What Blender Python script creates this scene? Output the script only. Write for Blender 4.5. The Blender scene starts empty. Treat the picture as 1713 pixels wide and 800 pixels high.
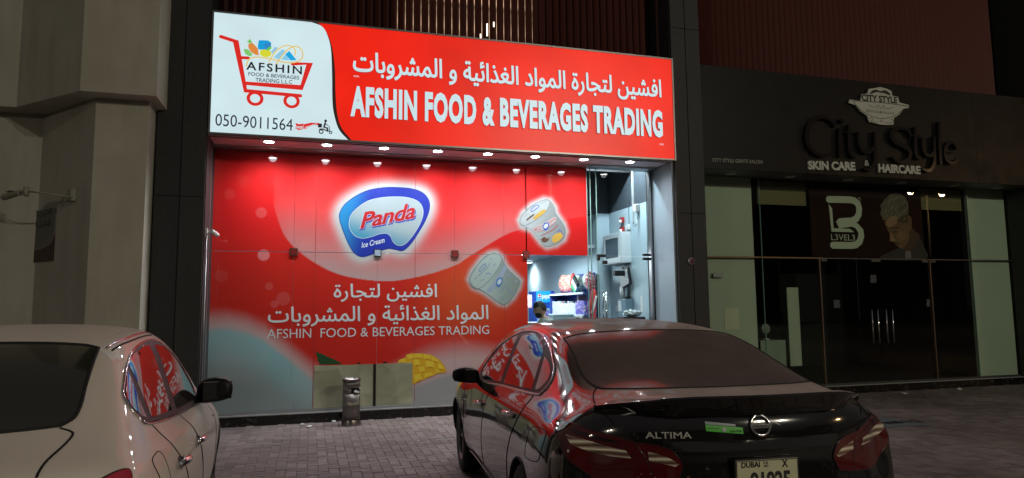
import bpy, bmesh, math, random
import numpy as np
from mathutils import Vector, Matrix
from mathutils.bvhtree import BVHTree
from mathutils.geometry import delaunay_2d_cdt
from mathutils.interpolate import poly_3d_calc
import unicodedata

scene = bpy.context.scene
C = scene.collection
rad = math.radians

# ------------------------------------------------------------------ camera
YAW, PITCH, ROLL = rad(16.468), rad(5.803), rad(-0.573)
_f = Vector((math.sin(YAW) * math.cos(PITCH), math.cos(YAW) * math.cos(PITCH), math.sin(PITCH)))
_r = Vector((math.cos(YAW), -math.sin(YAW), 0))
_u = _r.cross(_f)
_r2 = _r * math.cos(ROLL) + _u * math.sin(ROLL)
_u2 = -_r * math.sin(ROLL) + _u * math.cos(ROLL)
CAM = Vector((0, -10.107, 1.55))
cd = bpy.data.cameras.new('camera')
cam = bpy.data.objects.new('camera', cd)
C.objects.link(cam)
cam.matrix_world = Matrix(((_r2.x, _u2.x, -_f.x, CAM.x), (_r2.y, _u2.y, -_f.y, CAM.y), (_r2.z, _u2.z, -_f.z, CAM.z), (0, 0, 0, 1)))
cd.sensor_width = 36
cd.lens = 36 * 1140 / 1713
cd.clip_start = 0.05
cd.clip_end = 600
scene.camera = cam


def to_px(p):
    v = Vector(p) - CAM
    d = v.dot(_f)
    return (856.5 + 1140 * v.dot(_r2) / d, 400 - 1140 * v.dot(_u2) / d, d)


# ------------------------------------------------------------------ night sky, exposure
world = bpy.data.worlds.new('World')
scene.world = world
world.use_nodes = True
wn = world.node_tree.nodes
wl = world.node_tree.links
wbg = wn['Background']
wtc = wn.new('ShaderNodeTexCoord')
wsep = wn.new('ShaderNodeSeparateXYZ')
wramp = wn.new('ShaderNodeValToRGB')
wl.new(wtc.outputs['Generated'], wsep.inputs[0])
wl.new(wsep.outputs['Z'], wramp.inputs[0])
e = wramp.color_ramp.elements
e[0].position = 0.0
e[0].color = (0.030, 0.027, 0.025, 1)
e[1].position = 0.55
e[1].color = (0.064, 0.058, 0.058, 1)
wl.new(wramp.outputs[0], wbg.inputs['Color'])
wbg.inputs['Strength'].default_value = 1.0
scene.view_settings.view_transform = 'Standard'
scene.view_settings.look = 'None'
scene.view_settings.exposure = 0
scene.view_settings.gamma = 1
scene.render.engine = 'CYCLES'
scene.cycles.max_bounces = 8
scene.cycles.transparent_max_bounces = 16
scene.cycles.sample_clamp_indirect = 3.0
scene.cycles.caustics_reflective = False
scene.cycles.caustics_refractive = False
scene.cycles.use_denoising = True
# ------------------------------------------------------------------ helpers
def tag(o, label=None, cat=None, group=None, kind=None):
    if label: o['label'] = label
    if cat: o['category'] = cat
    if group: o['group'] = group
    if kind: o['kind'] = kind
    return o


def thing(name, label, cat, loc=(0, 0, 0), rz=0, group=None):
    o = bpy.data.objects.new(name, None)
    o.empty_display_size = 0.1
    C.objects.link(o)
    o.location = loc
    o.rotation_euler = (0, 0, rz)
    return tag(o, label, cat, group)


def link_mesh(name, me, mats, parent=None, smooth=False, loc=None):
    o = bpy.data.objects.new(name, me)
    C.objects.link(o)
    if mats is not None:
        for m in (mats if isinstance(mats, (list, tuple)) else [mats]):
            me.materials.append(m)
    if smooth:
        me.polygons.foreach_set('use_smooth', [True] * len(me.polygons))
    if parent is not None:
        o.parent = parent
    if loc is not None:
        o.location = loc
    return o


class MB:
    """collects shapes for ONE mesh"""
    def __init__(s):
        s.v = []; s.f = []; s.mi = []; s.m = 0

    def add(s, vs, fs, M=None):
        n = len(s.v)
        for p in vs:
            p = Vector(p)
            if M is not None: p = M @ p
            s.v.append(tuple(p))
        for f in fs:
            s.f.append(tuple(i + n for i in f)); s.mi.append(s.m)
        return s

    def box(s, x0, x1, y0, y1, z0, z1, bev=0.0, M=None):
        if bev <= 0:
            vs = [(x, y, z) for x in (x0, x1) for y in (y0, y1) for z in (z0, z1)]
            fs = [(0, 1, 3, 2), (4, 6, 7, 5), (0, 4, 5, 1), (2, 3, 7, 6), (0, 2, 6, 4), (1, 5, 7, 3)]
            return s.add(vs, fs, M)
        bm = bmesh.new()
        vs = [bm.verts.new((x, y, z)) for x in (x0, x1) for y in (y0, y1) for z in (z0, z1)]
        for f in [(0, 1, 3, 2), (4, 6, 7, 5), (0, 4, 5, 1), (2, 3, 7, 6), (0, 2, 6, 4), (1, 5, 7, 3)]:
            bm.faces.new([vs[i] for i in f])
        bmesh.ops.bevel(bm, geom=list(bm.edges), offset=bev, segments=2, affect='EDGES', profile=0.6)
        return s.add_bm(bm, M)

    def add_bm(s, bm, M=None):
        bm.verts.ensure_lookup_table(); bm.verts.index_update()
        s.add([v.co.copy() for v in bm.verts], [[v.index for v in f.verts] for f in bm.faces], M)
        bm.free()
        return s

    def cyl(s, p0, p1, r0, r1=None, n=16, cap=True):
        r1 = r0 if r1 is None else r1
        p0 = Vector(p0); p1 = Vector(p1)
        d = (p1 - p0).normalized()
        a = d.orthogonal().normalized(); b = d.cross(a)
        vs = []
        for p, r in ((p0, r0), (p1, r1)):
            for i in range(n):
                t = 2 * math.pi * i / n
                vs.append(p + a * (r * math.cos(t)) + b * (r * math.sin(t)))
        fs = [(i, (i + 1) % n, n + (i + 1) % n, n + i) for i in range(n)]
        if cap: fs += [tuple(range(n - 1, -1, -1)), tuple(range(n, 2 * n))]
        return s.add(vs, fs)

    def lathe(s, prof, n=24, M=None):
        """prof: list of (r,z) about z"""
        vs = []; fs = []
        m = len(prof)
        for i in range(n):
            t = 2 * math.pi * i / n
            for r, z in prof: vs.append((r * math.cos(t), r * math.sin(t), z))
        for i in range(n):
            j = (i + 1) % n
            for k in range(m - 1):
                fs.append((i * m + k, j * m + k, j * m + k + 1, i * m + k + 1))
        return s.add(vs, fs, M)

    def tube(s, pts, r, n=8, closed=False, cap=True):
        pts = [Vector(p) for p in pts]
        m = len(pts)
        rs = r if isinstance(r, (list, tuple)) else [r] * m
        vs = []; prev = None
        for i, p in enumerate(pts):
            if closed: t = pts[(i + 1) % m] - pts[i - 1]
            else: t = pts[min(i + 1, m - 1)] - pts[max(i - 1, 0)]
            t.normalize()
            if prev is None: a = t.orthogonal().normalized()
            else:
                a = prev - t * prev.dot(t)
                a = a.normalized() if a.length > 1e-6 else t.orthogonal().normalized()
            prev = a
            b = t.cross(a)
            for k in range(n):
                q = 2 * math.pi * k / n
                vs.append(p + a * (rs[i] * math.cos(q)) + b * (rs[i] * math.sin(q)))
        fs = []
        for i in range(m if closed else m - 1):
            j = (i + 1) % m
            for k in range(n):
                fs.append((i * n + k, i * n + (k + 1) % n, j * n + (k + 1) % n, j * n + k))
        if not closed and cap:
            fs += [tuple(range(n - 1, -1, -1)), tuple(range((m - 1) * n, m * n))]
        return s.add(vs, fs)

    def build(s, name, mats, parent=None, smooth=False, loc=None, sharp=None):
        me = bpy.data.meshes.new(name)
        me.from_pydata(s.v, [], s.f)
        if any(s.mi): me.polygons.foreach_set('material_index', s.mi)
        me.update()
        o = link_mesh(name, me, mats, parent, smooth, loc)
        if sharp: me.set_sharp_from_angle(angle=rad(sharp))
        return o


def box_obj(name, b, m, parent=None, bev=0.0):
    return MB().box(*b, bev=bev).build(name, m, parent)


# ---- flat outlines (x,z) -> mesh facing -y (print) or solid letter
def winding_tris(loops, extra=None):
    pts = []; edges = []; segs = []
    for lp in loops:
        n0 = len(pts)
        for p in lp: pts.append(Vector((p[0], p[1])))
        n = len(lp)
        for i in range(n):
            edges.append((n0 + i, n0 + (i + 1) % n))
            segs.append((lp[i][0], lp[i][1], lp[(i + 1) % n][0], lp[(i + 1) % n][1]))
    vs, es, fs, *_ = delaunay_2d_cdt(pts, edges, [], 0, 1e-6)
    S = np.array(segs)
    out = []
    if len(fs) == 0: return vs, out
    cen = np.array([[sum(vs[i].x for i in f) / len(f), sum(vs[i].y for i in f) / len(f)] for f in fs])
    x0, y0, x1, y1 = S.T
    W = np.zeros(len(cen))
    for c in range(0, len(cen), 400):
        cx = cen[c:c + 400, 0][:, None]; cy = cen[c:c + 400, 1][:, None]
        up = (y0 <= cy) & (y1 > cy); dn = (y0 > cy) & (y1 <= cy)
        with np.errstate(divide='ignore', invalid='ignore'):
            xi = x0 + (cy - y0) * (x1 - x0) / (y1 - y0)
        W[c:c + 400] = ((up & (xi > cx)).sum(1) - (dn & (xi > cx)).sum(1))
    for i, f in enumerate(fs):
        if W[i] != 0: out.append(tuple(f))
    return vs, out


def flat_mesh(name, loops, M, mats, parent=None, depth=0.0, mat_side=None):
    """loops in 2-D (u,v); M maps (u,v,w) to space, w>0 towards the viewer; depth>0: solid of that depth"""
    vs, fs = winding_tris(loops)
    used = {}
    V = []; F = []
    for f in fs:
        g = []
        for i in f:
            if i not in used:
                used[i] = len(V); V.append(M @ Vector((vs[i].x, vs[i].y, depth)))
            g.append(used[i])
        F.append(g)
    mi = [0] * len(F)
    if depth > 0:
        cnt = {}
        for g in F:
            for a, b in zip(g, g[1:] + g[:1]): cnt[(a, b)] = 1
        nb = len(V)
        back = [M @ Vector((vs[i].x, vs[i].y, 0)) for i in used]
        V += back
        for (a, b) in list(cnt):
            if (b, a) not in cnt:
                F.append([b, a, a + nb, b + nb]); mi.append(1 if mat_side else 0)
    me = bpy.data.meshes.new(name)
    me.from_pydata([tuple(v) for v in V], [], F)
    ms = [mats] + ([mat_side] if mat_side else [])
    if any(mi): me.polygons.foreach_set('material_index', mi)
    me.update()
    return link_mesh(name, me, ms, parent)


def cr(pts, n=6, closed=False):
    """Catmull-Rom through points"""
    P = [np.array(p, float) for p in pts]
    out = []
    m = len(P)
    rng = range(m) if closed else range(m - 1)
    for i in rng:
        if closed: a, b, c, d = P[i - 1], P[i], P[(i + 1) % m], P[(i + 2) % m]
        else: a, b, c, d = P[max(i - 1, 0)], P[i], P[i + 1], P[min(i + 2, m - 1)]
        for k in range(n):
            t = k / n
            out.append(tuple(0.5 * (2 * b + (c - a) * t + (2 * a - 5 * b + 4 * c - d) * t * t + (3 * b - a - 3 * c + d) * t ** 3)))
    if not closed: out.append(tuple(P[-1]))
    return out


def stroke(pts, w, closed=False, round_cap=True):
    """2-D outline loops of a line of width w"""
    P = [Vector((p[0], p[1])) for p in pts]
    n = len(P); L = []; R = []
    ws = w if isinstance(w, (list, tuple)) else [w] * n
    for i in range(n):
        if closed: t = P[(i + 1) % n] - P[i - 1]
        else: t = P[min(i + 1, n - 1)] - P[max(i - 1, 0)]
        t.normalize(); q = Vector((-t.y, t.x))
        if 0 < i < n - 1 or closed:
            a = (P[i] - P[i - 1]).normalized(); k = max(0.5, abs(a.dot(t)))
        else: k = 1
        L.append(P[i] + q * (ws[i] / 2 / k)); R.append(P[i] - q * (ws[i] / 2 / k))
    if closed:
        return [[tuple(p) for p in R], [tuple(p) for p in reversed(L)]]
    cap = []
    cap2 = []
    if round_cap:
        for (p, other, acc) in ((P[-1], P[-2], cap), (P[0], P[1], cap2)):
            t = (p - other).normalized(); q = Vector((-t.y, t.x))
            wr = ws[-1] / 2 if acc is cap else ws[0] / 2
            for k in range(1, 6):
                a = math.pi * k / 6
                acc.append(p - q * (math.cos(a) * wr) + t * (math.sin(a) * wr))
    # start R forward, cap at end, L backward, cap at start
    loop = [tuple(p) for p in R] + [tuple(p) for p in cap] + [tuple(p) for p in reversed(L)] + [tuple(p) for p in cap2]
    return [loop]


def ellipse(cx, cy, rx, ry, n=32, rot=0):
    c, s = math.cos(rot), math.sin(rot)
    return [(cx + rx * math.cos(t) * c - ry * math.sin(t) * s, cy + rx * math.cos(t) * s + ry * math.sin(t) * c) for t in [2 * math.pi * i / n for i in range(n)]]


_AF = {}
for _cp in range(0xFE70, 0xFEFD):
    _d = unicodedata.decomposition(chr(_cp))
    if _d:
        _p = _d.split()
        _AF.setdefault((tuple(int(x, 16) for x in _p[1:]), _p[0]), chr(_cp))


def arabic(s):
    out = []; i = 0; prev = False
    isar = lambda c: ((ord(c),), '<isolated>') in _AF
    while i < len(s):
        c = s[i]
        if not isar(c):
            out.append(c); prev = False; i += 1; continue
        key = (ord(c),); n = i + 1
        if c == '\u0644' and n < len(s) and s[n] == '\u0627':
            out.append(_AF[((ord(c), ord(s[n])), '<final>' if prev else '<isolated>')]); prev = False; i = n + 1; continue
        dual = (key, '<medial>') in _AF
        nxt = n < len(s) and isar(s[n])
        form = {(0, 0): '<isolated>', (0, 1): '<initial>', (1, 0): '<final>', (1, 1): '<medial>'}[(int(prev), int(bool(nxt and dual)))]
        out.append(_AF[(key, form)]); prev = dual; i = n
    return ''.join(reversed(out))


def text_loops(body, res=3, offset=0.0, shear=0.0, space=1.0):
    """outlines of a line of text as 2-D loops (height of capitals about 0.7)"""
    c = bpy.data.curves.new('t', 'FONT')
    c.body = body; c.resolution_u = res; c.fill_mode = 'NONE'; c.shear = shear
    c.space_character = space
    o = bpy.data.objects.new('t', c)
    C.objects.link(o)
    dg = bpy.context.evaluated_depsgraph_get()
    me = o.evaluated_get(dg).to_mesh()
    n = len(me.vertices)
    co = [(v.co.x, v.co.y) for v in me.vertices]
    nxt = {}
    for ed in me.edges:
        a, b = ed.vertices
        nxt.setdefault(a, []).append(b); nxt.setdefault(b, []).append(a)
    seen = set(); loops = []
    for s0 in range(n):
        if s0 in seen or s0 not in nxt: continue
        lp = [s0]; seen.add(s0); cur = s0
        while True:
            # vertices are numbered along each outline, so prefer the next index to keep the direction
            cand = [k for k in nxt[cur] if k not in seen]
            if not cand: break
            k = cur + 1 if cur + 1 in cand else cand[0]
            lp.append(k); seen.add(k); cur = k
        if len(lp) > 2: loops.append([co[k] for k in lp])
    C.objects.unlink(o)
    bpy.data.objects.remove(o); bpy.data.curves.remove(c)
    if offset:
        sg = 1.0 if sum(area2(lp) for lp in loops) > 0 else -1.0      # which way the font's outer outlines run
        loops = [offset_loop(lp, offset * sg) for lp in loops]
    return loops


def area2(lp):
    return sum(a[0] * b[1] - b[0] * a[1] for a, b in zip(lp, lp[1:] + lp[:1]))


def offset_loop(lp, d):
    # glyph outers run one way round and holes the other; moving every point to the same hand of its path fattens both
    P = [Vector(p) for p in lp]
    Q = [P[0]]
    for p in P[1:]:
        if (p - Q[-1]).length > 1e-5: Q.append(p)
    P = Q; n = len(P); out = []
    for i in range(n):
        a = (P[i] - P[i - 1]); b = (P[(i + 1) % n] - P[i])
        if a.length < 1e-9 or b.length < 1e-9: out.append(tuple(P[i])); continue
        a.normalize(); b.normalize()
        na = Vector((a.y, -a.x)); nb = Vector((b.y, -b.x))
        m = na + nb
        if m.length < 1e-3: m = na
        m.normalize()
        k = max(0.45, m.dot(na))
        q = P[i] + m * (TEXT_SIGN * d / k)
        out.append((q.x, q.y))
    return out


TEXT_SIGN = 1.0


def fit_loops(loops, x0, x1, z0, z1):
    """stretch loops to a rectangle"""
    xs = [p[0] for l in loops for p in l]; ys = [p[1] for l in loops for p in l]
    a, b, c, d = min(xs), max(xs), min(ys), max(ys)
    return [[(x0 + (p[0] - a) / (b - a) * (x1 - x0), z0 + (p[1] - c) / (d - c) * (z1 - z0)) for p in l] for l in loops]


def split_glyphs(loops):
    """group outlines whose x ranges overlap -> one list of loops per free-standing letter"""
    items = sorted([(min(p[0] for p in l), max(p[0] for p in l), l) for l in loops], key=lambda t: t[0])
    out = []; cur = None; xr = -1e9
    for a, b, l in items:
        if cur is None or a > xr - 1e-4:
            cur = [l]; out.append(cur); xr = b
        else:
            cur.append(l); xr = max(xr, b)
    return out


def plane_y(y):
    """(u,v,w) -> (x, y-w, z)"""
    return Matrix(((1, 0, 0, 0), (0, 0, -1, y), (0, 1, 0, 0), (0, 0, 0, 1)))


# ------------------------------------------------------------------ materials
def mat(name, col, rough=0.6, metal=0.0, noise=0.0, nscale=20.0, bump=0.0, bscale=60.0, coat=0.0, spec=0.5, stretch=(1, 1, 1), rnoise=0.0, emit=None, estr=0.0, coat_rough=0.03):
    m = bpy.data.materials.new(name); m.use_nodes = True
    nt = m.node_tree; N = nt.nodes; L = nt.links
    b = N['Principled BSDF']
    b.inputs['Base Color'].default_value = (*col, 1)
    b.inputs['Roughness'].default_value = rough
    b.inputs['Metallic'].default_value = metal
    b.inputs['Coat Weight'].default_value = coat
    b.inputs['Coat Roughness'].default_value = coat_rough
    b.inputs['Specular IOR Level'].default_value = spec
    if emit:
        b.inputs['Emission Color'].default_value = (*emit, 1); b.inputs['Emission Strength'].default_value = estr
    if noise or bump or rnoise:
        tc = N.new('ShaderNodeTexCoord'); mp = N.new('ShaderNodeMapping')
        mp.inputs['Scale'].default_value = stretch
        L.new(tc.outputs['Object'], mp.inputs[0])
    if noise:
        t = N.new('ShaderNodeTexNoise'); t.inputs['Scale'].default_value = nscale; t.inputs['Detail'].default_value = 6
        L.new(mp.outputs[0], t.inputs[0])
        mx = N.new('ShaderNodeMix'); mx.data_type = 'RGBA'; mx.name = 'tint'
        mx.inputs[6].default_value = (*[c * (1 - noise) for c in col], 1)
        mx.inputs[7].default_value = (*[min(1, c * (1 + noise)) for c in col], 1)
        L.new(t.outputs[0], mx.inputs[0]); L.new(mx.outputs[2], b.inputs['Base Color'])
    if rnoise:
        t = N.new('ShaderNodeTexNoise'); t.inputs['Scale'].default_value = nscale * 0.6; t.inputs['Detail'].default_value = 4
        L.new(mp.outputs[0], t.inputs[0])
        mr = N.new('ShaderNodeMapRange'); mr.inputs[3].default_value = max(0, rough - rnoise); mr.inputs[4].default_value = min(1, rough + rnoise)
        L.new(t.outputs[0], mr.inputs[0]); L.new(mr.outputs[0], b.inputs['Roughness'])
    if bump:
        t = N.new('ShaderNodeTexNoise'); t.inputs['Scale'].default_value = bscale; t.inputs['Detail'].default_value = 5
        L.new(mp.outputs[0], t.inputs[0])
        bp = N.new('ShaderNodeBump'); bp.inputs['Strength'].default_value = bump; bp.inputs['Distance'].default_value = 0.01
        L.new(t.outputs[0], bp.inputs['Height']); L.new(bp.outputs[0], b.inputs['Normal'])
    return m


def glass_mat(name, tint=(0.9, 0.96, 0.95), ior=1.5, rough=0.0, haze=0.0, hazecol=(0.5, 0.5, 0.5)):
    m = bpy.data.materials.new(name); m.use_nodes = True
    nt = m.node_tree; N = nt.nodes; L = nt.links
    N.remove(N['Principled BSDF'])
    out = N['Material Output']
    tr = N.new('ShaderNodeBsdfTransparent'); tr.inputs[0].default_value = (*tint, 1)
    gl = N.new('ShaderNodeBsdfGlossy'); gl.inputs['Roughness'].default_value = rough
    fr = N.new('ShaderNodeFresnel'); fr.inputs[0].default_value = ior
    mx = N.new('ShaderNodeMixShader')
    ge = N.new('ShaderNodeNewGeometry')
    ff = N.new('ShaderNodeMath'); ff.operation = 'SUBTRACT'; ff.inputs[0].default_value = 1; L.new(ge.outputs['Backfacing'], ff.inputs[1])
    fm = N.new('ShaderNodeMath'); fm.operation = 'MULTIPLY'; L.new(fr.outputs[0], fm.inputs[0]); L.new(ff.outputs[0], fm.inputs[1])
    L.new(fm.outputs[0], mx.inputs[0]); L.new(tr.outputs[0], mx.inputs[1]); L.new(gl.outputs[0], mx.inputs[2])
    last = mx.outputs[0]
    if haze:
        df = N.new('ShaderNodeBsdfDiffuse'); df.inputs[0].default_value = (*hazecol, 1)
        tc = N.new('ShaderNodeTexCoord'); t = N.new('ShaderNodeTexNoise'); t.inputs['Scale'].default_value = 1.6; t.inputs['Detail'].default_value = 5
        L.new(tc.outputs['Object'], t.inputs[0])
        mm = N.new('ShaderNodeMath'); mm.operation = 'MULTIPLY'; mm.inputs[1].default_value = haze * 2
        L.new(t.outputs[0], mm.inputs[0])
        m2 = N.new('ShaderNodeMixShader')
        L.new(mm.outputs[0], m2.inputs[0]); L.new(last, m2.inputs[1]); L.new(df.outputs[0], m2.inputs[2])
        last = m2.outputs[0]
    L.new(last, out.inputs[0])
    return m


def emit_mat(name, col, s, noise=0.0, scale=1.2):
    m = bpy.data.materials.new(name); m.use_nodes = True
    nt = m.node_tree; N = nt.nodes; L = nt.links
    b = N['Principled BSDF']
    b.inputs['Base Color'].default_value = (*[c * 0.3 for c in col], 1)
    b.inputs['Roughness'].default_value = 0.35
    b.inputs['Emission Color'].default_value = (*col, 1)
    b.inputs['Emission Strength'].default_value = s
    if noise:
        tc = N.new('ShaderNodeTexCoord'); t = N.new('ShaderNodeTexNoise')
        t.inputs['Scale'].default_value = scale; t.inputs['Detail'].default_value = 1.5
        L.new(tc.outputs['Object'], t.inputs[0])
        mr = N.new('ShaderNodeMapRange'); mr.inputs[1].default_value = 0.3; mr.inputs[2].default_value = 0.7
        mr.inputs[3].default_value = s * (1 - noise); mr.inputs[4].default_value = s * (1 + noise)
        L.new(t.outputs[0], mr.inputs[0]); L.new(mr.outputs[0], b.inputs['Emission Strength'])
    return m


PALETTE = {}
def flat(col, rough=0.45, coat=0.0):
    """plain print / plastic colour"""
    k = (tuple(round(c, 3) for c in col), rough, coat)
    if k not in PALETTE:
        PALETTE[k] = mat('print_%d' % len(PALETTE), col, rough, coat=coat, noise=0.05, nscale=9)
    return PALETTE[k]


M_BLACKMETAL = mat('black_metal', (0.02, 0.02, 0.022), 0.4, 0.6, noise=0.2)
M_CHROME = mat('chrome', (0.75, 0.75, 0.76), 0.12, 1.0, rnoise=0.06)
M_ALU = mat('aluminium', (0.42, 0.44, 0.45), 0.38, 0.9, noise=0.08, nscale=8, rnoise=0.1)
M_ALUD = mat('dark_aluminium', (0.10, 0.105, 0.11), 0.45, 0.7, noise=0.15, nscale=8)
M_STEEL = mat('brushed_steel', (0.24, 0.22, 0.205), 0.30, 1.0, noise=0.10, nscale=25, stretch=(1, 1, 0.02))
M_RUBBER = mat('rubber', (0.012, 0.012, 0.013), 0.75, noise=0.2)
M_WHITEP = mat('white_plastic', (0.7, 0.72, 0.72), 0.4, noise=0.05)


def on_y(px, py, y):
    """measure a point of the photographed facade plane y = const (used to take dimensions off the photograph)"""
    d = _f * 1140 + _r2 * (px - 856.5) + _u2 * (400 - py)
    t = (y - CAM.y) / d.y
    p = CAM + d * t
    return (p.x, p.z)
# ------------------------------------------------------------------ the ground and paving
rnd = random.Random(7)
m_sub = mat('sand_bed', (0.15, 0.14, 0.13), 0.95, noise=0.35, nscale=9, bump=0.3)
m_asph = mat('asphalt', (0.05, 0.05, 0.05), 0.9, noise=0.3, nscale=30, bump=0.4, bscale=200)
g = MB().box(-150, 150, -150, 60, -0.4, -0.06).build('ground', m_asph); tag(g, kind='structure')
ROAD_Y = -13.0


def paver_material():
    m = bpy.data.materials.new('paver'); m.use_nodes = True
    N = m.node_tree.nodes; L = m.node_tree.links; b = N['Principled BSDF']
    tc = N.new('ShaderNodeTexCoord')
    geo = N.new('ShaderNodeNewGeometry')
    # per-stone tint from the stone's own number
    at = N.new('ShaderNodeAttribute'); at.attribute_name = 'tone'
    big = N.new('ShaderNodeTexNoise'); big.inputs['Scale'].default_value = 0.8; big.inputs['Detail'].default_value = 4
    L.new(geo.outputs['Position'], big.inputs[0])
    fine = N.new('ShaderNodeTexNoise'); fine.inputs['Scale'].default_value = 90; fine.inputs['Detail'].default_value = 6
    L.new(geo.outputs['Position'], fine.inputs[0])
    mx = N.new('ShaderNodeMix'); mx.data_type = 'RGBA'
    mx.inputs[6].default_value = (0.185, 0.148, 0.140, 1); mx.inputs[7].default_value = (0.28, 0.235, 0.225, 1)
    L.new(at.outputs['Fac'], mx.inputs[0])
    m2 = N.new('ShaderNodeMix'); m2.data_type = 'RGBA'; m2.blend_type = 'MULTIPLY'; m2.inputs[0].default_value = 0.75
    rp = N.new('ShaderNodeValToRGB')
    rp.color_ramp.elements[0].position = 0.32; rp.color_ramp.elements[0].color = (0.50, 0.48, 0.46, 1)
    rp.color_ramp.elements[1].position = 0.62; rp.color_ramp.elements[1].color = (1, 1, 1, 1)
    L.new(big.outputs[0], rp.inputs[0])
    L.new(mx.outputs[2], m2.inputs[6]); L.new(rp.outputs[0], m2.inputs[7])
    m3 = N.new('ShaderNodeMix'); m3.data_type = 'RGBA'; m3.blend_type = 'MULTIPLY'; m3.inputs[0].default_value = 0.5
    r3 = N.new('ShaderNodeValToRGB')
    r3.color_ramp.elements[0].position = 0.35; r3.color_ramp.elements[0].color = (0.45, 0.45, 0.45, 1)
    r3.color_ramp.elements[1].position = 0.6; r3.color_ramp.elements[1].color = (1, 1, 1, 1)
    L.new(fine.outputs[0], r3.inputs[0]); L.new(m2.outputs[2], m3.inputs[6]); L.new(r3.outputs[0], m3.inputs[7])
    L.new(m3.outputs[2], b.inputs['Base Color'])
    b.inputs['Roughness'].default_value = 0.62
    bp = N.new('ShaderNodeBump'); bp.inputs['Strength'].default_value = 0.35; bp.inputs['Distance'].default_value = 0.004
    L.new(fine.outputs[0], bp.inputs['Height']); L.new(bp.outputs[0], b.inputs['Normal'])
    return m


m_paver = paver_material()
bed = MB().box(-9, 22, ROAD_Y, 0.3, -0.055, -0.0075).build('pavement', m_sub); tag(bed, kind='structure')
k_ = MB()
xx = -9.0
while xx < 22:
    k_.box(xx + .004, xx + .996, ROAD_Y - .15, ROAD_Y, -.06, 0.02, bev=.012); xx += 1
tag(k_.build('kerb', mat('kerb_concrete', (.35, .34, .32), .8, noise=.15)), kind='structure')

# 200 x 100 blocks in herringbone (45 x 45 fine joint): each a real block with chamfered top
PL, PW, JT = 0.20, 0.10, 0.004
def paver_geo(L_, W_, h, ch=0.006):
    a, b = L_ / 2, W_ / 2
    vs = [(-a, -b, -0.05), (a, -b, -0.05), (a, b, -0.05), (-a, b, -0.05),
          (-a, -b, -ch), (a, -b, -ch), (a, b, -ch), (-a, b, -ch),
          (-a + ch, -b + ch, 0), (a - ch, -b + ch, 0), (a - ch, b - ch, 0), (-a + ch, b - ch, 0)]
    fs = [(0, 1, 5, 4), (1, 2, 6, 5), (2, 3, 7, 6), (3, 0, 4, 7), (4, 5, 9, 8), (5, 6, 10, 9), (6, 7, 11, 10), (7, 4, 8, 11), (8, 9, 10, 11)]
    return vs, fs
cells = []
nx0, nx1, ny0, ny1 = -80, 190, -125, 0
for j in range(ny0, ny1):
    for i in range(nx0, nx1):
        s = (i + j) % 4
        x = i * PW; y = j * PW
        # herringbone rule on a 0.1 m lattice
        if s == 0: cells.append((x + PW, y + PW / 2, 0))          # lies along x, covers i, i+1
        elif s == 2: cells.append((x + PW / 2, y + PW, 1))        # lies along y, covers j, j+1
GV, GF = paver_geo(PL - JT, PW - JT, 0)


def car_foot(x, y):
    # under the two parked cars
    return (-2.45 < x < -0.75 and y < -3.4) or (1.25 < x < 3.2 and -7.5 < y < -2.7)


vis = []
for n, (x, y, o) in enumerate(cells):
    px, py, d = to_px((x, y, 0))
    if d > 0.5 and -10 < px < 1723 and py < 806 and not car_foot(x, y):
        if (365 < px < 752) or px > 1485 - (py > 760) * -20:
            vis.append((d, n))
vis.sort()
single = set(n for d, n in vis[:300])
var = []
for q in range(8):                       # eight shared block meshes per direction, with their own tone
    pair = []
    for o in (0, 1):
        me = bpy.data.meshes.new('paver')
        vs = [(-v[1], v[0], v[2]) if o else v for v in GV]
        me.from_pydata(vs, [], GF)
        at = me.attributes.new('tone', 'FLOAT', 'FACE')
        at.data.foreach_set('value', [q / 7.0] * len(GF))
        me.materials.append(m_paver); pair.append(me)
    var.append(pair)
V = []; F = []; T = []
nv = len(GV)
for n, (x, y, o) in enumerate(cells):
    if y > -0.08 : continue
    dz = rnd.gauss(0, 0.0012); tx = rnd.gauss(0, 0.004); ty = rnd.gauss(0, 0.004); q = rnd.randrange(8)
    rz = rnd.gauss(0, 0.006)
    if n in single:
        ob = bpy.data.objects.new('paver', var[q][o]); C.objects.link(ob)
        ob.parent = bed; ob.location = (x, y, dz); ob.rotation_euler = (tx, ty, rz)
        continue
    b0 = len(V)
    for (a, b, c) in GV:
        if o: a, b = -b, a
        V.append((x + a - b * rz, y + b + a * rz, c + dz + b * tx - a * ty))
    F += [tuple(i + b0 for i in f) for f in GF]; T += [q / 7.0] * len(GF)
me = bpy.data.meshes.new('paving'); me.from_pydata(V, [], F)
at = me.attributes.new('tone', 'FLOAT', 'FACE'); at.data.foreach_set('value', T)
pv = link_mesh('paving', me, m_paver, bed); tag(pv, kind='stuff')

# ------------------------------------------------------------------ walls, pillars
m_beige = mat('beige_render', (0.46, 0.45, 0.375), 0.85, noise=0.16, nscale=2.2, bump=0.35, bscale=45)
N = m_beige.node_tree.nodes; L = m_beige.node_tree.links; b = N['Principled BSDF']
tc = N.new('ShaderNodeTexCoord'); mp = N.new('ShaderNodeMapping'); mp.inputs['Scale'].default_value = (3, 3, .5)
t1 = N.new('ShaderNodeTexNoise'); t1.inputs['Scale'].default_value = 1.5; t1.inputs['Detail'].default_value = 7
rp = N.new('ShaderNodeValToRGB'); rp.color_ramp.elements[0].position = .38; rp.color_ramp.elements[0].color = (.74, .69, .62, 1); rp.color_ramp.elements[1].position = .58; rp.color_ramp.elements[1].color = (1, 1, 1, 1)
mu = N.new('ShaderNodeMix'); mu.data_type = 'RGBA'; mu.blend_type = 'MULTIPLY'; mu.inputs[0].default_value = .32
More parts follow.
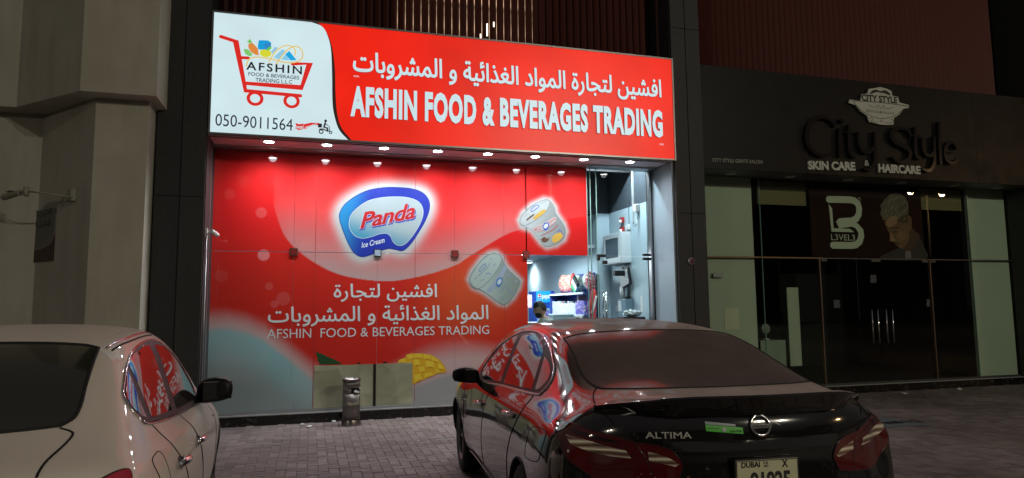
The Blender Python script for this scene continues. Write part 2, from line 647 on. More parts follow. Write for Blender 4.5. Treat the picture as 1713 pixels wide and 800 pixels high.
L.new(tc.outputs['Object'], mp.inputs[0]); L.new(mp.outputs[0], t1.inputs[0]); L.new(t1.outputs[0], rp.inputs[0])
L.new(N['tint'].outputs[2], mu.inputs[6]); L.new(rp.outputs[0], mu.inputs[7]); L.new(mu.outputs[2], b.inputs['Base Color'])
m_clad = mat('black_cladding', (0.027, 0.027, 0.029), 0.62, noise=0.25, nscale=25, bump=0.6, bscale=55, stretch=(1, 1, .45))
m_dark = mat('dark_recess', (0.02, 0.02, 0.022), 0.8)

# beige building corner on the left: front face, splayed face, overhanging upper part
def prism(poly, z0, z1):
    n = len(poly)
    vs = [(x, y, z0) for x, y in poly] + [(x, y, z1) for x, y in poly]
    fs = [(i, (i + 1) % n, n + (i + 1) % n, n + i) for i in range(n)] + [tuple(range(n - 1, -1, -1)), tuple(range(n, 2 * n))]
    return vs, fs
bw = thing('beige_wall', 'beige rendered building corner with a stepped overhang, left of the shopfront', 'wall', (0, 0, 0))
lo = [(-2.50, -1.10), (-1.93, -1.10), (-1.93, -0.5), (-4.6, -0.5), (-4.6, 0.2), (-7.5, 0.2), (-7.5, 1.2)]
# lower storey
MB().add(*prism([(-2.50, -1.1), (-1.93, -1.1), (-1.93, 1.2), (-7.5, 1.2), (-7.5, -0.15), (-3.35, -0.15)], 0, 4.10)).build('lower_wall', m_beige, bw)
MB().add(*prism([(-2.60, -1.36), (-1.80, -1.36), (-1.80, -0.752), (-1.905, -0.752), (-1.905, 1.2), (-7.5, 1.2), (-7.5, -0.45), (-3.55, -0.45)], 4.10, 9.0)).build('upper_wall', m_beige, bw)

def pillar(x0, x1, label):
    t = thing('pillar', label, 'pillar', ((x0 + x1) / 2, -0.375, 0), group='black clad pillars')
    w = (x1 - x0) / 2
    MB().box(-w + .012, w - .012, -.36, .6, 0, 9).build('core', m_dark, t)
    for a, b in ((-w, -0.006), (0.006, w)):
        for z0, z1 in ((0.0, 3.0), (3.008, 6.0), (6.008, 9.0)):
            MB().box(a, b, -.375, -.345, z0, z1, bev=.002).build('cladding_panel', m_clad, t)
    for sx in (-1, 1):
        MB().box(sx * w - .012, sx * w + .012, -.343, .375, 0, 9).build('side_panel', m_clad, t)
    return t
pL = pillar(-1.905, -1.325, 'black clad pillar between the beige wall and the lit shopfront')
pR = pillar(5.445, 5.96, 'black clad pillar between the red shopfront and the dark salon')
pF = pillar(13.3, 14.0, 'dark pillar at the far right end of the salon front')

# black marble plinth, split in slabs
m_marble = bpy.data.materials.new('black_marble'); m_marble.use_nodes = True
N = m_marble.node_tree.nodes; L = m_marble.node_tree.links; b = N['Principled BSDF']
tc = N.new('ShaderNodeTexCoord'); t1 = N.new('ShaderNodeTexNoise'); t1.inputs['Scale'].default_value = 6; t1.inputs['Detail'].default_value = 8; t1.inputs['Distortion'].default_value = 2.5
L.new(tc.outputs['Object'], t1.inputs[0])
rp = N.new('ShaderNodeValToRGB'); el = rp.color_ramp.elements
el[0].position = 0.0; el[0].color = (.006, .006, .007, 1); el[1].position = 1; el[1].color = (.008, .008, .008, 1)
for p_, c_ in ((.605, (.007, .007, .007, 1)), (.625, (.13, .11, .09, 1)), (.645, (.008, .008, .008, 1))):
    q_ = el.new(p_); q_.color = c_
L.new(t1.outputs[0], rp.inputs[0]); L.new(rp.outputs[0], b.inputs['Base Color']); b.inputs['Roughness'].default_value = 0.18
m_sill = mat('sill_stone', (.30, .31, .31), .35, noise=.1)
for nm, xa, xb, lab in (('plinth', -1.31, 5.43, 'black marble plinth with pale veins under the red shop window'), ('plinth', 5.97, 13.28, 'black marble plinth under the dark salon glass')):
    t = thing(nm, lab, 'plinth', (xa, 0, 0), group='black marble plinths')
    n = max(1, round((xb - xa) / 1.2)); w = (xb - xa) / n
    for i in range(n):
        MB().box(i * w + .002, (i + 1) * w - .002, -.05, .12, -.02, .125, bev=.002).build('marble_slab', m_marble, t)
    MB().box(0, xb - xa, -.062, .12, .1255, .14, bev=.002).build('ledge', m_sill, t)
    MB().box(0, xb - xa, -.02, .03, .1405, .175, bev=.003).build('sill_frame', M_ALU if xa < 0 else M_ALUD, t)

# maroon louvre screens above the sign and above the salon fascia
m_louv = mat('maroon_louvre', (0.13, 0.036, 0.028), 0.42, noise=0.15, nscale=4, rnoise=0.1)
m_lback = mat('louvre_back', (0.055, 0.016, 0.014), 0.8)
def louvre(x0, x1, z0, z1, y, label, pitch=0.118, lit=None):
    t = thing('louvre_screen', label, 'louvres', (x0, y, z0), group='maroon louvre screens')
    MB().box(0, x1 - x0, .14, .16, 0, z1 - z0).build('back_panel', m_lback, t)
    n = int((x1 - x0) / pitch)
    me = None; slot = None
    for i in range(n):
        if me is None:
            fin = MB().box(-.004, .004, -.05, .05, 0, z1 - z0, bev=.0015, M=Matrix.Rotation(rad(38), 4, 'Z'))
            o = fin.build('louvre_fin', m_louv, t); me = o.data
        else:
            o = bpy.data.objects.new('louvre_fin', me); C.objects.link(o); o.parent = t
        o.location = (pitch * (i + .5), 0.06, 0)
        if lit and lit[0] < x0 + pitch * i < lit[1]:  # glowing strips painted in for the warm glints along the fins
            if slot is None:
                so = MB().box(-.003, .003, .125, .138, 0, z1 - z0).build('painted_glint', emit_mat('painted_glint_glow', (1, .62, .40), .6, .75, 5), t); slot = so.data
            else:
                so = bpy.data.objects.new('painted_glint', slot); C.objects.link(so); so.parent = t
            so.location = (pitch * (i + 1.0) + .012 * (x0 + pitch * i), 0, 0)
    return t
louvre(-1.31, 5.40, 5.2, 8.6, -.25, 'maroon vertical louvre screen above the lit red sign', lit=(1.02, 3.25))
louvre(5.98, 12.85, 5.5, 8.6, -.35, 'maroon louvre screen above the dark salon fascia')
MB().box(5.405, 5.435, -.38, -.36, 5.0, 8.6).build('edge_strip', mat('copper_strip', (.45, .22, .14), .4, .6), None)
o_ = bpy.data.objects['edge_strip']; o_.name = 'trim_strip'
tag(o_, 'thin copper coloured vertical strip at the right end of the louvres over the sign', 'trim')
tag(MB().box(14.05, 24, -.2, .3, 0, 9.0).build('end_wall', m_clad), 'plain dark wall beyond the far right pillar', 'wall')
# building mass behind everything
tag(MB().box(-1.9, 13.9, .62, .7, 3.9, 9.0).build('upper_wall', m_dark), 'dark upper building wall behind the maroon louvre screens', 'wall')
tag(MB().box(-1.9, 13.9, -1.3, 1.3, 9.002, 9.3).build('roof_slab', m_beige), 'roof slab over the shopfronts, above the picture', 'roof')
# ------------------------------------------------------------------ the big lit sign
SX0, SX1, SZ0, SZ1, SY = -1.30, 5.455, 3.835, 5.48, -0.75
sign = thing('lit_shop_sign', 'large lit red and white shop sign with shopping cart logo above the window', 'shop sign', (0, 0, 0))
ES = 0.88
m_sred = emit_mat('sign_red', (0.86, 0.0145, 0.004), ES, 0.12, 1.1)
m_swhite = emit_mat('sign_white', (0.66, 0.84, 0.89), ES, 0.06, 1.3)
m_sletter = emit_mat('sign_letter', (0.62, 0.80, 0.86), ES)
m_letside = mat('letter_return', (0.03, 0.008, 0.008), 0.5)
P1 = plane_y(SY)
swo = cr([(-0.06, 5.463), (0.08, 5.42), (0.155, 5.30), (0.205, 5.10), (0.225, 4.75), (0.235, 4.40), (0.26, 4.20), (0.33, 3.99), (0.455, 3.852)], 7)
swi = cr([(0.03, 5.463), (0.13, 5.36), (0.215, 5.15), (0.26, 4.85), (0.275, 4.50), (0.30, 4.22), (0.36, 4.02), (0.50, 3.852)], 7)
MB().box(SX0 + .02, SX1 - .02, SY + .004, SY + .16, SZ0 + .02, SZ1 - .02).build('sign_box', mat('sign_box', (.18, .18, .18), .5), sign)
flat_mesh('white_panel', [[(SX0 + .015, 3.852)] + [swo[-1]] + swo[::-1][1:] + [(SX0 + .015, 5.463)]], P1, m_swhite, sign)
flat_mesh('black_swoosh', [swo + swi[::-1]], P1, emit_mat('sign_black', (.03, .012, .01), .8), sign)
flat_mesh('red_panel', [swi + [(SX1 - .015, 3.852), (SX1 - .015, 5.463)]], P1, m_sred, sign)
fr = MB()
m_sframe = mat('sign_frame', (.30, .30, .30), .35, .8, noise=.1)
fr.box(SX0 - .01, SX1 + .01, SY - .012, SY + .17, SZ1 - .018, SZ1 + .005)
fr.box(SX0 - .01, SX1 + .01, SY - .012, SY + .17, SZ0 - .005, SZ0 + .018)
fr.box(SX0 - .01, SX0 + .014, SY - .011, SY + .168, SZ0 + .019, SZ1 - .019)
fr.box(SX1 - .014, SX1 + .01, SY - .011, SY + .168, SZ0 + .019, SZ1 - .019)
fr.build('sign_frame', m_sframe, sign)

# raised latin letters
LAT = 'AFSHIN FOOD & BEVERAGES TRADING'
lp = text_loops(LAT, res=3, offset=0.050, space=1.12)
lp = fit_loops(lp, 0.475, 5.235, 4.175, 4.615)
PL_ = plane_y(SY - .004)
for g_ in split_glyphs(lp):
    flat_mesh('letter', g_, PL_, m_sletter, sign, depth=0.022, mat_side=m_letside)
# raised arabic line
AR = arabic('افشين لتجارة المواد الغذائية و المشروبات')
lp = text_loops(AR, res=3, offset=0.022)
lp = fit_loops(lp, 0.50, 5.235, 4.735, 5.125)
# split the arabic into its words at the larger gaps
for g_ in split_glyphs(lp):
    flat_mesh('letter', g_, PL_, m_sletter, sign, depth=0.018, mat_side=m_letside)
for nm, x_, z_ in (('small_lettering', .545, 4.755), ('small_lettering', 5.215, 4.075)):
    flat_mesh(nm, fit_loops(text_loops('mm', 2), x_ - .03, x_ + .04, z_ - .012, z_ + .012), plane_y(SY - .003), m_sletter, sign)

# shopping cart logo (flat print on the lit sheet, each colour one sheet in front of the other)
m_cartred = emit_mat('cart_red', (0.74, 0.022, 0.016), ES)
m_ink = emit_mat('sign_ink', (0.02, 0.02, 0.03), .5)
def W(px, py):
    """logo drawing units (the crop's pixels, x 0-1000, y 0-800) -> metres on the sheet"""
    return on_y(350 + px / 4.0, 40 + py / 4.0, SY)
def logo(name, loops, m, off):
    flat_mesh(name, loops, plane_y(SY - off), m, sign)
def Ws(pts): return [W(*p) for p in pts]
cart = []
cart += stroke(Ws([(78, 86), (178, 118), (243, 448), (610, 482)]), .046)
cart += stroke(Ws([(205, 226), (262, 229)]), .040)
cart += stroke(Ws([(558, 268), (672, 268), (618, 427), (240, 398)]), .046)
logo('cart_logo', cart, m_cartred, .002)
for cx, cy in ((307, 500), (551, 517)):
    c_ = W(cx, cy)
    logo('cart_wheel', [ellipse(*c_, .105, .100), ellipse(*c_, .063, .060)[::-1]], m_cartred, .0035)
col = lambda r, g, b: emit_mat('logo_colour', (r, g, b), ES)
def oval(cx, cy, rx, ry, rot=0, n=24): 
    c_ = W(cx, cy); return ellipse(c_[0], c_[1], rx * .00194, ry * .00197, n, rot)
logo('carrot', [Ws([(262, 135), (290, 128), (325, 165), (333, 212), (310, 208), (280, 190), (262, 160)])], col(.78, .26, .05), .003)
logo('carrot_leaf', [Ws([(270, 130), (250, 118), (262, 116), (272, 100), (282, 118), (290, 120), (280, 130)])], col(.15, .55, .08), .004)
logo('blue_box', [Ws([(332, 110), (395, 112), (415, 128), (412, 160), (385, 175), (330, 172), (325, 150)])], col(.01, .36, .74), .003)
logo('box_side', [Ws([(372, 132), (413, 128), (411, 160), (370, 172)])], col(.03, .25, .6), .0045)
logo('leaf', [Ws([(230, 168), (262, 172), (290, 205), (284, 216), (262, 216), (240, 200)])], col(.22, .62, .16), .0035)
logo('lime', [oval(377, 198, 38, 27)], col(.72, .72, .04), .005)
logo('lime_leaf', [Ws([(380, 178), (395, 158), (418, 152), (414, 170), (396, 180)])], col(.15, .6, .1), .006)
logo('blue_wedge', [Ws([(508, 206), (535, 182), (585, 244), (545, 246)])], col(.01, .40, .80), .0035)
logo('pale_wedge', [Ws([(412, 190), (440, 155), (460, 160), (430, 205)])], col(.30, .58, .80), .0035)
logo('pale_wedge', [Ws([(430, 225), (490, 170), (512, 185), (470, 240)])], col(.30, .62, .84), .0035)
logo('pale_wedge', [Ws([(480, 240), (508, 207), (540, 246)])], col(.25, .62, .86), .0032)
logo('cream_band', stroke(cr(Ws([(248, 285), (262, 245), (300, 225), (360, 228), (430, 240), (500, 258), (560, 260), (610, 245), (626, 210), (615, 172), (580, 152), (540, 165), (500, 200), (450, 268)]), 5), .018), col(.78, .60, .22), .0065)
logo('cream_band', stroke(cr(Ws([(400, 258), (440, 190), (500, 150), (548, 150), (576, 180), (572, 212)]), 5), .018), col(.80, .62, .25), .0075)
def line_between(body, p0, p1, h, m, name, off, offset=.0, parent=None, y=None, space=1.0, top=None):
    """a printed line whose baseline runs from p0 to p1 (x,z), cap height h"""
    lp = fit_loops(text_loops(body, 3, offset, space=space), 0, 1, 0, 1)
    dx, dz = p1[0] - p0[0], p1[1] - p0[1]
    lp = [[(p0[0] + p[0] * dx, p0[1] + p[0] * dz + p[1] * h) for p in l] for l in lp]
    return flat_mesh(name, lp, plane_y((SY if y is None else y) - off), m, parent or sign)
line_between('AFSHIN', W(247, 308), W(620, 340), .115, m_ink, 'logo_lettering', .004, .018, space=1.25)
line_between('FOOD & BEVERAGES', W(262, 347), W(602, 374), .050, m_ink, 'logo_lettering', .004, .008)
line_between('TRADING L.L.C', W(310, 388), W(556, 404), .054, m_ink, 'logo_lettering', .004, .008)
line_between('050-9011564', W(40, 682), W(558, 716), .160, m_ink, 'phone_number', .003, .0)
rib = [Ws([(575, 663), (600, 672), (633, 668), (628, 690), (634, 702), (600, 712), (576, 700), (582, 682)]), Ws([(634, 672), (680, 662), (738, 664), (730, 678), (680, 682), (640, 706), (630, 690)])]
logo('ribbon', rib, m_cartred, .003)
line_between('FREE', W(583, 702), W(626, 702), .034, m_sletter, 'ribbon_lettering', .0045, .03)
line_between('DELIVERY', W(642, 700), W(722, 676), .022, m_sletter, 'ribbon_lettering', .0045, .03)
sc = [oval(749, 722, 16, 16), oval(749, 722, 9, 9)[::-1], oval(812, 727, 12, 12), oval(812, 727, 6, 6)[::-1], oval(779, 650, 9, 10),
      Ws([(728, 668), (754, 668), (754, 694), (728, 694)])]
sc += stroke(Ws([(776, 664), (768, 692), (790, 698), (794, 718)]), .022)
sc += stroke(Ws([(776, 668), (796, 682)]), .010) + stroke(Ws([(802, 686), (808, 722)]), .010) + stroke(Ws([(738, 706), (760, 704), (795, 720)]), .016)
logo('scooter_logo', sc, m_ink, .003)

# ------------------------------------------------------------------ soffit with downlights
m_soff = mat('soffit_panel', (.66, .62, .63), .38, noise=.06, nscale=4, rnoise=.08)
sf = thing('sign_soffit', 'grey metal soffit under the lit sign, holding the downlights', 'soffit', (0, 0, 3.83))
xs_ = [-1.31, 1.0, 3.2, 5.43]
for a, b_ in zip(xs_, xs_[1:]):
    MB().box(a + .002, b_ - .002, -.735, -.19, 0, .03, bev=.002).build('soffit_panel', m_soff, sf)
MB().box(-1.31, 5.43, -.187, .05, -.028, .03, bev=.003).build('window_head', M_ALU, sf)
MB().box(-1.31, 5.43, -.72, -.70, -.012, -.001).build('drip_edge', m_soff, sf)
m_led = emit_mat('led_lens', (1, .98, 1.0), 40.0)
m_ring = mat('downlight_ring', (.75, .75, .75), .3, .5)
DL = [-0.58, 0.18, 0.96, 1.73, 2.48, 3.22, 4.01, 4.79]
pos_words = ['leftmost downlight under the sign, below the phone number', 'second downlight from the left under the sign, below the scooter print', 'third downlight from the left under the sign, above the oval logo', 'fourth downlight from the left under the lit sign', 'fifth downlight from the left under the lit sign', 'sixth downlight from the left under the sign, above the tilted tub print', 'seventh downlight under the sign, at the red film right end', 'rightmost downlight under the sign, above the glass door']
for i, x in enumerate(DL):
    t = thing('downlight', pos_words[i], 'downlight', (x, -.50, 3.829), group='downlights under the sign')
    MB().lathe([(.074, -.001), (.078, -.006), (.068, -.010), (.063, -.004), (.060, -.002)], 24).build('ring', m_ring, t, smooth=True)
    MB().lathe([(.0, -.0075), (.03, -.012), (.062, -.006)], 20).build('lens', m_led, t)
    ld = bpy.data.lights.new('downlight_lamp', 'SPOT'); lo_ = bpy.data.objects.new('downlight_lamp', ld); C.objects.link(lo_)
    lo_.parent = t; lo_.location = (0, 0, -.02); ld.energy = 98; ld.spot_size = rad(162); ld.spot_blend = 1.0; ld.shadow_soft_size = .05
    ld.color = (.93, .96, 1.0)
# ------------------------------------------------------------------ shop window: glass panes with printed film
front = thing('shop_window', 'tall glass shopfront covered with red printed film', 'shop window', (0, 0, 0))
XJ = [-1.325, -0.24, 0.93, 2.08, 3.21, 4.25]
ZT, ZB, ZM = 3.80, 0.178, 2.375
OPEN_X = 3.235
m_film = bpy.data.materials.new('printed_film'); m_film.use_nodes = True
N = m_film.node_tree.nodes; L = m_film.node_tree.links; b = N['Principled BSDF']
at = N.new('ShaderNodeAttribute'); at.attribute_name = 'print'
L.new(at.outputs['Color'], b.inputs['Base Color'])
b.inputs['Roughness'].default_value = 0.6
b.inputs['Specular IOR Level'].default_value = 0.08
b.inputs['Coat Weight'].default_value = 1.0; b.inputs['Coat Roughness'].default_value = 0.045; b.inputs['Coat IOR'].default_value = 1.5
tc = N.new('ShaderNodeTexCoord'); t_ = N.new('ShaderNodeTexNoise'); t_.inputs['Scale'].default_value = 1.3; t_.inputs['Detail'].default_value = 3
L.new(tc.outputs['Object'], t_.inputs[0])
bp = N.new('ShaderNodeBump'); bp.inputs['Strength'].default_value = 0.05; bp.inputs['Distance'].default_value = 0.02
L.new(t_.outputs[0], bp.inputs['Height']); L.new(bp.outputs[0], b.inputs['Coat Normal'])

sw_pts = np.array(cr([(-0.53, 3.05), (-0.47, 2.85), (-0.34, 2.56), (-0.05, 2.29), (0.33, 2.08), (0.75, 1.985), (1.15, 1.965), (1.62, 2.05), (2.08, 2.2), (2.34, 2.36), (2.84, 2.66), (3.13, 2.77), (3.88, 2.95), (4.30, 3.02)], 8))
PANDA = cr([on_y(550 + a / 5.716, 300 + b / 5.716, 0) for a, b in [(103, 380), (110, 310), (160, 235), (260, 160), (380, 105), (520, 80), (660, 78), (800, 92), (900, 130), (955, 200), (962, 280), (930, 380), (870, 490), (790, 610), (730, 670), (690, 684), (640, 672), (580, 662), (520, 675), (440, 705), (360, 735), (300, 738), (240, 700), (190, 620), (140, 500)]], 5, True)
INNER = cr([on_y(550 + a / 5.716, 300 + b / 5.716, 0) for a, b in [(195, 415), (215, 340), (280, 270), (370, 210), (480, 180), (620, 168), (750, 175), (850, 210), (895, 270), (900, 340), (870, 430), (810, 530), (750, 600), (700, 632), (650, 628), (610, 590), (590, 545), (550, 518), (480, 525), (400, 552), (320, 565), (250, 540), (205, 480)]], 5, True)
CUP1 = [on_y(770 + a / 4.0, 320 + b / 4.0, 0) for a, b in [(398, 195), (420, 150), (480, 95), (560, 58), (600, 65), (632, 110), (640, 150), (690, 220), (705, 270), (690, 320), (640, 355), (580, 370), (545, 345), (480, 260), (415, 235)]]
CUP2 = [on_y(770 + a / 4.0, 320 + b / 4.0, 0) for a, b in [(62, 590), (80, 540), (150, 450), (200, 420), (240, 415), (280, 450), (300, 500), (360, 560), (400, 600), (390, 640), (350, 710), (300, 755), (260, 745), (200, 700), (150, 665), (90, 640)]]


def dist_poly(X, Z, poly, closed=True):
    P = np.array(poly); n = len(P)
    d = np.full(X.shape, 1e9)
    ins = np.zeros(X.shape, bool)
    for i in range(n if closed else n - 1):
        a = P[i]; b_ = P[(i + 1) % n]; e_ = b_ - a
        t = np.clip(((X - a[0]) * e_[0] + (Z - a[1]) * e_[1]) / max(e_ @ e_, 1e-12), 0, 1)
        d = np.minimum(d, np.hypot(X - a[0] - t * e_[0], Z - a[1] - t * e_[1]))
        if closed:
            c_ = ((a[1] > Z) != (b_[1] > Z))
            with np.errstate(divide='ignore', invalid='ignore'):
                xi = a[0] + (Z - a[1]) * e_[0] / e_[1]
            ins ^= c_ & (X < xi)
    return np.where(ins, -d, d) if closed else d


def sstep(a, b_, x):
    t = np.clip((x - a) / (b_ - a), 0, 1); return t * t * (3 - 2 * t)


def film_colour(X, Z):
    c = np.zeros(X.shape + (3,))
    def put(colr, w):
        w = np.clip(w, 0, 1)[..., None]
        c[:] = c * (1 - w) + np.array(colr) * w
    put((0.60, 0.013, 0.014), np.ones(X.shape))
    put((0.55, 0.026, 0.016), sstep(3.0, 1.8, Z) * .9)
    put((0.60, 0.13, 0.035), sstep(.95, .1, np.hypot((X - 2.35) * .8, (Z - 1.75))) * .55)    # orange patch
    # white swoosh above the S curve, fading upwards
    xs, zs = sw_pts[:, 0], sw_pts[:, 1]
    left = X < xs.min()
    zc = np.interp(X, xs, zs)
    dz = Z - zc
    amp = np.interp(X, [-.55, -.3, .3, 1.0, 2.0, 2.6, 3.1, 3.4, 4.3], [.0, .55, .95, 1.0, .85, .55, .3, .10, .05])
    ext = np.interp(X, [-.55, 0, .6, 1.6, 2.4, 3.2, 4.3], [.30, .50, .46, .40, .40, .30, .2])
    w = np.where((dz > 0) & ~left, np.exp(-(dz / ext) ** 1.3) * amp, 0)
    w *= np.clip((dz + .004) / .008, 0, 1)
    put((0.45, 0.42, 0.42), w * .80)
    # bokeh discs
    for (bx, bz, r_, a_) in ((on_y(441, 427, 0)) + (.085, .5), (on_y(437, 356, 0)) + (.08, .14), (on_y(474, 500, 0)) + (.10, .12), (on_y(450, 479, 0)) + (.06, .12), (on_y(459, 509, 0)) + (.06, .14), (on_y(370, 462, 0)) + (.09, .06), (on_y(384, 325, 0)) + (.08, .05)):
        put((0.78, 0.35, 0.36), (1 - sstep(r_ - .012, r_, np.hypot(X - bx, Z - bz))) * a_)
    # glow round logo and tubs
    for poly, r_ in ((PANDA, .17), (CUP1, .085), (CUP2, .085)):
        d = dist_poly(X, Z, poly)
        put((0.44, 0.53, 0.53), np.exp(-(np.clip(d, 0, None) / (r_ * .62)) ** 2) * .97)
    # teal-white cloud bottom left
    arc = np.interp(X, [-1.4, -1.1, -.85, -.6, -.3, 0.05, .5, 1.0, 1.4, 1.7, 2.0, 2.3, 3.3], [1.34, 1.35, 1.30, 1.18, .93, .62, .40, .42, .60, .72, .78, .80, .70])
    d = arc - Z
    bw_ = np.interp(X, [-1.4, -.6, .3, 1.5, 3.3], [.30, .28, .30, .40, .30])
    put((0.55, 0.50, 0.50), sstep(-bw_, .03, d) * .80)
    put((0.20, 0.50, 0.55), sstep(-.02, .10, d) * np.interp(X, [-1.4, -.4, .1, .6], [.75, .85, .6, 0]))
    put((0.25, 0.285, 0.29), sstep(.10, .75, d) * .8)
    put((0.34, 0.36, 0.38), sstep(.0, .1, (np.interp(X, [1.4, 1.5, 1.95, 2.4, 3.3], [.40, .48, .63, .70, .72]) - Z)) * (X > .05))
    return np.clip(c, 0, 1)


m_edge = mat('glass_edge', (.10, .20, .18), .2)
def film_pane(x0, x1, z0, z1, name='window_pane'):
    h = .0105
    nx = max(2, int((x1 - x0) / h)); nz = max(2, int((z1 - z0) / h))
    xs = np.linspace(x0, x1, nx + 1); zs = np.linspace(z0, z1, nz + 1)
    X, Z = np.meshgrid(xs, zs)
    col_ = film_colour(X, Z)
    nv = X.size
    V = np.stack([X, np.zeros_like(X), Z], -1).reshape(-1, 3)
    idx = np.arange(nv).reshape(nz + 1, nx + 1)
    F = np.stack([idx[:-1, :-1], idx[:-1, 1:], idx[1:, 1:], idx[1:, :-1]], -1).reshape(-1, 4)
    n = nv
    V2 = [(x0, 0, z0), (x1, 0, z0), (x1, 0, z1), (x0, 0, z1), (x0, .012, z0), (x1, .012, z0), (x1, .012, z1), (x0, .012, z1)]
    F2 = [(n, n + 4, n + 5, n + 1), (n + 1, n + 5, n + 6, n + 2), (n + 2, n + 6, n + 7, n + 3), (n + 3, n + 7, n + 4, n), (n + 4, n + 7, n + 6, n + 5)]
    me = bpy.data.meshes.new(name)
    me.from_pydata(V.tolist() + V2, [], F.tolist() + F2)
    ca = me.color_attributes.new('print', 'FLOAT_COLOR', 'POINT')
    cc = np.ones((nv + 8, 4)); cc[:nv, :3] = col_.reshape(-1, 3); cc[nv:, :3] = .1
    ca.data.foreach_set('color', cc.reshape(-1))
    me.polygons.foreach_set('material_index', [0] * len(F) + [1] * 5)
    me.update()
    return link_mesh(name, me, [m_film, m_edge], front)
for i in range(5):
    a, b_ = XJ[i] + .0015, XJ[i + 1] - .0015
    if i == 4:
        film_pane(OPEN_X - .022, b_, ZM + .004, ZT)
    else:
        film_pane(a, b_ + (.022 if i == 3 else 0), ZM + .004, ZT)
        film_pane(a, b_ + (.022 if i == 3 else 0), ZB, ZM - .004)
m_clear = glass_mat('clear_glass', (.93, .97, .97))
m_greened = mat('green_glass_edge', (.25, .45, .42), .2)
box_obj('clear_pane', (OPEN_X + .006, 4.33, 0, .012, ZB, ZM - .008), m_clear, front)
# seams in the film
sm = mat('film_seam', (.33, .015, .015), .5)
for px_, z0, z1 in ((on_y(530, 300, 0)[0], ZB, ZT), (on_y(694.5, 430, 0)[0], ZB, ZT), (on_y(843, 400, 0)[0], ZB, ZT)):
    MB().box(px_ - .003, px_ + .003, -.0012, -.0004, z0, z1).build('film_seam', sm, front)
# patch fittings at the joints
m_fit = mat('patch_fitting', (.20, .02, .02), .35, .3)
for i in range(1, 5):
    fx = XJ[i]
    f = MB().box(fx - .055, fx + .055, -.020, -.001, ZM - .055, ZM + .055, bev=.004).build('patch_fitting', M_CHROME, front)
    MB().box(fx - .043, fx + .043, -.0225, -.0202, ZM - .043, ZM + .043, bev=.0008).build('fitting_cover', m_fit if i != 2 else flat((.30, .40, .50)), f)
# greenish cover sheets low on the film
m_sheet = bpy.data.materials.new('cover_sheet'); m_sheet.use_nodes = True
N = m_sheet.node_tree.nodes; L = m_sheet.node_tree.links; b = N['Principled BSDF']
b.inputs['Roughness'].default_value = .25; b.inputs['Coat Weight'].default_value = .6
tc = N.new('ShaderNodeTexCoord'); t1 = N.new('ShaderNodeTexNoise'); t1.inputs['Scale'].default_value = 2.2; t1.inputs['Detail'].default_value = 5; t1.inputs['Distortion'].default_value = 1.0
L.new(tc.outputs['Object'], t1.inputs[0])
rp = N.new('ShaderNodeValToRGB'); rp.color_ramp.elements[0].position = .3; rp.color_ramp.elements[0].color = (.25, .26, .17, 1)
rp.color_ramp.elements[1].position = .7; rp.color_ramp.elements[1].color = (.40, .41, .29, 1)
L.new(t1.outputs[0], rp.inputs[0]); L.new(rp.outputs[0], b.inputs['Base Color'])
bp = N.new('ShaderNodeBump'); bp.inputs['Strength'].default_value = .5; bp.inputs['Distance'].default_value = .05
t2 = N.new('ShaderNodeTexVoronoi'); t2.inputs['Scale'].default_value = 2.5
L.new(tc.outputs['Object'], t2.inputs[0]); L.new(t2.outputs[0], bp.inputs['Height']); L.new(bp.outputs[0], b.inputs['Normal'])
for x0, x1 in ((.068, .885), (.925, 1.45)):
    MB().box(x0, x1, -.006, -.0015, .18, .772, bev=.001).build('cover_sheet', m_sheet, front)
MB().box(.888, .922, -.010, -.0015, .178, .772).build('sheet_joint', M_BLACKMETAL, front)

# side posts and end frames
MB().box(-1.345, -1.327, -.03, .03, .178, 3.80).build('frame_post', M_ALU, front)
MB().box(-1.322, -1.308, -.32, -.28, .0, 3.82).build('frame_post', M_ALU, front)
m_reveal = mat('grey_reveal', (.24, .30, .34), .45, noise=.06)
MB().box(5.425, 5.436, -.36, .02, .0, 3.82).build('reveal_panel', m_reveal, front)
MB().box(5.405, 5.432, -.70, -.365, .0, 3.82).build('reveal_panel', m_reveal, front)

# ---- printed graphics (flat sheets 0.4 mm in front of one another)
def pr(name, loops, colr, lay, parent=front, rough=.4, coat=1.0):
    m = colr if not isinstance(colr, tuple) else flat(colr, rough, .8)
    return flat_mesh(name, loops, plane_y(-.0016 - lay * .0005), m, parent)
def G(a, b_, ox=550, oz=300, k=5.716): return on_y(ox + a / k, oz + b_ / k, 0)

def grad_mat(name, c0, c1, axis_pts, use='lin'):
    """two-tone print running between two points (x,z)"""
    m = bpy.data.materials.new(name); m.use_nodes = True
    N = m.node_tree.nodes; L = m.node_tree.links; b = N['Principled BSDF']
    b.inputs['Roughness'].default_value = .45; b.inputs['Coat Weight'].default_value = .8
    tc = N.new('ShaderNodeTexCoord'); (xa, za), (xb, zb) = axis_pts
    dx, dz = xb - xa, zb - za; l2 = dx * dx + dz * dz
    dot = N.new('ShaderNodeVectorMath'); dot.operation = 'DOT_PRODUCT'; dot.inputs[1].default_value = (dx / l2, 0, dz / l2)
    ad = N.new('ShaderNodeMath'); ad.operation = 'SUBTRACT'; ad.inputs[1].default_value = (xa * dx + za * dz) / l2; ad.use_clamp = True
    rp = N.new('ShaderNodeValToRGB'); rp.color_ramp.interpolation = 'EASE'
    rp.color_ramp.elements[0].color = (*c0, 1); rp.color_ramp.elements[1].color = (*c1, 1)
    L.new(tc.outputs['Object'], dot.inputs[0]); L.new(dot.outputs['Value'], ad.inputs[0]); L.new(ad.outputs[0], rp.inputs[0]); L.new(rp.outputs[0], b.inputs['Base Color'])
    return m
pr('oval_logo', [PANDA], grad_mat('logo_blue', (.01, .22, .50), (.003, .022, .33), (G(130, 280), G(400, 330))), 0)
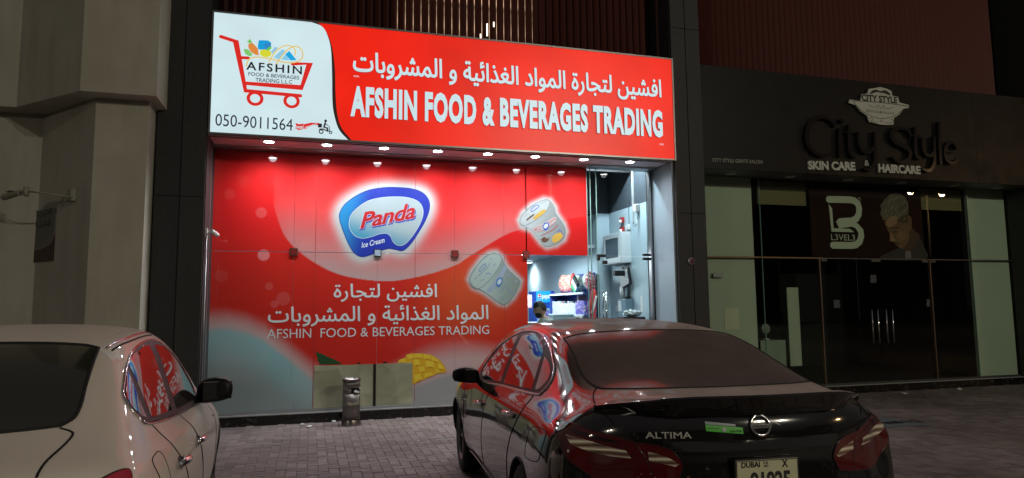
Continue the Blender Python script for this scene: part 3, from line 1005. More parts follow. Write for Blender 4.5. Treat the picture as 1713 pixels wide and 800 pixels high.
pr('logo_outline', stroke(PANDA, .010, True), (.01, .02, .25), 1)
pr('logo_centre', [INNER], grad_mat('logo_pale', (.02, .26, .42), (.32, .41, .44), (G(420, 640), G(520, 360))), 1)
pr('logo_outline', stroke(INNER, .008, True), (.42, .55, .62), 2)
def line_on(body, p0, p1, h, m, name, lay, offset=0.0, shear=0.0, space=1.0, z=None, parent=front):
    lp = fit_loops(text_loops(body, 3, offset, shear, space), 0, 1, 0, 1)
    dx, dz = p1[0] - p0[0], p1[1] - p0[1]
    lp = [[(p0[0] + p[0] * dx, p0[1] + p[0] * dz + p[1] * h) for p in l] for l in lp]
    return pr(name, lp, m, lay, parent)
line_on('Panda', (G(292, 494)[0], G(292, 494)[1]), (G(838, 388)[0], G(838, 388)[1]), .245, (.02, .05, .40), 'logo_lettering', 3, .055, .25, .95)
line_on('Panda', (G(292, 482)[0], G(292, 482)[1]), (G(830, 376)[0], G(830, 376)[1]), .245, (.45, .45, .50), 'logo_lettering', 4, .045, .25, .95)
line_on('Panda', (G(300, 478)[0], G(300, 478)[1]), (G(826, 372)[0], G(826, 372)[1]), .238, (.42, .006, .012), 'logo_lettering', 5, .022, .25, .95)
line_on('Ice Cream', G(314, 658), G(532, 606), .082, (.62, .74, .82), 'logo_lettering', 3, .012, .12)

m_wlet = mat('white_lettering', (.66, .72, .74), .4, coat=.8, noise=.04)
def fitline(body, x0, x1, z0, z1, offset, lay=1):
    pr('film_lettering', fit_loops(text_loops(body, 3, offset), x0, x1, z0, z1), m_wlet, lay)
fitline(arabic('افشين لتجارة'), on_y(558, 500, 0)[0], on_y(731, 500, 0)[0], 1.665, 1.925, .012)
fitline(arabic('المواد الغذائية و المشروبات'), on_y(448, 535, 0)[0], on_y(817, 533, 0)[0], 1.32, 1.615, .012)
fitline('AFSHIN  FOOD & BEVERAGES TRADING', -.57, 2.61, 1.165, 1.275 + .02, .0)

# tubs
def H(a, b_): return on_y(770 + a / 4.0, 320 + b_ / 4.0, 0)
def tub(outline, lid, band, tone, dets):
    xs_o = [p[0] for p in outline]; zs_o = [p[1] for p in outline]
    t = pr('tub_print', [cr(outline, 4, True)], grad_mat('tub_body', tuple(min(1, c * 1.35) for c in tone[0]), tuple(c * .62 for c in tone[0]), ((min(xs_o), min(zs_o)), (max(xs_o), min(zs_o) + .25 * (max(zs_o) - min(zs_o))))), 1)
    pr('tub_outline', stroke(cr(outline, 4, True), .006, True), tuple(c * .7 for c in tone[2]), 2)
    pr('tub_lid', [cr([H(*p) for p in lid], 5, True)], tone[1], 2, front)
    pr('tub_lid_rim', stroke(cr([H(*p) for p in lid], 5, True), .012, True), tuple(c * .75 for c in tone[2]), 3)
    for pts, colr, lay in band: pr('tub_detail', [[H(*p) for p in pts]], colr, lay)
    for pts, w, colr, lay in dets: pr('tub_detail', stroke(cr([H(*p) for p in pts], 3), w), colr, lay)
tub(CUP1, [(398, 200), (412, 165), (455, 120), (510, 80), (560, 60), (598, 66), (590, 105), (560, 150), (500, 195), (440, 228), (408, 225)], [
    ([(476, 255), (500, 232), (560, 215), (620, 175), (642, 172), (640, 200), (590, 240), (540, 262), (500, 275)], (.42, .40, .42), 2),
    ([(486, 178), (510, 155), (545, 128), (570, 122), (572, 135), (545, 160), (510, 185), (490, 192)], (.50, .33, .05), 4),
    ([(440, 190), (470, 165), (500, 148), (490, 165), (462, 185), (445, 200)], (.08, .04, .02), 4),
    ([(612, 330), (620, 300), (650, 280), (680, 275), (688, 300), (665, 330), (630, 350)], (.60, .38, .06), 4),
    ([(538, 322), (560, 305), (585, 318), (598, 305), (590, 330), (570, 345), (548, 340)], (.12, .05, .03), 4),
    ([(550, 238), (560, 215), (582, 208), (595, 220), (592, 240), (578, 262), (562, 262)], (.02, .08, .45), 4),
    ([(556, 238), (565, 222), (582, 216), (588, 226), (584, 238), (572, 250), (562, 248)], (.55, .65, .72), 5)],
    ((.33, .40, .42), (.38, .45, .47), (.24, .30, .32)),
    [([(470, 128), (490, 105), (520, 92), (524, 105), (500, 125), (478, 138), (470, 128)], .012, (.03, .10, .45), 4),
     ([(430, 170), (445, 155), (460, 150)], .012, (.25, .30, .35), 4), ([(530, 85), (550, 76), (575, 70)], .010, (.25, .3, .35), 4),
     ([(540, 298), (580, 280), (620, 258), (652, 225)], .012, (.35, .03, .04), 4),
     ([(490, 252), (520, 245), (640, 185)], .006, (.45, .06, .08), 3), ([(505, 275), (560, 262), (640, 208)], .006, (.45, .06, .08), 3),
     ([(500, 262), (510, 256)], .022, (.45, .15, .15), 4), ([(524, 260), (534, 254)], .022, (.5, .2, .2), 4), ([(600, 208), (610, 200)], .022, (.5, .2, .2), 4), ([(620, 192), (628, 184)], .022, (.5, .2, .2), 4),
     ([(650, 272), (665, 262), (684, 290)], .012, (.08, .10, .42), 5)])
tub(CUP2, [(64, 590), (85, 540), (140, 465), (195, 425), (240, 418), (275, 445), (262, 500), (215, 570), (150, 640), (100, 650), (70, 625)], [
    ([(176, 660), (210, 625), (260, 560), (300, 485), (310, 520), (282, 575), (235, 640), (195, 685)], (.28, .38, .52), 2),
    ([(238, 620), (244, 590), (265, 575), (284, 585), (282, 610), (266, 640), (248, 642)], (.05, .20, .48), 4),
    ([(246, 618), (252, 596), (266, 586), (276, 594), (272, 612), (260, 626)], (.50, .64, .70), 5)],
    ((.33, .45, .43), (.36, .48, .46), (.26, .36, .37)),
    [([(125, 530), (140, 505), (165, 485), (168, 500), (150, 520), (130, 538), (125, 530)], .012, (.10, .22, .42), 4),
     ([(120, 565), (150, 540), (180, 510), (200, 480)], .016, (.22, .32, .42), 4), ([(170, 555), (190, 548), (205, 560)], .014, (.15, .28, .50), 4),
     ([(95, 590), (110, 575)], .012, (.2, .3, .4), 4), ([(200, 450), (215, 455)], .012, (.2, .3, .4), 4), ([(135, 600), (160, 590)], .01, (.2, .3, .4), 4), ([(220, 500), (235, 485)], .012, (.2, .3, .4), 4),
     ([(262, 668), (290, 640), (320, 605)], .016, (.22, .34, .42), 4), ([(322, 650), (340, 675), (362, 690)], .016, (.22, .28, .48), 4), ([(320, 560), (335, 570)], .02, (.25, .32, .5), 4),
     ([(365, 605), (382, 598)], .014, (.3, .4, .5), 4), ([(262, 720), (290, 705)], .008, (.25, .35, .42), 4), ([(262, 738), (300, 715)], .008, (.25, .35, .42), 4)])

# mint leaf and mango cubes
def Lf(a, b_): return on_y(340 + a / 5.0, 540 + b_ / 5.0, 0)
pr('leaf_print', [[Lf(938, 236), Lf(975, 258), Lf(985, 254), Lf(1005, 270), Lf(1018, 270), Lf(1036, 284), Lf(1050, 284), Lf(1066, 298), Lf(1080, 298), on_y(340 + 1130 / 5, 605, 0), on_y(573, 609, 0), Lf(972, 350), Lf(966, 325), Lf(958, 318), Lf(958, 295), Lf(950, 285), Lf(948, 262)]], (.01, .07, .02), 1)
def Mg(a, b_): return on_y(350 + a / 3.334, 560 + b_ / 3.334, 0)
mango = [Mg(1132, 278), Mg(1200, 250), Mg(1260, 222), Mg(1326, 208), Mg(1312, 175), Mg(1285, 140), Mg(1240, 112), Mg(1190, 104), Mg(1130, 104), Mg(1098, 112), Mg(1094, 128), Mg(1060, 140), Mg(1048, 158), Mg(1132, 158)]
pr('mango_print', [mango], (.72, .42, .015), 1)
cubes = [((1060, 142), (1092, 130), (1096, 156), (1056, 158)), ((1100, 115), (1128, 108), (1150, 130), (1122, 145)), ((1138, 108), (1180, 106), (1190, 135), (1152, 132)), ((1190, 108), (1230, 114), (1236, 142), (1200, 138)), ((1238, 118), (1270, 135), (1280, 160), (1245, 148)),
         ((1140, 138), (1170, 140), (1176, 172), (1146, 180)), ((1205, 145), (1250, 150), (1256, 188), (1212, 185)), ((1272, 160), (1300, 170), (1312, 200), (1280, 195)), ((1140, 222), (1178, 218), (1188, 252), (1150, 272)), ((1200, 215), (1240, 210), (1254, 228), (1200, 246)), ((1160, 180), (1200, 178), (1202, 208), (1182, 215)), ((1260, 190), (1285, 200), (1290, 212), (1262, 218))]
for c_ in cubes:
    q = [Mg(*p) for p in c_]
    pr('mango_cube', [q], (.80, .60, .04), 2)
    cx = sum(p[0] for p in q) / 4; cz = sum(p[1] for p in q) / 4
    pr('mango_cube', [[q[2], q[3], ((q[3][0] * .6 + cx * .4), q[3][1] * .6 + cz * .4), ((q[2][0] * .6 + cx * .4), q[2][1] * .6 + cz * .4)]], (.62, .30, .01), 3)
pr('seed_print', [ellipse(*on_y(600, 607.5, 0), .03, .012)], (.02, .01, .01), 1)
pr('seed_print', [ellipse(*on_y(644, 606.5, 0), .03, .014)], (.02, .01, .01), 1)

# ---- glass door bay
door = thing('glass_door', 'clear glass shop door with black patch fittings and steel handles', 'glass door', (4.43, 0, 0))
box_obj('door_glass', (.0, .905, .0, .012, .16, 2.36), m_clear, door)
box_obj('top_glass', (.0, .905, .001, .013, 2.385, 3.80), m_clear, door)
box_obj('glass_edge', (-.012, -.002, -.004, .016, .16, 3.80), m_greened, door)
box_obj('glass_fin', (-.10, -.012, .016, .028, .16, 3.80), m_clear, door)
box_obj('glass_edge', (-.112, -.101, .012, .03, .16, 3.80), m_greened, door)
box_obj('patch_fitting', (-.02, .13, -.022, .03, 2.355, 2.40), M_BLACKMETAL, door, .003)
box_obj('patch_fitting', (-.02, .03, -.021, .031, 2.30, 2.3545), M_BLACKMETAL, door, .003)
box_obj('patch_fitting', (.075, .155, -.022, .03, 2.245, 2.30), M_BLACKMETAL, door, .003)
box_obj('patch_fitting', (.80, .93, -.022, .03, 2.385, 2.42), M_BLACKMETAL, door, .003)
box_obj('patch_fitting', (.80, .93, -.022, .03, 2.315, 2.355), M_BLACKMETAL, door, .003)
MB().tube([(.10, -.055, 1.05), (.10, -.055, 1.80)], .014, 10).build('door_handle', M_CHROME, door, True)
MB().tube([(.10, .065, 1.05), (.10, .065, 1.80)], .014, 10).build('door_handle', M_CHROME, door, True)
MB().tube([(.10, -.055, 1.70), (.10, .065, 1.70)], .008, 8).tube([(.10, -.055, 1.15), (.10, .065, 1.15)], .008, 8).build('handle_bolt', M_CHROME, door, True)
MB().box(.93, .955, -.04, .05, .0, 3.80, bev=.002).build('door_post', M_ALU, door)
MB().box(.956, .995, -.02, .06, .0, 3.80, bev=.002).build('door_post', M_ALUD, door)
# left glass channel beside the red film
MB().box(4.252, 4.262, -.004, .016, .178, 3.80).build('glass_edge', m_greened, front)
# ------------------------------------------------------------------ inside the lit shop
m_wallb = mat('pale_blue_wall', (.42, .54, .60), .6, noise=.05, nscale=2, bump=.05)
m_floor = mat('shop_floor', (.45, .45, .44), .3, noise=.1, nscale=3)
m_ceilw = mat('shop_ceiling', (.42, .47, .52), .5, noise=.1, nscale=2)
rm = thing('shop_room', 'pale blue walls, floor and ceiling of the lit shop interior', 'room', (0, 0, 0))
MB().box(-1.3, 5.6, .13, 8, .06, .10).build('floor', m_floor, rm)
MB().box(5.35, 5.45, .07, 1.56, .10, 3.30).build('right_wall', m_wallb, rm)
MB().box(5.10, 5.35, 1.55, 1.65, .10, 3.30).build('wall_return', m_wallb, rm)
MB().box(5.10, 5.20, 1.651, 8, .10, 3.30).build('right_wall', m_wallb, rm)
MB().box(-1.3, 5.1, 7.9, 8, .10, 3.30).build('back_wall', m_wallb, rm)
MB().box(-1.42, -1.31, .13, 8, .10, 4.2).build('left_wall', m_wallb, rm)
MB().box(-1.3, 4.35, 1.2, 7.9, 2.66, 2.72).build('ceiling', m_ceilw, rm)
MB().box(4.351, 5.1, 1.7, 7.9, 2.66, 2.72).build('ceiling', m_ceilw, rm)
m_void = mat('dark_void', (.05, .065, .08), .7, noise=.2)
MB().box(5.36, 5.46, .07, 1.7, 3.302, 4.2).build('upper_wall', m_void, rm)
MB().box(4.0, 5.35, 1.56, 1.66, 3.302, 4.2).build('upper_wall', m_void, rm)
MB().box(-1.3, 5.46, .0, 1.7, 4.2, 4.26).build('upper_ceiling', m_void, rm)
MB().box(5.335, 5.36, .52, .56, 3.0, 4.0).build('conduit', mat('conduit', (.4, .42, .42), .5), rm)
MB().box(5.342, 5.358, .70, .715, 2.88, 3.75).build('conduit', m_void, rm)
m_pan = emit_mat('ceiling_lens', (.9, .96, 1), 7)
for i, (x, y, lab) in enumerate(((5.0, 5.3, 'round lit ceiling light at the back of the shop, above the fridge'), (3.6, 3.2, 'round lit ceiling light in the middle of the shop, behind the red film'), (1.4, 3.2, 'round lit ceiling light in the left half of the shop, behind the red film'))):
    x = min(x, 4.9)
    t = thing('ceiling_light', lab, 'ceiling light', (x, y, 2.655), group='round ceiling lights in the shop')
    MB().lathe([(.16, 0), (.17, -.03), (.155, -.036)], 28).build('rim', M_WHITEP, t, smooth=True)
    MB().lathe([(0, -.045), (.1, -.043), (.154, -.034)], 28).build('lens', m_pan, t, smooth=True)
    ld = bpy.data.lights.new('ceiling_lamp', 'SPOT'); lo_ = bpy.data.objects.new('ceiling_lamp', ld); C.objects.link(lo_)
    lo_.parent = t; lo_.location = (0, 0, -.06); ld.energy = 150; ld.spot_size = rad(165); ld.spot_blend = 1; ld.shadow_soft_size = .14; ld.color = (.86, .94, 1)
# strip light over the door bay
t = thing('tube_light', 'lit white tube light on the wall just inside the glass door', 'tube light', (4.75, .30, 4.17))
MB().box(-.5, .5, -.03, .03, 0, .03).build('casing', M_WHITEP, t)
MB().cyl((-.48, 0, -.02), (.48, 0, -.02), .016).build('tube', m_pan, t, True)
ld = bpy.data.lights.new('tube_lamp', 'AREA'); lo_ = bpy.data.objects.new('tube_lamp', ld); C.objects.link(lo_)
lo_.parent = t; lo_.location = (0, 0, -.05); ld.shape = 'RECTANGLE'; ld.size = .9; ld.size_y = .05; ld.energy = 62; ld.color = (.8, .92, 1)

# electrical cabinet, alarm bells, camera and small boxes on the right wall
t = thing('wall_cabinet', 'white meter cabinet with a glazed door on the pale wall behind the glass door', 'cabinet', (5.35, 0, 0))
m_cab = mat('cabinet_white', (.62, .68, .70), .35, noise=.04)
MB().box(-.19, -.001, .66, 1.40, 2.32, 2.86, bev=.006).build('cabinet_body', m_cab, t)
d_ = MB()
for b_ in ((-.205, -.191, .68, .76, 2.34, 2.84), (-.205, -.191, 1.30, 1.38, 2.34, 2.84), (-.205, -.191, .761, 1.299, 2.34, 2.42), (-.205, -.191, .761, 1.299, 2.77, 2.84)): d_.box(*b_)
d_.build('cabinet_door', m_cab, t)
MB().box(-.20, -.194, .76, 1.30, 2.42, 2.77).build('cabinet_glass', mat('cabinet_glass', (.10, .15, .18), .1), t)
MB().box(-.193, -.1915, .95, 1.15, 2.45, 2.58).build('meter', M_WHITEP, t)
m_bell = mat('alarm_red', (.35, .03, .03), .35)
for z, lab in ((2.93, 'lower red alarm box above the meter cabinet'), (3.10, 'upper red alarm box above the meter cabinet')):
    t = thing('alarm_box', lab, 'alarm', (5.349, .95, z), group='red alarm boxes')
    MB().box(-.05, 0, -.06, .06, -.05, .05, bev=.012).build('case', m_bell, t)
    MB().lathe([(.0, .03), (.03, .025), (.04, 0)], 14, M=Matrix.Translation((-.05, 0, -.03)) @ Matrix.Rotation(rad(-90), 4, 'Y')).build('lens', M_WHITEP, t, True)
t = thing('wall_horn', 'white wall mounted sensor with a hanging cable near the wall top', 'sensor', (5.349, .33, 3.22))
MB().box(-.09, 0, -.04, .05, -.06, .08, bev=.02).build('case', M_WHITEP, t)
MB().tube(cr([(-.04, .02, -.06), (-.05, .03, -.16), (-.04, 0, -.24), (-.06, .06, -.30)], 4), .008).build('cable', M_WHITEP, t, True)
t = thing('small_wall_box', 'small white junction box on the wall right of the alarm boxes', 'junction box', (5.349, .72, 2.94))
MB().box(-.05, 0, -.06, .06, -.04, .05, bev=.006).build('case', M_WHITEP, t)
# hanging monitor / notice with black open sign
t = thing('wall_screen', 'tilted small screen showing a grey picture, hung on the wall by thin cables', 'screen', (5.34, .75, 2.05), rz=0)
MR = Matrix.Rotation(rad(-14), 4, 'X')
MB().box(-.10, -.05, -.18, .20, -.15, .15, bev=.006, M=MR).build('frame', M_BLACKMETAL, t)
MB().box(-.104, -.1005, -.16, .18, -.13, .13, M=MR).build('picture', emit_mat('screen_picture', (.45, .5, .52), .5, .6, 30), t)
MB().box(-.30, -.106, -.06, .02, .04, .13, bev=.004).build('bracket', M_BLACKMETAL, t)
MB().box(-.115, -.10, -.02, .06, .16, .20).build('cap', M_BLACKMETAL, t)
for yy in (-.04, .03, .09):
    MB().tube([(-.03, yy, .15), (-.03, yy, .42)], .005, 6).build('cable', M_BLACKMETAL, t)
    MB().tube([(-.03, yy, -.15), (-.03, yy - .02, -.50)], .005, 6).build('cable', M_BLACKMETAL, t)
t = thing('time_clock', 'blue grey box device with a white front label under the tilted screen', 'wall device', (5.349, .78, 1.52))
MB().box(-.16, 0, -.16, .16, -.20, .17, bev=.01).build('case', mat('bluegrey', (.18, .27, .33), .4), t)
MB().box(-.163, -.1605, .0, .12, -.04, .14).build('label', M_WHITEP, t)
MB().box(-.10, -.02, -.10, .0, .171, .215, bev=.01).build('knob', M_BLACKMETAL, t)
MB().cyl((-.09, .09, .171), (-.09, .09, .38), .045).build('bottle', M_WHITEP, t, True)
t = thing('paper_notice', 'narrow white notice on the pale wall right of the blue grey device', 'notice', (5.349, .32, 1.60))
MB().box(-.004, 0, -.05, .05, -.14, .14).build('sheet', M_WHITEP, t)
t = thing('switch_plate', 'small white switch plate with a red mark, left of the blue grey device', 'switch', (5.349, 1.28, 1.52))
MB().box(-.012, 0, -.10, .06, -.05, .06, bev=.003).build('plate', M_WHITEP, t)
MB().box(-.016, -.0125, -.07, -.04, -.03, .03).build('red_mark', m_bell, t)
# table by the door with black box and rolls
t = thing('side_table', 'low table under the wall device, carrying a black case', 'table', (5.05, .45, .10))
MB().box(-.30, .28, -.35, .45, 1.12, 1.16, bev=.004).build('tabletop', M_WHITEP, t)
for sx in (-.27, .25):
    for sy in (-.32, .42): MB().box(sx - .02, sx + .02, sy - .02, sy + .02, 0, 1.12).build('leg', M_ALU, t)
t = thing('black_case', 'flat black case on the table at the glass door', 'case', (5.12, .22, 1.261))
MB().box(-.22, .18, -.12, .12, 0, .13, bev=.02).build('body', M_BLACKMETAL, t)
MB().box(-.21, -.06, -.13, -.121, .02, .05).build('label', flat((.6, .6, .55)), t)
for i, (dx, lab) in enumerate(((0, 'crumpled clear plastic bag lying on the black case'),)):
    t = thing('plastic_bag', lab, 'bag', (5.12, .22, 1.392))
    bm = bmesh.new(); bmesh.ops.create_icosphere(bm, subdivisions=3, radius=.10)
    rr = random.Random(3)
    for v in bm.verts: v.co = Vector((v.co.x * 1.6, v.co.y, v.co.z * .6 + .055)) * (1 + rr.uniform(-.16, .16))
    MB().add_bm(bm).build('bag_film', mat('milky_film', (.55, .62, .62), .25, coat=.5), t)
t = thing('small_carton', 'small yellow and red carton beside the black case', 'carton', (4.86, .30, 1.261))
MB().box(-.05, .05, -.04, .04, 0, .07, bev=.003).build('box', flat((.62, .55, .18)), t)
MB().box(-.03, .06, .05, .11, .0, .10, bev=.003).build('lid', flat((.5, .04, .05)), t)
# red and white flag scarf hanging
t = thing('rolled_banner', 'red and white rolled banner standing beside the glass door handle', 'banner', (4.72, .95, 1.15))
MB().tube(cr([(0, 0, .0), (.01, 0, .2), (.0, 0, .4), (.02, 0, .62), (.03, 0, .72)], 4), [.05, .055, .06, .058, .05, .045, .05, .06, .065, .065, .06, .05, .055, .05, .045, .03, .015][:17]).build('red_cloth', mat('red_cloth', (.62, .05, .04), .7, noise=.2), t, True)
MB().tube(cr([(-.04, -.06, .3), (.0, -.068, .42), (.05, -.06, .60)], 4), .02).build('white_stripe', mat('white_cloth', (.7, .68, .66), .7), t, True)
MB().cyl((0, 0, -1.05), (0, 0, 0), .02).build('stand', M_ALU, t)

# shelf unit along the right wall
SHX0, SHX1, SHY0, SHY1 = 4.75, 5.06, 1.70, 3.6
t = thing('shelf_unit', 'dark blue shelf unit full of snacks along the right shop wall', 'shelves', (0, 0, 0))
m_shb = mat('shelf_blue', (.03, .08, .32), .4, noise=.1); m_shw = mat('shelf_edge', (.60, .66, .72), .35)
SHX0, SHX1, SHY0, SHY1 = 4.72, 5.08, 1.36, 3.15
SHX1A = 5.06
MB().box(5.055, 5.085, SHY0 + .3, SHY1, .1, 2.2).build('back_panel', m_shb, t)
MB().box(4.98, 5.03, SHY0 - .02, SHY0, .1, 2.15).build('upright', M_BLACKMETAL, t)
MB().box(SHX0, 5.08, SHY1, SHY1 + .02, .1, 1.85).build('end_panel', m_shb, t)
for z in (.45, .95, 1.40, 1.80):
    MB().box(SHX0, 5.05, SHY0, SHY1 - .002, z, z + .02).build('shelf', m_shb, t)
    MB().box(SHX0 - .012, SHX0 - .001, SHY0, SHY1 - .002, z - .008, z + .03).build('price_rail', m_shw, t)

def pack_mat(name, cols, scale=14):
    m = bpy.data.materials.new(name); m.use_nodes = True
    N = m.node_tree.nodes; L = m.node_tree.links; b = N['Principled BSDF']
    tc = N.new('ShaderNodeTexCoord'); v = N.new('ShaderNodeTexVoronoi'); v.inputs['Scale'].default_value = scale
    n_ = N.new('ShaderNodeTexNoise'); n_.inputs['Scale'].default_value = scale * 1.5
    L.new(tc.outputs['Object'], v.inputs[0])
    rp = N.new('ShaderNodeValToRGB'); rp.color_ramp.interpolation = 'CONSTANT'
    el = rp.color_ramp.elements
    el[0].color = (*cols[0], 1); el[1].position = 1 / len(cols); el[1].color = (*cols[1], 1)
    for i, c_ in enumerate(cols[2:]): q_ = el.new((i + 2) / len(cols)); q_.color = (*c_, 1)
    sp = N.new('ShaderNodeSeparateColor'); L.new(v.outputs['Color'], sp.inputs[0]); L.new(sp.outputs[0], rp.inputs[0]); L.new(rp.outputs[0], b.inputs['Base Color'])
    b.inputs['Roughness'].default_value = .3
    return m
m_snack = pack_mat('snack_red', [(.55, .06, .05), (.65, .45, .35), (.6, .1, .06), (.7, .6, .5)], 40)
m_snack2 = pack_mat('snack_green', [(.10, .30, .22), (.55, .62, .60), (.25, .35, .30), (.6, .6, .55)], 40)
m_snack3 = pack_mat('snack_maroon', [(.35, .03, .05), (.55, .45, .45), (.30, .02, .04)], 45)
m_boxes = pack_mat('milk_box', [(.50, .66, .74), (.62, .74, .78), (.45, .60, .72), (.70, .76, .78)], 50)
m_boxes2 = pack_mat('milk_box_b', [(.30, .48, .66), (.55, .68, .76), (.60, .25, .22), (.66, .74, .76)], 50)
m_blue = pack_mat('blue_pack', [(.03, .06, .42), (.5, .5, .6), (.05, .10, .55), (.25, .05, .20)], 45)
def pouch(name, lab, loc, w, d, h, m, group, tilt=0.0, rz=0.0):
    bm = bmesh.new(); bmesh.ops.create_cube(bm, size=1)
    bmesh.ops.subdivide_edges(bm, edges=list(bm.edges), cuts=3, use_grid_fill=True)
    rr = random.Random(hash(round(loc[1] * 1000)) & 255)
    for v in bm.verts:
        u = v.co.z; pz = 1 - (abs(u) * 2) ** 2 * .85
        v.co = Vector((v.co.x * d * max(.15, pz) * (1 + rr.uniform(-.1, .1)), v.co.y * w * (1 - .08 * abs(u)), (u + .5) * h))
    o = MB().add_bm(bm).build(name, m, None, True)
    o.location = loc; o.rotation_euler = (tilt, 0, rz)
    return tag(o, lab, 'snack bag', group)
gz = 1.824
k = 0
for (y, x, w, h, m, lab, ti) in ((2.75, 4.88, .30, .38, m_snack, 'large red and cream snack bag at the far end of the top shelf', .1), (2.35, 4.86, .30, .36, m_snack, 'large red and cream snack bag, second from the far end of the top shelf', -.05), (2.05, 4.88, .28, .34, m_snack2, 'green and silver snack bag left of the flag coloured packet', .12),
                                 (1.62, 4.90, .17, .36, m_snack2, 'silver snack bag behind the flag coloured packet', .0), (1.50, 4.95, .10, .38, m_snack3, 'left of the two upright maroon snack packets on the top shelf', -.12), (1.41, 4.88, .10, .38, m_snack3, 'right of the two upright maroon snack packets on the top shelf', -.16)):
    pouch('snack_bag', lab, (x, y, gz), w, .14, h, m, 'snack bags on the top shelf', ti)
fl = thing('flag_packet', 'tilted packet with red, green, white and black flag stripes on the top shelf', 'packet', (4.735, 1.85, 1.90))
for j, (c_, a, b_) in enumerate((((.05, .30, .14), 0, .085), ((.62, .68, .70), .086, .17), ((.02, .03, .03), .171, .25))):
    MB().box(-.02, .02, -.13, .13, a, b_, M=Matrix.Rotation(rad(38), 4, 'X') @ Matrix.Translation((0, 0, -.03))).build('flag_stripe', flat(c_), fl)
MB().box(-.021, .021, .131, .20, -.03, .22, M=Matrix.Rotation(rad(38), 4, 'X')).build('flag_stripe', flat((.55, .04, .04)), fl)
y = 1.40; i = 0; nb = 0
ORD = ['first', 'second', 'third', 'fourth', 'fifth', 'sixth', 'seventh', 'eighth', 'ninth', 'tenth', 'eleventh', 'twelfth', 'thirteenth', 'fourteenth', 'fifteenth', 'sixteenth', 'seventeenth', 'eighteenth', 'nineteenth', 'twentieth']
rr = random.Random(5)
while y < 3.05:
    w = rr.uniform(.07, .10); h = rr.uniform(.20, .26)
    blue = y < 1.78
    o = MB().box(4.755, 4.99, y + .002, y + w - .002, 1.421, 1.421 + h, bev=.003).build('carton', m_blue if blue else (m_boxes, m_boxes2)[i % 2])
    i += 1; nth = ORD[(i if blue else i - nb) - 1]
    if blue: nb = i
    tag(o, ('blue patterned carton, ' if blue else 'pale blue milk carton, ') + nth + ' of its kind counted from the door along the second shelf', 'carton', 'blue cartons on the second shelf' if blue else 'pale cartons on the second shelf')
    y += w
tag(MB().box(4.80, 4.95, 1.80, 1.87, 1.66, 1.78, bev=.003).build('spice_box', flat((.62, .50, .38))), 'tan box stacked on the pale cartons below the top shelf', 'box')

# extra tube lamp, added to brighten the goods on the shelves
t = thing('added_shelf_tube', 'added white tube light brightening the shelves, hung from the shop ceiling', 'tube light', (4.05, 2.3, 2.62))
MB().box(-.03, .03, -.6, .6, 0, .035).build('casing', M_WHITEP, t)
MB().cyl((0, -.58, -.018), (0, .58, -.018), .014).build('tube', m_pan, t, True)
ld = bpy.data.lights.new('tube_lamp', 'AREA'); lo_ = bpy.data.objects.new('tube_lamp', ld); C.objects.link(lo_)
lo_.parent = t; lo_.location = (0, 0, -.05); ld.shape = 'RECTANGLE'; ld.size = .05; ld.size_y = 1.1; ld.energy = 80; ld.color = (.85, .94, 1)

# fridge with a lit blue header
t = thing('drinks_fridge', 'blue glass door drinks fridge with a lit header at the back of the shop', 'fridge', (5.02, 5.05, .10))
m_fb = mat('fridge_blue', (.02, .08, .42), .35)
X0 = -.02 - .0
MB().box(.05, .06, 0, .01, 0, .01).build('foot', m_fb, t)
t.location = (4.50, 3.30, .10)
MB().box(-.03, .36, .0, .50, 0, 1.80, bev=.008).build('cabinet', m_fb, t)
MB().box(-.01, .26, -.02, -.001, .15, 1.44, bev=.004).build('glass_door', mat('fridge_glass', (.25, .42, .55), .1), t)
MB().box(-.03, .28, -.03, -.001, 1.565, 1.80, bev=.006).build('header', emit_mat('fridge_header', (.01, .30, .80), 1.3), t)
MB().box(.281, .36, -.03, -.001, 1.565, 1.80).build('header_side', flat((.02, .05, .35)), t)
flat_mesh('header_lettering', fit_loops(text_loops('pepsi', 3, .03), .09, .265, 1.615, 1.74), plane_y(-.032), emit_mat('header_white', (.8, .9, 1), .9), t)
flat_mesh('header_emblem', [ellipse(.035, 1.685, .040, .055)], plane_y(-.0315), emit_mat('emblem_white', (.8, .85, .9), .9), t)
flat_mesh('header_emblem', [[(.0, 1.70), (.035, 1.738), (.072, 1.70), (.035, 1.688)]], plane_y(-.033), emit_mat('emblem_red', (.7, .03, .04), .9), t)
flat_mesh('header_emblem', [[(.0, 1.672), (.035, 1.680), (.072, 1.672), (.035, 1.635)]], plane_y(-.033), emit_mat('emblem_blue', (.02, .08, .5), .9), t)
for z in (.3, .6, .9, 1.2):
    for q in range(3):
        MB().box(.0 + q * .085, .07 + q * .085, -.026, -.021, z, z + .2).build('bottle_row', m_boxes if (q % 2) else m_blue, t)
# goods at the left behind the man
t = thing('goods_stand', 'stand of red and green goods at the left edge of the opening', 'display stand', (4.05, 3.2, .10))
MB().box(-.5, .15, 0, .4, 0, 1.2).build('stand', m_shb, t)
for q in range(6):
    MB().box(-.48 + q * .1, -.40 + q * .1, .02, .2, 1.201, 1.42, bev=.01).build('packet', (m_snack, m_snack2)[q % 2], t)
MB().box(-.5, .30, .0, .1, 1.45, 1.72, bev=.01).build('header', pack_mat('pinkwhite', [(.7, .5, .5), (.7, .7, .7), (.6, .3, .3)], 30), t)
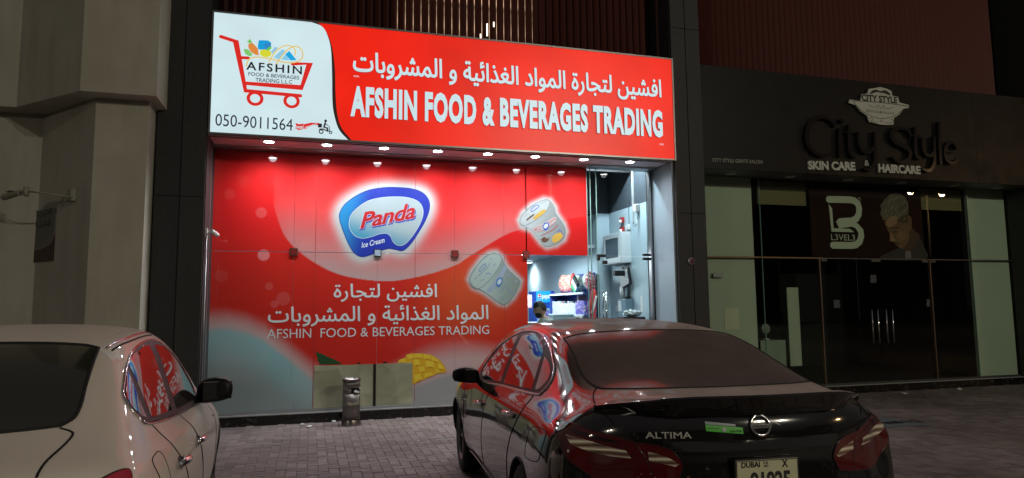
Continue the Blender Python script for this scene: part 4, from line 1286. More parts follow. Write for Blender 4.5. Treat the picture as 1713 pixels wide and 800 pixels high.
# counter with stacked trays
t = thing('shop_counter', 'shop counter in front of the man', 'counter', (3.85, 1.35, .10))
MB().box(-.7, .80, 0, .5, 0, 1.20, bev=.01).build('counter_body', mat('counter', (.35, .40, .42), .4), t)
for q in range(3):
    o = MB().box(4.16, 4.55, 1.40, 1.7, 1.301 + q * .045, 1.342 + q * .045, bev=.006).build('egg_tray', mat('tray_blue', (.30, .42, .46), .5, noise=.2, nscale=60))
    tag(o, ('bottom', 'middle', 'top')[q] + ' tray of the stack of pale trays on the counter', 'tray', 'stacked trays')
for q in range(9):
    o = MB().box(0, .09, 0, .06, 0, .05, bev=.012).build('wrapped_pack', flat((.60, .62, .60)))
    o.location = (4.60 + (q % 5) * .05, 1.45 + (q // 5) * .06, 1.301 + (q // 5) * .052); o.rotation_euler = (0, 0, q * .7)
    tag(o, 'small white wrapped pack heaped on the counter end', 'pack', 'white packs on the counter')

# man at the counter, in profile facing left
def skin_body(name, nodes, edges, m, parent, root=0, sub=2):
    me = bpy.data.meshes.new(name)
    me.from_pydata([n[0] for n in nodes], edges, [])
    o = bpy.data.objects.new(name, me); C.objects.link(o)
    md = o.modifiers.new('s', 'SKIN'); md.use_smooth_shade = True
    for i, n in enumerate(nodes):
        r = n[1] if isinstance(n[1], tuple) else (n[1], n[1])
        me.skin_vertices[0].data[i].radius = r
    me.skin_vertices[0].data[root].use_root = True
    sb = o.modifiers.new('u', 'SUBSURF'); sb.levels = sub; sb.render_levels = sub
    dg = bpy.context.evaluated_depsgraph_get()
    me2 = bpy.data.meshes.new_from_object(o.evaluated_get(dg))
    me2.materials.clear(); me2.materials.append(m)
    me2.polygons.foreach_set('use_smooth', [True] * len(me2.polygons))
    C.objects.unlink(o); bpy.data.objects.remove(o)
    o2 = bpy.data.objects.new(name, me2); C.objects.link(o2)
    if parent: o2.parent = parent
    return o2
m_skin = mat('skin', (.55, .34, .24), .5, noise=.05)
m_shirt = mat('grey_green_shirt', (.44, .46, .39), .85, noise=.08, bump=.15, bscale=20)
m_hair = mat('black_hair', (.012, .011, .010), .6, bump=.5, bscale=150)
m_trou = mat('dark_trousers', (.03, .03, .04), .8)
MX_, MZ_ = on_y(903, 517, .98)
man = thing('person', 'bearded man in a grey green shirt, head bowed, behind the shop counter', 'person', (MX_, .98, .10))
# local: faces -x, z up. height 1.72 bowed a little
body = skin_body('body', [((0, 0, .95), (.13, .15)), ((-.01, 0, 1.15), (.12, .15)), ((-.02, 0, 1.32), (.12, .17)), ((-.04, 0, 1.42), (.08, .10)), ((-.07, 0, 1.48), .055), ((-.10, 0, 1.53), .055),
                          ((-.03, .19, 1.38), .06), ((-.06, .25, 1.12), .045), ((-.25, .22, 1.08), .035), ((-.38, .17, 1.14), .028),
                          ((-.03, -.19, 1.38), .06), ((-.08, -.25, 1.12), .045), ((-.27, -.22, 1.10), .035), ((-.40, -.17, 1.14), .028),
                          ((0, .09, .9), .09), ((0, .10, .5), .065), ((0, .10, .08), .045), ((-.16, .11, .04), .035),
                          ((0, -.09, .9), .09), ((0, -.10, .5), .065), ((0, -.10, .08), .045), ((-.16, -.11, .04), .035)],
                 [(0, 1), (1, 2), (2, 3), (3, 4), (4, 5), (3, 6), (6, 7), (7, 8), (8, 9), (3, 10), (10, 11), (11, 12), (12, 13), (0, 14), (14, 15), (15, 16), (16, 17), (0, 18), (18, 19), (19, 20), (20, 21)], m_shirt, man)
me = body.data; me.materials.append(m_skin); me.materials.append(m_trou)
mi = []
for p in me.polygons:
    c_ = p.center
    mi.append(1 if (c_.z > 1.465 or c_.x < -.17) and c_.z > 1.0 else (2 if c_.z < .93 else 0))
me.polygons.foreach_set('material_index', mi)
def blob(name, m, parent, fn, sub=4):
    bm = bmesh.new(); bmesh.ops.create_icosphere(bm, subdivisions=sub, radius=1)
    for v in bm.verts: v.co = Vector(fn(v.co))
    return MB().add_bm(bm).build(name, m, parent, True)
HM = Matrix.Translation((-.125, 0, 1.615)) @ Matrix.Scale(1.10, 4) @ Matrix.Rotation(rad(18), 4, 'Y').inverted()
def headfn(c):
    x, y, z = c
    px_ = x * .098; py_ = y * .075 * (1 - .18 * max(0, -z)); pz_ = z * .118
    g = lambda cx, cy, cz, r: math.exp(-((x - cx) ** 2 + (y - cy) ** 2 + (z - cz) ** 2) / r)
    px_ -= .030 * g(-.98, 0, -.12, .03) + .012 * g(-.9, 0, -.42, .02) + .016 * g(-.75, 0, -.75, .08) - .012 * (g(-.9, .35, .08, .03) + g(-.9, -.35, .08, .03))
    px_ -= .008 * g(-.9, 0, .3, .08)
    py_ += math.copysign(.014 * (g(.05, .98, -.05, .02) + g(.05, -.98, -.05, .02)), y)
    return HM @ Vector((px_, py_, pz_))
head = blob('head', m_skin, man, headfn, 5)
def hairfn(c):
    x, y, z = c
    lim = -.15 if x > 0 else .34
    s_ = 1.10 + .05 * math.sin(9 * x + 5 * y) * math.cos(8 * z)
    zz = max(z, lim - .5 * max(0, x))
    return HM @ Vector((x * .098 * s_ + .004, y * .077 * s_, zz * .118 * s_))
blob('hair', m_hair, man, hairfn, 4)
def beardfn(c):
    x, y, z = c
    return HM @ Vector((-.045 + x * .062, y * .060, -.075 + z * .058))
blob('beard', m_hair, man, beardfn, 4)
for sy in (1, -1):
    MB().lathe([(0, .0), (.009, .002), (.011, .006)], 10, M=HM @ Matrix.Translation((-.088, sy * .030, .012)) @ Matrix.Rotation(rad(90), 4, 'Y')).build('eye', flat((.05, .03, .02)), man, True)
    # fingers
    for q in range(4):
        yb = sy * (.17 + (q - 1.5) * .018)
        MB().tube([(-.40, yb, 1.15), (-.44, yb, 1.155), (-.465 + abs(q - 1.2) * .006, yb, 1.135), (-.47 + abs(q - 1.2) * .006, yb, 1.11)], [.010, .009, .008, .006], 8).build('finger', m_skin, man, True)
    MB().tube([(-.37, sy * .15, 1.14), (-.40, sy * .125, 1.14), (-.43, sy * .120, 1.12)], [.012, .010, .007], 8).build('thumb', m_skin, man, True)

man.location = (MX_ + .125, .98, .10)
DZ_ = 1.615 - (MZ_ - .10)            # he stoops: knees and trunk lower by this much
for ch in man.children:
    for v in ch.data.vertices:
        k_ = min(1, max(0, (v.co.z - .10) / .75)); v.co.z -= DZ_ * k_ * k_ * (3 - 2 * k_)
# ------------------------------------------------------------------ dark salon next door
m_fasc = mat('charcoal_fascia', (.006, .0063, .0066), .42, spec=.22, noise=.2, nscale=6, rnoise=.12, bump=.03, bscale=4)
fs_ = thing('salon_fascia', 'charcoal fascia board of the closed salon carrying its unlit signs', 'fascia', (0, 0, 0))
FY = -.60
xs_ = [5.97, 8.05, 10.05, 11.85, 13.29]
for a, b_ in zip(xs_, xs_[1:]):
    MB().box(a + .002, b_ - .002, FY, FY + .05, 3.775, 5.50, bev=.003).build('fascia_panel', m_fasc, fs_)
MB().box(5.97, 13.29, FY + .051, .05, 3.79, 3.83).build('soffit_panel', mat('salon_soffit', (.10, .10, .10), .5), fs_)
MB().box(5.97, 13.29, FY + .051, .0, 5.45, 5.49).build('top_capping', m_fasc, fs_)
for i, x in enumerate((6.82, 8.01, 9.25, 10.45, 11.7, 12.8)):
    t = thing('salon_downlight', ['unlit downlight over the left green panel of the salon', 'unlit downlight second from the left under the salon fascia', 'unlit downlight above the curved white logo of the salon poster', 'unlit downlight above the portrait on the salon poster', 'unlit downlight fifth from the left under the salon fascia', 'unlit downlight at the right end under the salon fascia'][i], 'downlight', (x, -.22, 3.789), group='unlit salon downlights')
    MB().lathe([(.0, -.004), (.05, -.004), (.055, -.010), (.085, -.008), (.09, 0)], 22).build('ring', mat('downlight_trim', (.55, .55, .55), .4) if i == 0 else bpy.data.materials['downlight_trim'], t, True)
PF = plane_y(FY - .002)
def Fp(px, py): return on_y(px, py, FY)
def C8(a, b_): return on_y(1160 + a / 3.724, 140 + b_ / 3.724, FY)
m_pale = mat('pale_letter', (.50, .52, .46), .5, noise=.08)
m_dletter = mat('gloss_black_letter', (.018, .016, .015), .10, coat=1)
def fl_text(body, p0, p1, h, m, name, parent, depth=0, offset=0.0, shear=0.0, y=None, side=None, space=1.0):
    lp = fit_loops(text_loops(body, 3, offset, shear, space), 0, 1, 0, 1)
    dx, dz = p1[0] - p0[0], p1[1] - p0[1]
    lp = [[(p0[0] + p[0] * dx, p0[1] + p[0] * dz + p[1] * h) for p in l] for l in lp]
    return flat_mesh(name, lp, plane_y(FY - .002 if y is None else y), m, parent, depth=depth, mat_side=side)
fl_text('CITY STYLE GENTS SALON', C8(116, 488), C8(430, 500), .062, mat('dim_letter', (.30, .30, .28), .5), 'fascia_lettering', fs_, .004, .012)
s1 = thing('skin_care_letters', 'raised white words SKIN CARE low on the salon fascia', 'lettering', (0, 0, 0))
for body, a, b_ in (('SKIN CARE', (708, 538), (1002, 545)), ('HAIRCARE', (1146, 555), (1408, 568))):
    pr_ = s1 if body == 'SKIN CARE' else thing('hair_care_letters', 'raised white word HAIRCARE low on the salon fascia', 'lettering', (0, 0, 0))
    lp = fit_loops(text_loops(body, 3, .045), 0, 1, 0, 1); p0, p1 = C8(*a), C8(*b_)
    lp = [[(p0[0] + p[0] * (p1[0] - p0[0]), p0[1] + p[0] * (p1[1] - p0[1]) + p[1] * .155) for p in l] for l in lp]
    for g_ in split_glyphs(lp): flat_mesh('letter', g_, plane_y(FY - .0005), m_pale, pr_, depth=.03)
fl_text('&', C8(1062, 514), C8(1090, 514), .10, m_pale, 'fascia_lettering', fs_, .02, .0)
s2 = thing('script_letters', 'large glossy black unlit words City Style in 3D letters on the salon fascia', 'lettering', (0, 0, 0))
def thick(n, a, b_): return [a + (b_ - a) * math.sin(math.pi * k / (n - 1)) for k in range(n)]
SCR = [[([(862, 272), (845, 240), (800, 216), (745, 222), (705, 265), (690, 330), (705, 395), (750, 440), (800, 452), (850, 438)], .03, .085)],
       [([(893, 290), (896, 370), (896, 455)], .05, .075), ([(905, 236), (912, 240)], .07, .07)],
       [([(952, 268), (952, 360), (958, 430), (985, 462)], .05, .075), ([(925, 312), (985, 312)], .022, .022)],
       [([(1008, 312), (1015, 380), (1040, 425), (1080, 430), (1108, 400)], .04, .07), ([(1110, 312), (1114, 400), (1112, 490), (1085, 540), (1045, 535)], .035, .07)],
       [([(1335, 335), (1318, 300), (1280, 282), (1235, 292), (1215, 330), (1240, 370), (1300, 400), (1332, 435), (1318, 478), (1265, 492), (1222, 465)], .035, .085)],
       [([(1362, 280), (1362, 380), (1368, 450), (1392, 470)], .045, .07), ([(1345, 330), (1395, 332)], .022, .022)],
       [([(1405, 345), (1412, 410), (1435, 450), (1465, 450), (1478, 425)], .04, .065), ([(1480, 340), (1482, 440), (1478, 510), (1450, 545), (1412, 540)], .035, .065)],
       [([(1512, 250), (1515, 370), (1520, 500)], .045, .075)],
       [([(1556, 430), (1615, 425), (1612, 390), (1585, 370), (1555, 395), (1545, 440), (1560, 485), (1595, 500), (1622, 478)], .03, .06)]]
m_lrim = mat('bronze_letter_face', (.014, .009, .007), .10, .3, coat=.6)
for L_ in SCR:
    lp = []
    for pts, wa, wb in L_:
        q = cr([C8(*p) for p in pts], 4) if len(pts) > 2 else [C8(*p) for p in pts]
        lp += stroke(q, thick(len(q), wa, wb))
    flat_mesh('letter', lp, plane_y(FY - .0008), m_lrim, s2, depth=.075, mat_side=m_dletter)
# emblem plate
em = thing('salon_emblem', 'pale basin shaped salon emblem with a moustache above the script letters', 'emblem', (0, 0, 0))
out = [C8(*p) for p in [(963, 104), (1028, 112), (1036, 72), (1072, 66), (1080, 38), (1110, 34), (1150, 26), (1190, 36), (1222, 52), (1226, 80), (1262, 88), (1270, 122), (1330, 138), (1328, 156), (1300, 160), (1268, 198), (1236, 218), (1234, 258), (1200, 262), (1160, 260), (1085, 244), (1070, 205), (1030, 178), (1000, 140), (955, 124)]]
flat_mesh('plate', [out[::-1]], plane_y(FY - .02), m_pale, em, depth=.025)
flat_mesh('plate_stand', [[(p[0] * .94 + C8(1150, 140)[0] * .06, p[1] * .94 + C8(1150, 140)[1] * .06) for p in out[::-1]]], plane_y(FY - .0005), m_dletter, em, depth=.018)
m_k = mat('emblem_black', (.012, .012, .012), .5)
PE = plane_y(FY - .0462)
def em_draw(name, loops): flat_mesh(name, loops, PE, m_k, em)
em_draw('moustache', [cr([C8(*p) for p in [(1084, 70), (1100, 50), (1125, 42), (1152, 52), (1180, 46), (1205, 60), (1216, 78), (1196, 74), (1176, 66), (1152, 62), (1128, 58), (1104, 66)]], 3, True)])
fl_text('CITY STYLE', C8(1036, 112), C8(1258, 130), .125, m_k, 'emblem_lettering', em, 0, .045, y=FY - .0462)
fl_text('GENTS SALOON & SPA', C8(1060, 180), C8(1240, 200), .045, m_k, 'emblem_lettering', em, 0, .0, y=FY - .0462)
lines = []
for pts, w in (([(975, 112), (1150, 122), (1325, 146)], .012), ([(985, 122), (1040, 178), (1110, 212), (1160, 222), (1240, 206), (1300, 160)], .010), ([(1085, 225), (1095, 215), (1105, 228), (1095, 242), (1130, 250)], .009), ([(1215, 232), (1225, 225), (1232, 238), (1215, 250), (1180, 248)], .009),
               ([(1150, 160), (1140, 140), (1128, 150), (1138, 160)], .009), ([(1156, 162), (1168, 142), (1180, 152), (1168, 164)], .009), ([(1120, 152), (1095, 148), (1080, 140)], .008), ([(1185, 160), (1215, 158), (1230, 150)], .008), ([(1150, 175), (1155, 190)], .012), ([(1150, 232), (1156, 244), (1164, 232)], .009)):
    lines += stroke(cr([C8(*p) for p in pts], 4), w)
for l in lines: em_draw('emblem_line', [l])

# glazing
sg = thing('glass_front', 'closed dark glass front of the salon with double doors', 'glass front', (0, 0, 0))
m_dglass = glass_mat('salon_glass', (.90, .945, .905), 1.5)
XS = [5.98, 7.52, 8.70, 9.95, 11.20, 12.25, 13.28]
for a, b_ in zip(XS, XS[1:]):
    isdoor = a in (8.70, 9.95)
    MB().box(a + .004, b_ - .004, 0, .012, .18, 2.372).build('door_glass' if isdoor else 'glass_pane', m_dglass, sg)
    MB().box(a + .004, b_ - .004, 0, .012, 2.40, 3.79).build('glass_pane', m_dglass, sg)
m_bronze = mat('bronze_frame', (.22, .15, .10), .4, .7, noise=.1)
MB().box(5.98, 8.76, -.03, .03, 2.374, 2.398).build('transom', m_bronze, sg)
MB().box(8.765, 13.28, -.02, .02, 2.376, 2.396).build('transom', M_ALUD, sg)
for x in (8.70, 11.20):
    MB().box(x - .018, x - .004, -.03, .03, .176, 2.373).build('door_jamb', m_bronze, sg)
    MB().box(x + .0045, x + .016, -.02, .035, .176, 2.373).build('door_jamb', M_ALUD, sg)
for x in (7.52, 12.25):
    MB().box(x - .003, x + .003, -.006, .018, .178, 3.79).build('glass_edge', m_greened, sg)
for x0, x1 in ((8.74, 8.86), (9.85, 10.05), (11.02, 11.16), (11.24, 11.34)):
    MB().box(x0, x1, -.02, .03, 2.33, 2.3715, bev=.003).build('patch_fitting', M_ALUD, sg)
for x in (9.74, 9.87, 10.06, 10.20)[0:4]:
    MB().tube([(x, -.06 if x in (9.74, 10.20) else -.065, .86), (x, -.06, 1.46)], .013, 10).build('door_handle', M_CHROME, sg, True)
# behind the glass
m_green = mat('pale_board', (.56, .62, .52), .7, noise=.05, nscale=1.5)
m_olive = mat('olive_board', (.20, .17, .08), .6, noise=.1)
inn = thing('salon_interior', 'dark salon room behind the glass with pale boards', 'room', (0, 0, 0))
MB().box(5.97, 7.40, .06, .10, .16, 3.79).build('pale_board', m_green, inn)
MB().box(12.30, 13.28, .06, .10, .16, 3.79).build('pale_board', m_green, inn)
MB().box(7.56, 8.58, .10, .13, 3.34, 3.76).build('olive_board', m_olive, inn)
MB().box(11.18, 12.22, .10, .13, 3.36, 3.76).build('olive_board', m_olive, inn)
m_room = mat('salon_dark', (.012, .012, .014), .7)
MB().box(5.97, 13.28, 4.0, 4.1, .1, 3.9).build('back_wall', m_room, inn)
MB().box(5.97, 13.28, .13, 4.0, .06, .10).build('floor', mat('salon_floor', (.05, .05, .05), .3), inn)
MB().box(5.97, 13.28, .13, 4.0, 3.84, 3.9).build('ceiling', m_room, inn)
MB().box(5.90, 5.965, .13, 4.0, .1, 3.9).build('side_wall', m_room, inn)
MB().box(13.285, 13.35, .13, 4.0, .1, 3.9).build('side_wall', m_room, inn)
x0, z1 = on_y(1211, 516, .058); x1, z0 = on_y(1237, 551, .058)
o = MB().box(x0, x1, .052, .0585, z0, z1).build('painted_reflection', mat('reflection_cream', (.75, .74, .58), .6)); tag(o, 'cream patch painted for a reflection on the left pale green board of the salon', 'painted reflection')  # reflected light, put in as a pale patch on the board
x0, z1 = on_y(1193, 456, -.002); x1, z0 = on_y(1210, 464, -.002)
o = MB().box(x0, x1, -.006, -.001, z0, z1).build('door_notice', flat((.30, .33, .30))); tag(o, 'small grey notice sticker high on the left salon glass', 'notice')
x0, z1 = on_y(1316, 481, .9); x1, z0 = on_y(1342, 612, .9)
o = MB().box(x0, x1, .90, .93, z0, z1, bev=.002).build('mirror_board', m_green); tag(o, 'tall narrow pale board standing inside the dark salon', 'board')
x0, z1 = on_y(1272, 570, .5); x1, z0 = on_y(1314, 570, .5)
o = MB().box(x0, x1, .5, 1.0, .10, z1, bev=.004).build('reception_desk', mat('desk_green', (.34, .40, .34), .5)); tag(o, 'pale low reception desk inside the salon beside the narrow board', 'desk')
t = thing('desk_items', 'round fan and small dark items on the salon reception desk', 'desk fan', ((x0 + x1) / 2, .7, z1))
MB().lathe([(0, .0), (.06, .0), (.07, .02), (0, .03)], 16).build('base', M_WHITEP, t, True)
MB().cyl((0, 0, .02), (0, 0, .14), .012).build('stem', M_WHITEP, t)
MB().lathe([(0, -.02), (.09, -.02), (.10, 0), (.09, .02), (0, .02)], 20, M=Matrix.Translation((0, 0, .2)) @ Matrix.Rotation(rad(90), 4, 'X')).build('fan_head', mat('fan_grey', (.3, .3, .3), .5), t, True)

# poster over the doors
po = thing('salon_poster', 'dark poster over the salon doors with a curved white logo and a portrait', 'poster', (0, 0, 0))
PY = .040
MB().box(8.60, 11.16, PY, PY + .01, 2.42, 3.70).build('poster_sheet', mat('poster_brown', (.026, .008, .008), .7, spec=.15, noise=.5, nscale=2.5), po)
def Pp(a, b_): return on_y(1360 + a / 6.154, 310 + b_ / 6.154, PY)
m_pw = mat('poster_white', (.62, .66, .56), .5)
def pp(name, loops, m, lay): return flat_mesh(name, loops, plane_y(PY - .002 - lay * .001), m, po)
big = stroke([Pp(*p) for p in [(162, 146), (380, 150), (425, 160), (462, 195), (475, 240), (470, 300), (445, 345), (400, 368), (270, 366), (262, 378), (270, 396), (400, 398), (450, 420), (490, 470), (497, 520), (480, 580), (440, 614), (400, 620), (205, 618)]], [.125] * 8 + [.09] * 3 + [.10] * 2 + [.125] * 6)
pp('curved_logo', big, m_pw, 1)
pp('curved_logo', [[Pp(160, 190), Pp(195, 240), Pp(212, 442), Pp(380, 450), Pp(425, 484), Pp(190, 478)]], m_pw, 1)
lp = fit_loops(text_loops('L3VEL3', 3, 0), 0, 1, 0, 1); p0, p1 = Pp(188, 566), Pp(432, 566)
pp('poster_lettering', [[(p0[0] + p[0] * (p1[0] - p0[0]), p0[1] + p[1] * .11) for p in l] for l in lp], m_pw, 1)
pp('register_mark', [ellipse(*Pp(474, 146), .035, .035, 20), ellipse(*Pp(474, 146), .027, .027, 20)[::-1]], m_pw, 1)
# a plain generic bowed head in profile
m_pskin = mat('portrait_skin', (.17, .085, .05), .5, noise=.6, nscale=5)
m_pskd = mat('portrait_shadow', (.07, .03, .018), .5, noise=.3, nscale=5)
m_phair = mat('portrait_hair', (.13, .11, .085), .5, noise=.5, nscale=22, stretch=(1, 1, .4))
m_pclo = mat('portrait_cloth', (.03, .024, .03), .5)
pp('portrait_collar', [cr([Pp(*p) for p in [(1000, 560), (1080, 500), (1110, 560), (1135, 620), (1160, 770), (700, 770), (760, 700), (900, 640)]], 3, True)], m_pclo, 1)
pp('portrait_neck', [[Pp(*p) for p in [(990, 420), (1040, 460), (1095, 510), (1080, 560), (1020, 660), (985, 695), (940, 670), (930, 560)]]], m_pskd, 2)
pp('portrait_face', [cr([Pp(*p) for p in [(735, 330), (760, 300), (850, 290), (960, 300), (1000, 330), (1015, 400), (1010, 470), (1000, 540), (960, 620), (925, 655), (890, 645), (850, 612), (845, 598), (820, 580), (800, 582), (785, 570), (790, 540), (785, 500), (768, 465), (750, 430), (735, 380)]], 3, True)], m_pskin, 3)
pp('portrait_brow', [cr([Pp(*p) for p in [(780, 452), (830, 432), (885, 430), (880, 446), (830, 452)]], 3, True)], m_pskd, 4)
pp('portrait_eye', [cr([Pp(*p) for p in [(800, 478), (840, 470), (870, 480), (840, 492)]], 3, True)], m_pskd, 4)
pp('portrait_mouth', [cr([Pp(*p) for p in [(848, 600), (880, 596), (888, 604), (860, 612)]], 3, True)], m_pskd, 4)
pp('portrait_jaw', [cr([Pp(*p) for p in [(925, 655), (960, 610), (985, 560), (990, 480), (1012, 470), (1000, 540), (965, 640)]], 3, True)], m_pskd, 4)
pp('portrait_ear', [cr([Pp(*p) for p in [(975, 335), (1000, 322), (1012, 350), (1010, 400), (990, 430), (978, 400)]], 3, True)], m_pskin, 5)
m_hi = mat('portrait_light', (.36, .19, .10), .6, noise=.25, nscale=7)
m_hi2 = mat('portrait_mid', (.24, .12, .065), .6, noise=.3, nscale=7)
pp('portrait_forehead', [cr([Pp(*p) for p in [(770, 350), (800, 322), (860, 318), (862, 345), (850, 400), (800, 425), (760, 420), (752, 385)]], 3, True)], m_hi, 4)
pp('portrait_cheek', [cr([Pp(*p) for p in [(860, 500), (900, 470), (950, 470), (960, 520), (930, 570), (890, 585), (862, 550)]], 3, True)], m_hi2, 4)
pp('portrait_nose', [cr([Pp(*p) for p in [(795, 500), (812, 505), (828, 545), (845, 560), (838, 578), (815, 576), (800, 570), (792, 545)]], 3, True)], m_hi, 4)
pp('portrait_chin', [cr([Pp(*p) for p in [(878, 618), (905, 612), (920, 630), (905, 645), (888, 638)]], 3, True)], m_hi2, 4)
pp('portrait_hair', [cr([Pp(*p) for p in [(730, 350), (700, 320), (690, 290), (700, 250), (690, 210), (730, 160), (760, 120), (800, 92), (860, 85), (920, 105), (960, 150), (978, 210), (975, 290), (965, 350), (900, 370), (870, 360), (860, 310), (800, 315), (755, 335)]], 4, True)], m_phair, 6)
pp('portrait_fade', [cr([Pp(*p) for p in [(870, 345), (965, 300), (975, 340), (970, 385), (930, 390), (880, 378)]], 3, True)], m_pskd, 7)

m_str = mat('portrait_strand', (.30, .26, .20), .6); m_strd = mat('portrait_strand_dark', (.03, .024, .018), .6)
rr = random.Random(8)
for i in range(34):
    bx_ = rr.uniform(715, 965); by_ = rr.uniform(110, 330); ln = rr.uniform(50, 110); an = rad(rr.uniform(105, 140))
    if not (700 < bx_ + ln * math.cos(an) < 985): continue
    p0 = (bx_, by_); p1 = (bx_ + ln * .5 * math.cos(an) + 6, by_ + ln * .5 * math.sin(an) * .8); p2 = (bx_ + ln * math.cos(an), min(350, by_ + ln * math.sin(an)))
    q = cr([Pp(*p0), Pp(*p1), Pp(*p2)], 3)
    flat_mesh('portrait_strand', stroke(q, thick(len(q), .003, rr.uniform(.008, .018))), plane_y(PY - .0095 - i * .00002), m_str if i % 3 else m_strd, po)
# ------------------------------------------------------------------ cars
def car_body_mesh(st, rear_x, nose_x, levels=3, crease_rows=()):
    """st: list of stations (a, [(b, z, da) x 12 rows from sill to roof centre]); car points to +a. Returns evaluated mesh data"""
    nR = 12; nS = len(st)
    V = []; F = []; vid = {}
    def vert(key, p):
        if key not in vid: vid[key] = len(V); V.append(p)
        return vid[key]
    def P(i, k, s):
        a, rows = st[i]; r = rows[k]
        da = r[2] if len(r) > 2 else 0
        if k == nR - 1: return vert(('m', i, k), (a + da, 0, r[1]))
        return vert((s, i, k), (a + da, s * r[0], r[1]))
    for s in (1, -1):
        for i in range(nS - 1):
            for k in range(nR - 1):
                q = [P(i, k, s), P(i + 1, k, s), P(i + 1, k + 1, s), P(i, k + 1, s)]
                F.append(tuple(q if s > 0 else q[::-1]) if False else tuple(q[::-1] if s > 0 else q))
    # underside
    for i in range(nS - 1):
        F.append((P(i, 0, 1), P(i + 1, 0, 1), P(i + 1, 0, -1), P(i, 0, -1)))
    # end caps: grid columns follow rows 5..11, rows follow side rows 0..5
    def cap(i, end, fn):
        B = 5
        def G(c, b_, s):
            if b_ == B: return P(i, c, s)
            if c == B: return P(i, b_, s)
            y = st[i][1][c][0]; z = st[i][1][b_][1]
            if c == nR - 1: return vert(('c' + end, c, b_), (fn(0, z), 0, z))
            return vert((s, 'c' + end, c, b_), (fn(y, z), s * y, z))
        for s in (1, -1):
            for c in range(B, nR - 1):
                for b_ in range(B):
                    q = (G(c, b_, s), G(c + 1, b_, s), G(c + 1, b_ + 1, s), G(c, b_ + 1, s))
                    flip = (s > 0) != (end == 'r')
                    F.append(q if flip else q[::-1])
        F_b = [G(c, 0, 1) for c in range(B, nR)] + [G(c, 0, -1) for c in range(nR - 2, B - 1, -1)]
        F.append(tuple(F_b))
    cap(0, 'r', rear_x); cap(nS - 1, 'f', nose_x)
    me = bpy.data.meshes.new('cage'); me.from_pydata(V, [], F)
    bm = bmesh.new(); bm.from_mesh(me)
    bmesh.ops.recalc_face_normals(bm, faces=list(bm.faces))
    cl = bm.edges.layers.float.new('crease_edge')
    for (s, i, k), n0 in [(k_, v_) for k_, v_ in vid.items() if len(k_) == 3 and k_[0] in (1, -1)]:
        for rk, w in crease_rows:
            if k == rk and i + 1 < nS:
                ky = (s, i + 1, k)
                if ky in vid:
                    bm.verts.ensure_lookup_table()
                    e_ = bm.edges.get((bm.verts[n0], bm.verts[vid[ky]]))
                    if e_: e_[cl] = w
    bm.to_mesh(me); bm.free()
    o = bpy.data.objects.new('cage', me); C.objects.link(o)
    md = o.modifiers.new('s', 'SUBSURF'); md.levels = levels; md.render_levels = levels
    dg = bpy.context.evaluated_depsgraph_get()
    me2 = bpy.data.meshes.new_from_object(o.evaluated_get(dg))
    C.objects.unlink(o); bpy.data.objects.remove(o)
    return me2


class Surf:
    def __init__(s, me):
        s.co = [v.co.copy() for v in me.vertices]
        s.no = [v.normal.copy() for v in me.vertices]
        s.po = [tuple(p.vertices) for p in me.polygons]
        s.t = BVHTree.FromPolygons(s.co, s.po)

    def nrm(s, loc, fi):
        ids = s.po[fi]
        w = poly_3d_calc([s.co[i] for i in ids], loc)
        n = Vector((0, 0, 0))
        for wi, i in zip(w, ids): n += s.no[i] * wi
        return n.normalized()

    def ray(s, o, d):
        loc, n, fi, dist = s.t.ray_cast(Vector(o), Vector(d).normalized())
        if loc is None: return None
        return loc, s.nrm(loc, fi)

    def near(s, p):
        loc, n, fi, dist = s.t.find_nearest(Vector(p))
        return loc, s.nrm(loc, fi)


def view_frame(view):
    """origin, ray direction, u axis, v axis of the drawing planes round a car"""
    if view == 'L': return Vector((0, 3, 0)), Vector((0, -1, 0)), Vector((1, 0, 0)), Vector((0, 0, 1))
    if view == 'R': return Vector((0, -3, 0)), Vector((0, 1, 0)), Vector((1, 0, 0)), Vector((0, 0, 1))
    if view == 'B': return Vector((-3, 0, 0)), Vector((1, 0, 0)), Vector((0, 1, 0)), Vector((0, 0, 1))
    if view == 'T': return Vector((0, 0, 4)), Vector((0, 0, -1)), Vector((1, 0, 0)), Vector((0, 1, 0))
    if view == 'QL': return Vector((-2, 2, 0)), Vector((1, -1, 0)).normalized(), Vector((1, 1, 0)).normalized(), Vector((0, 0, 1))
    if view == 'QR': return Vector((-2, -2, 0)), Vector((1, 1, 0)).normalized(), Vector((1, -1, 0)).normalized(), Vector((0, 0, 1))
    if view == 'G': return Vector((-1.5, 0, 3.0)), Vector((1, 0, -1)).normalized(), Vector((0, 1, 0)), Vector((1, 0, 1)).normalized()


def to_view(view, p):
    o, d, u, v = view_frame(view); q = Vector(p) - o
    return (q.dot(u), q.dot(v))


def on_surf(S, view, uv, off=0.0):
    o, d, u, v = view_frame(view)
    r = S.ray(o + u * uv[0] + v * uv[1], d)
    if r is None: return None
    return r[0] + r[1] * off, r[1]


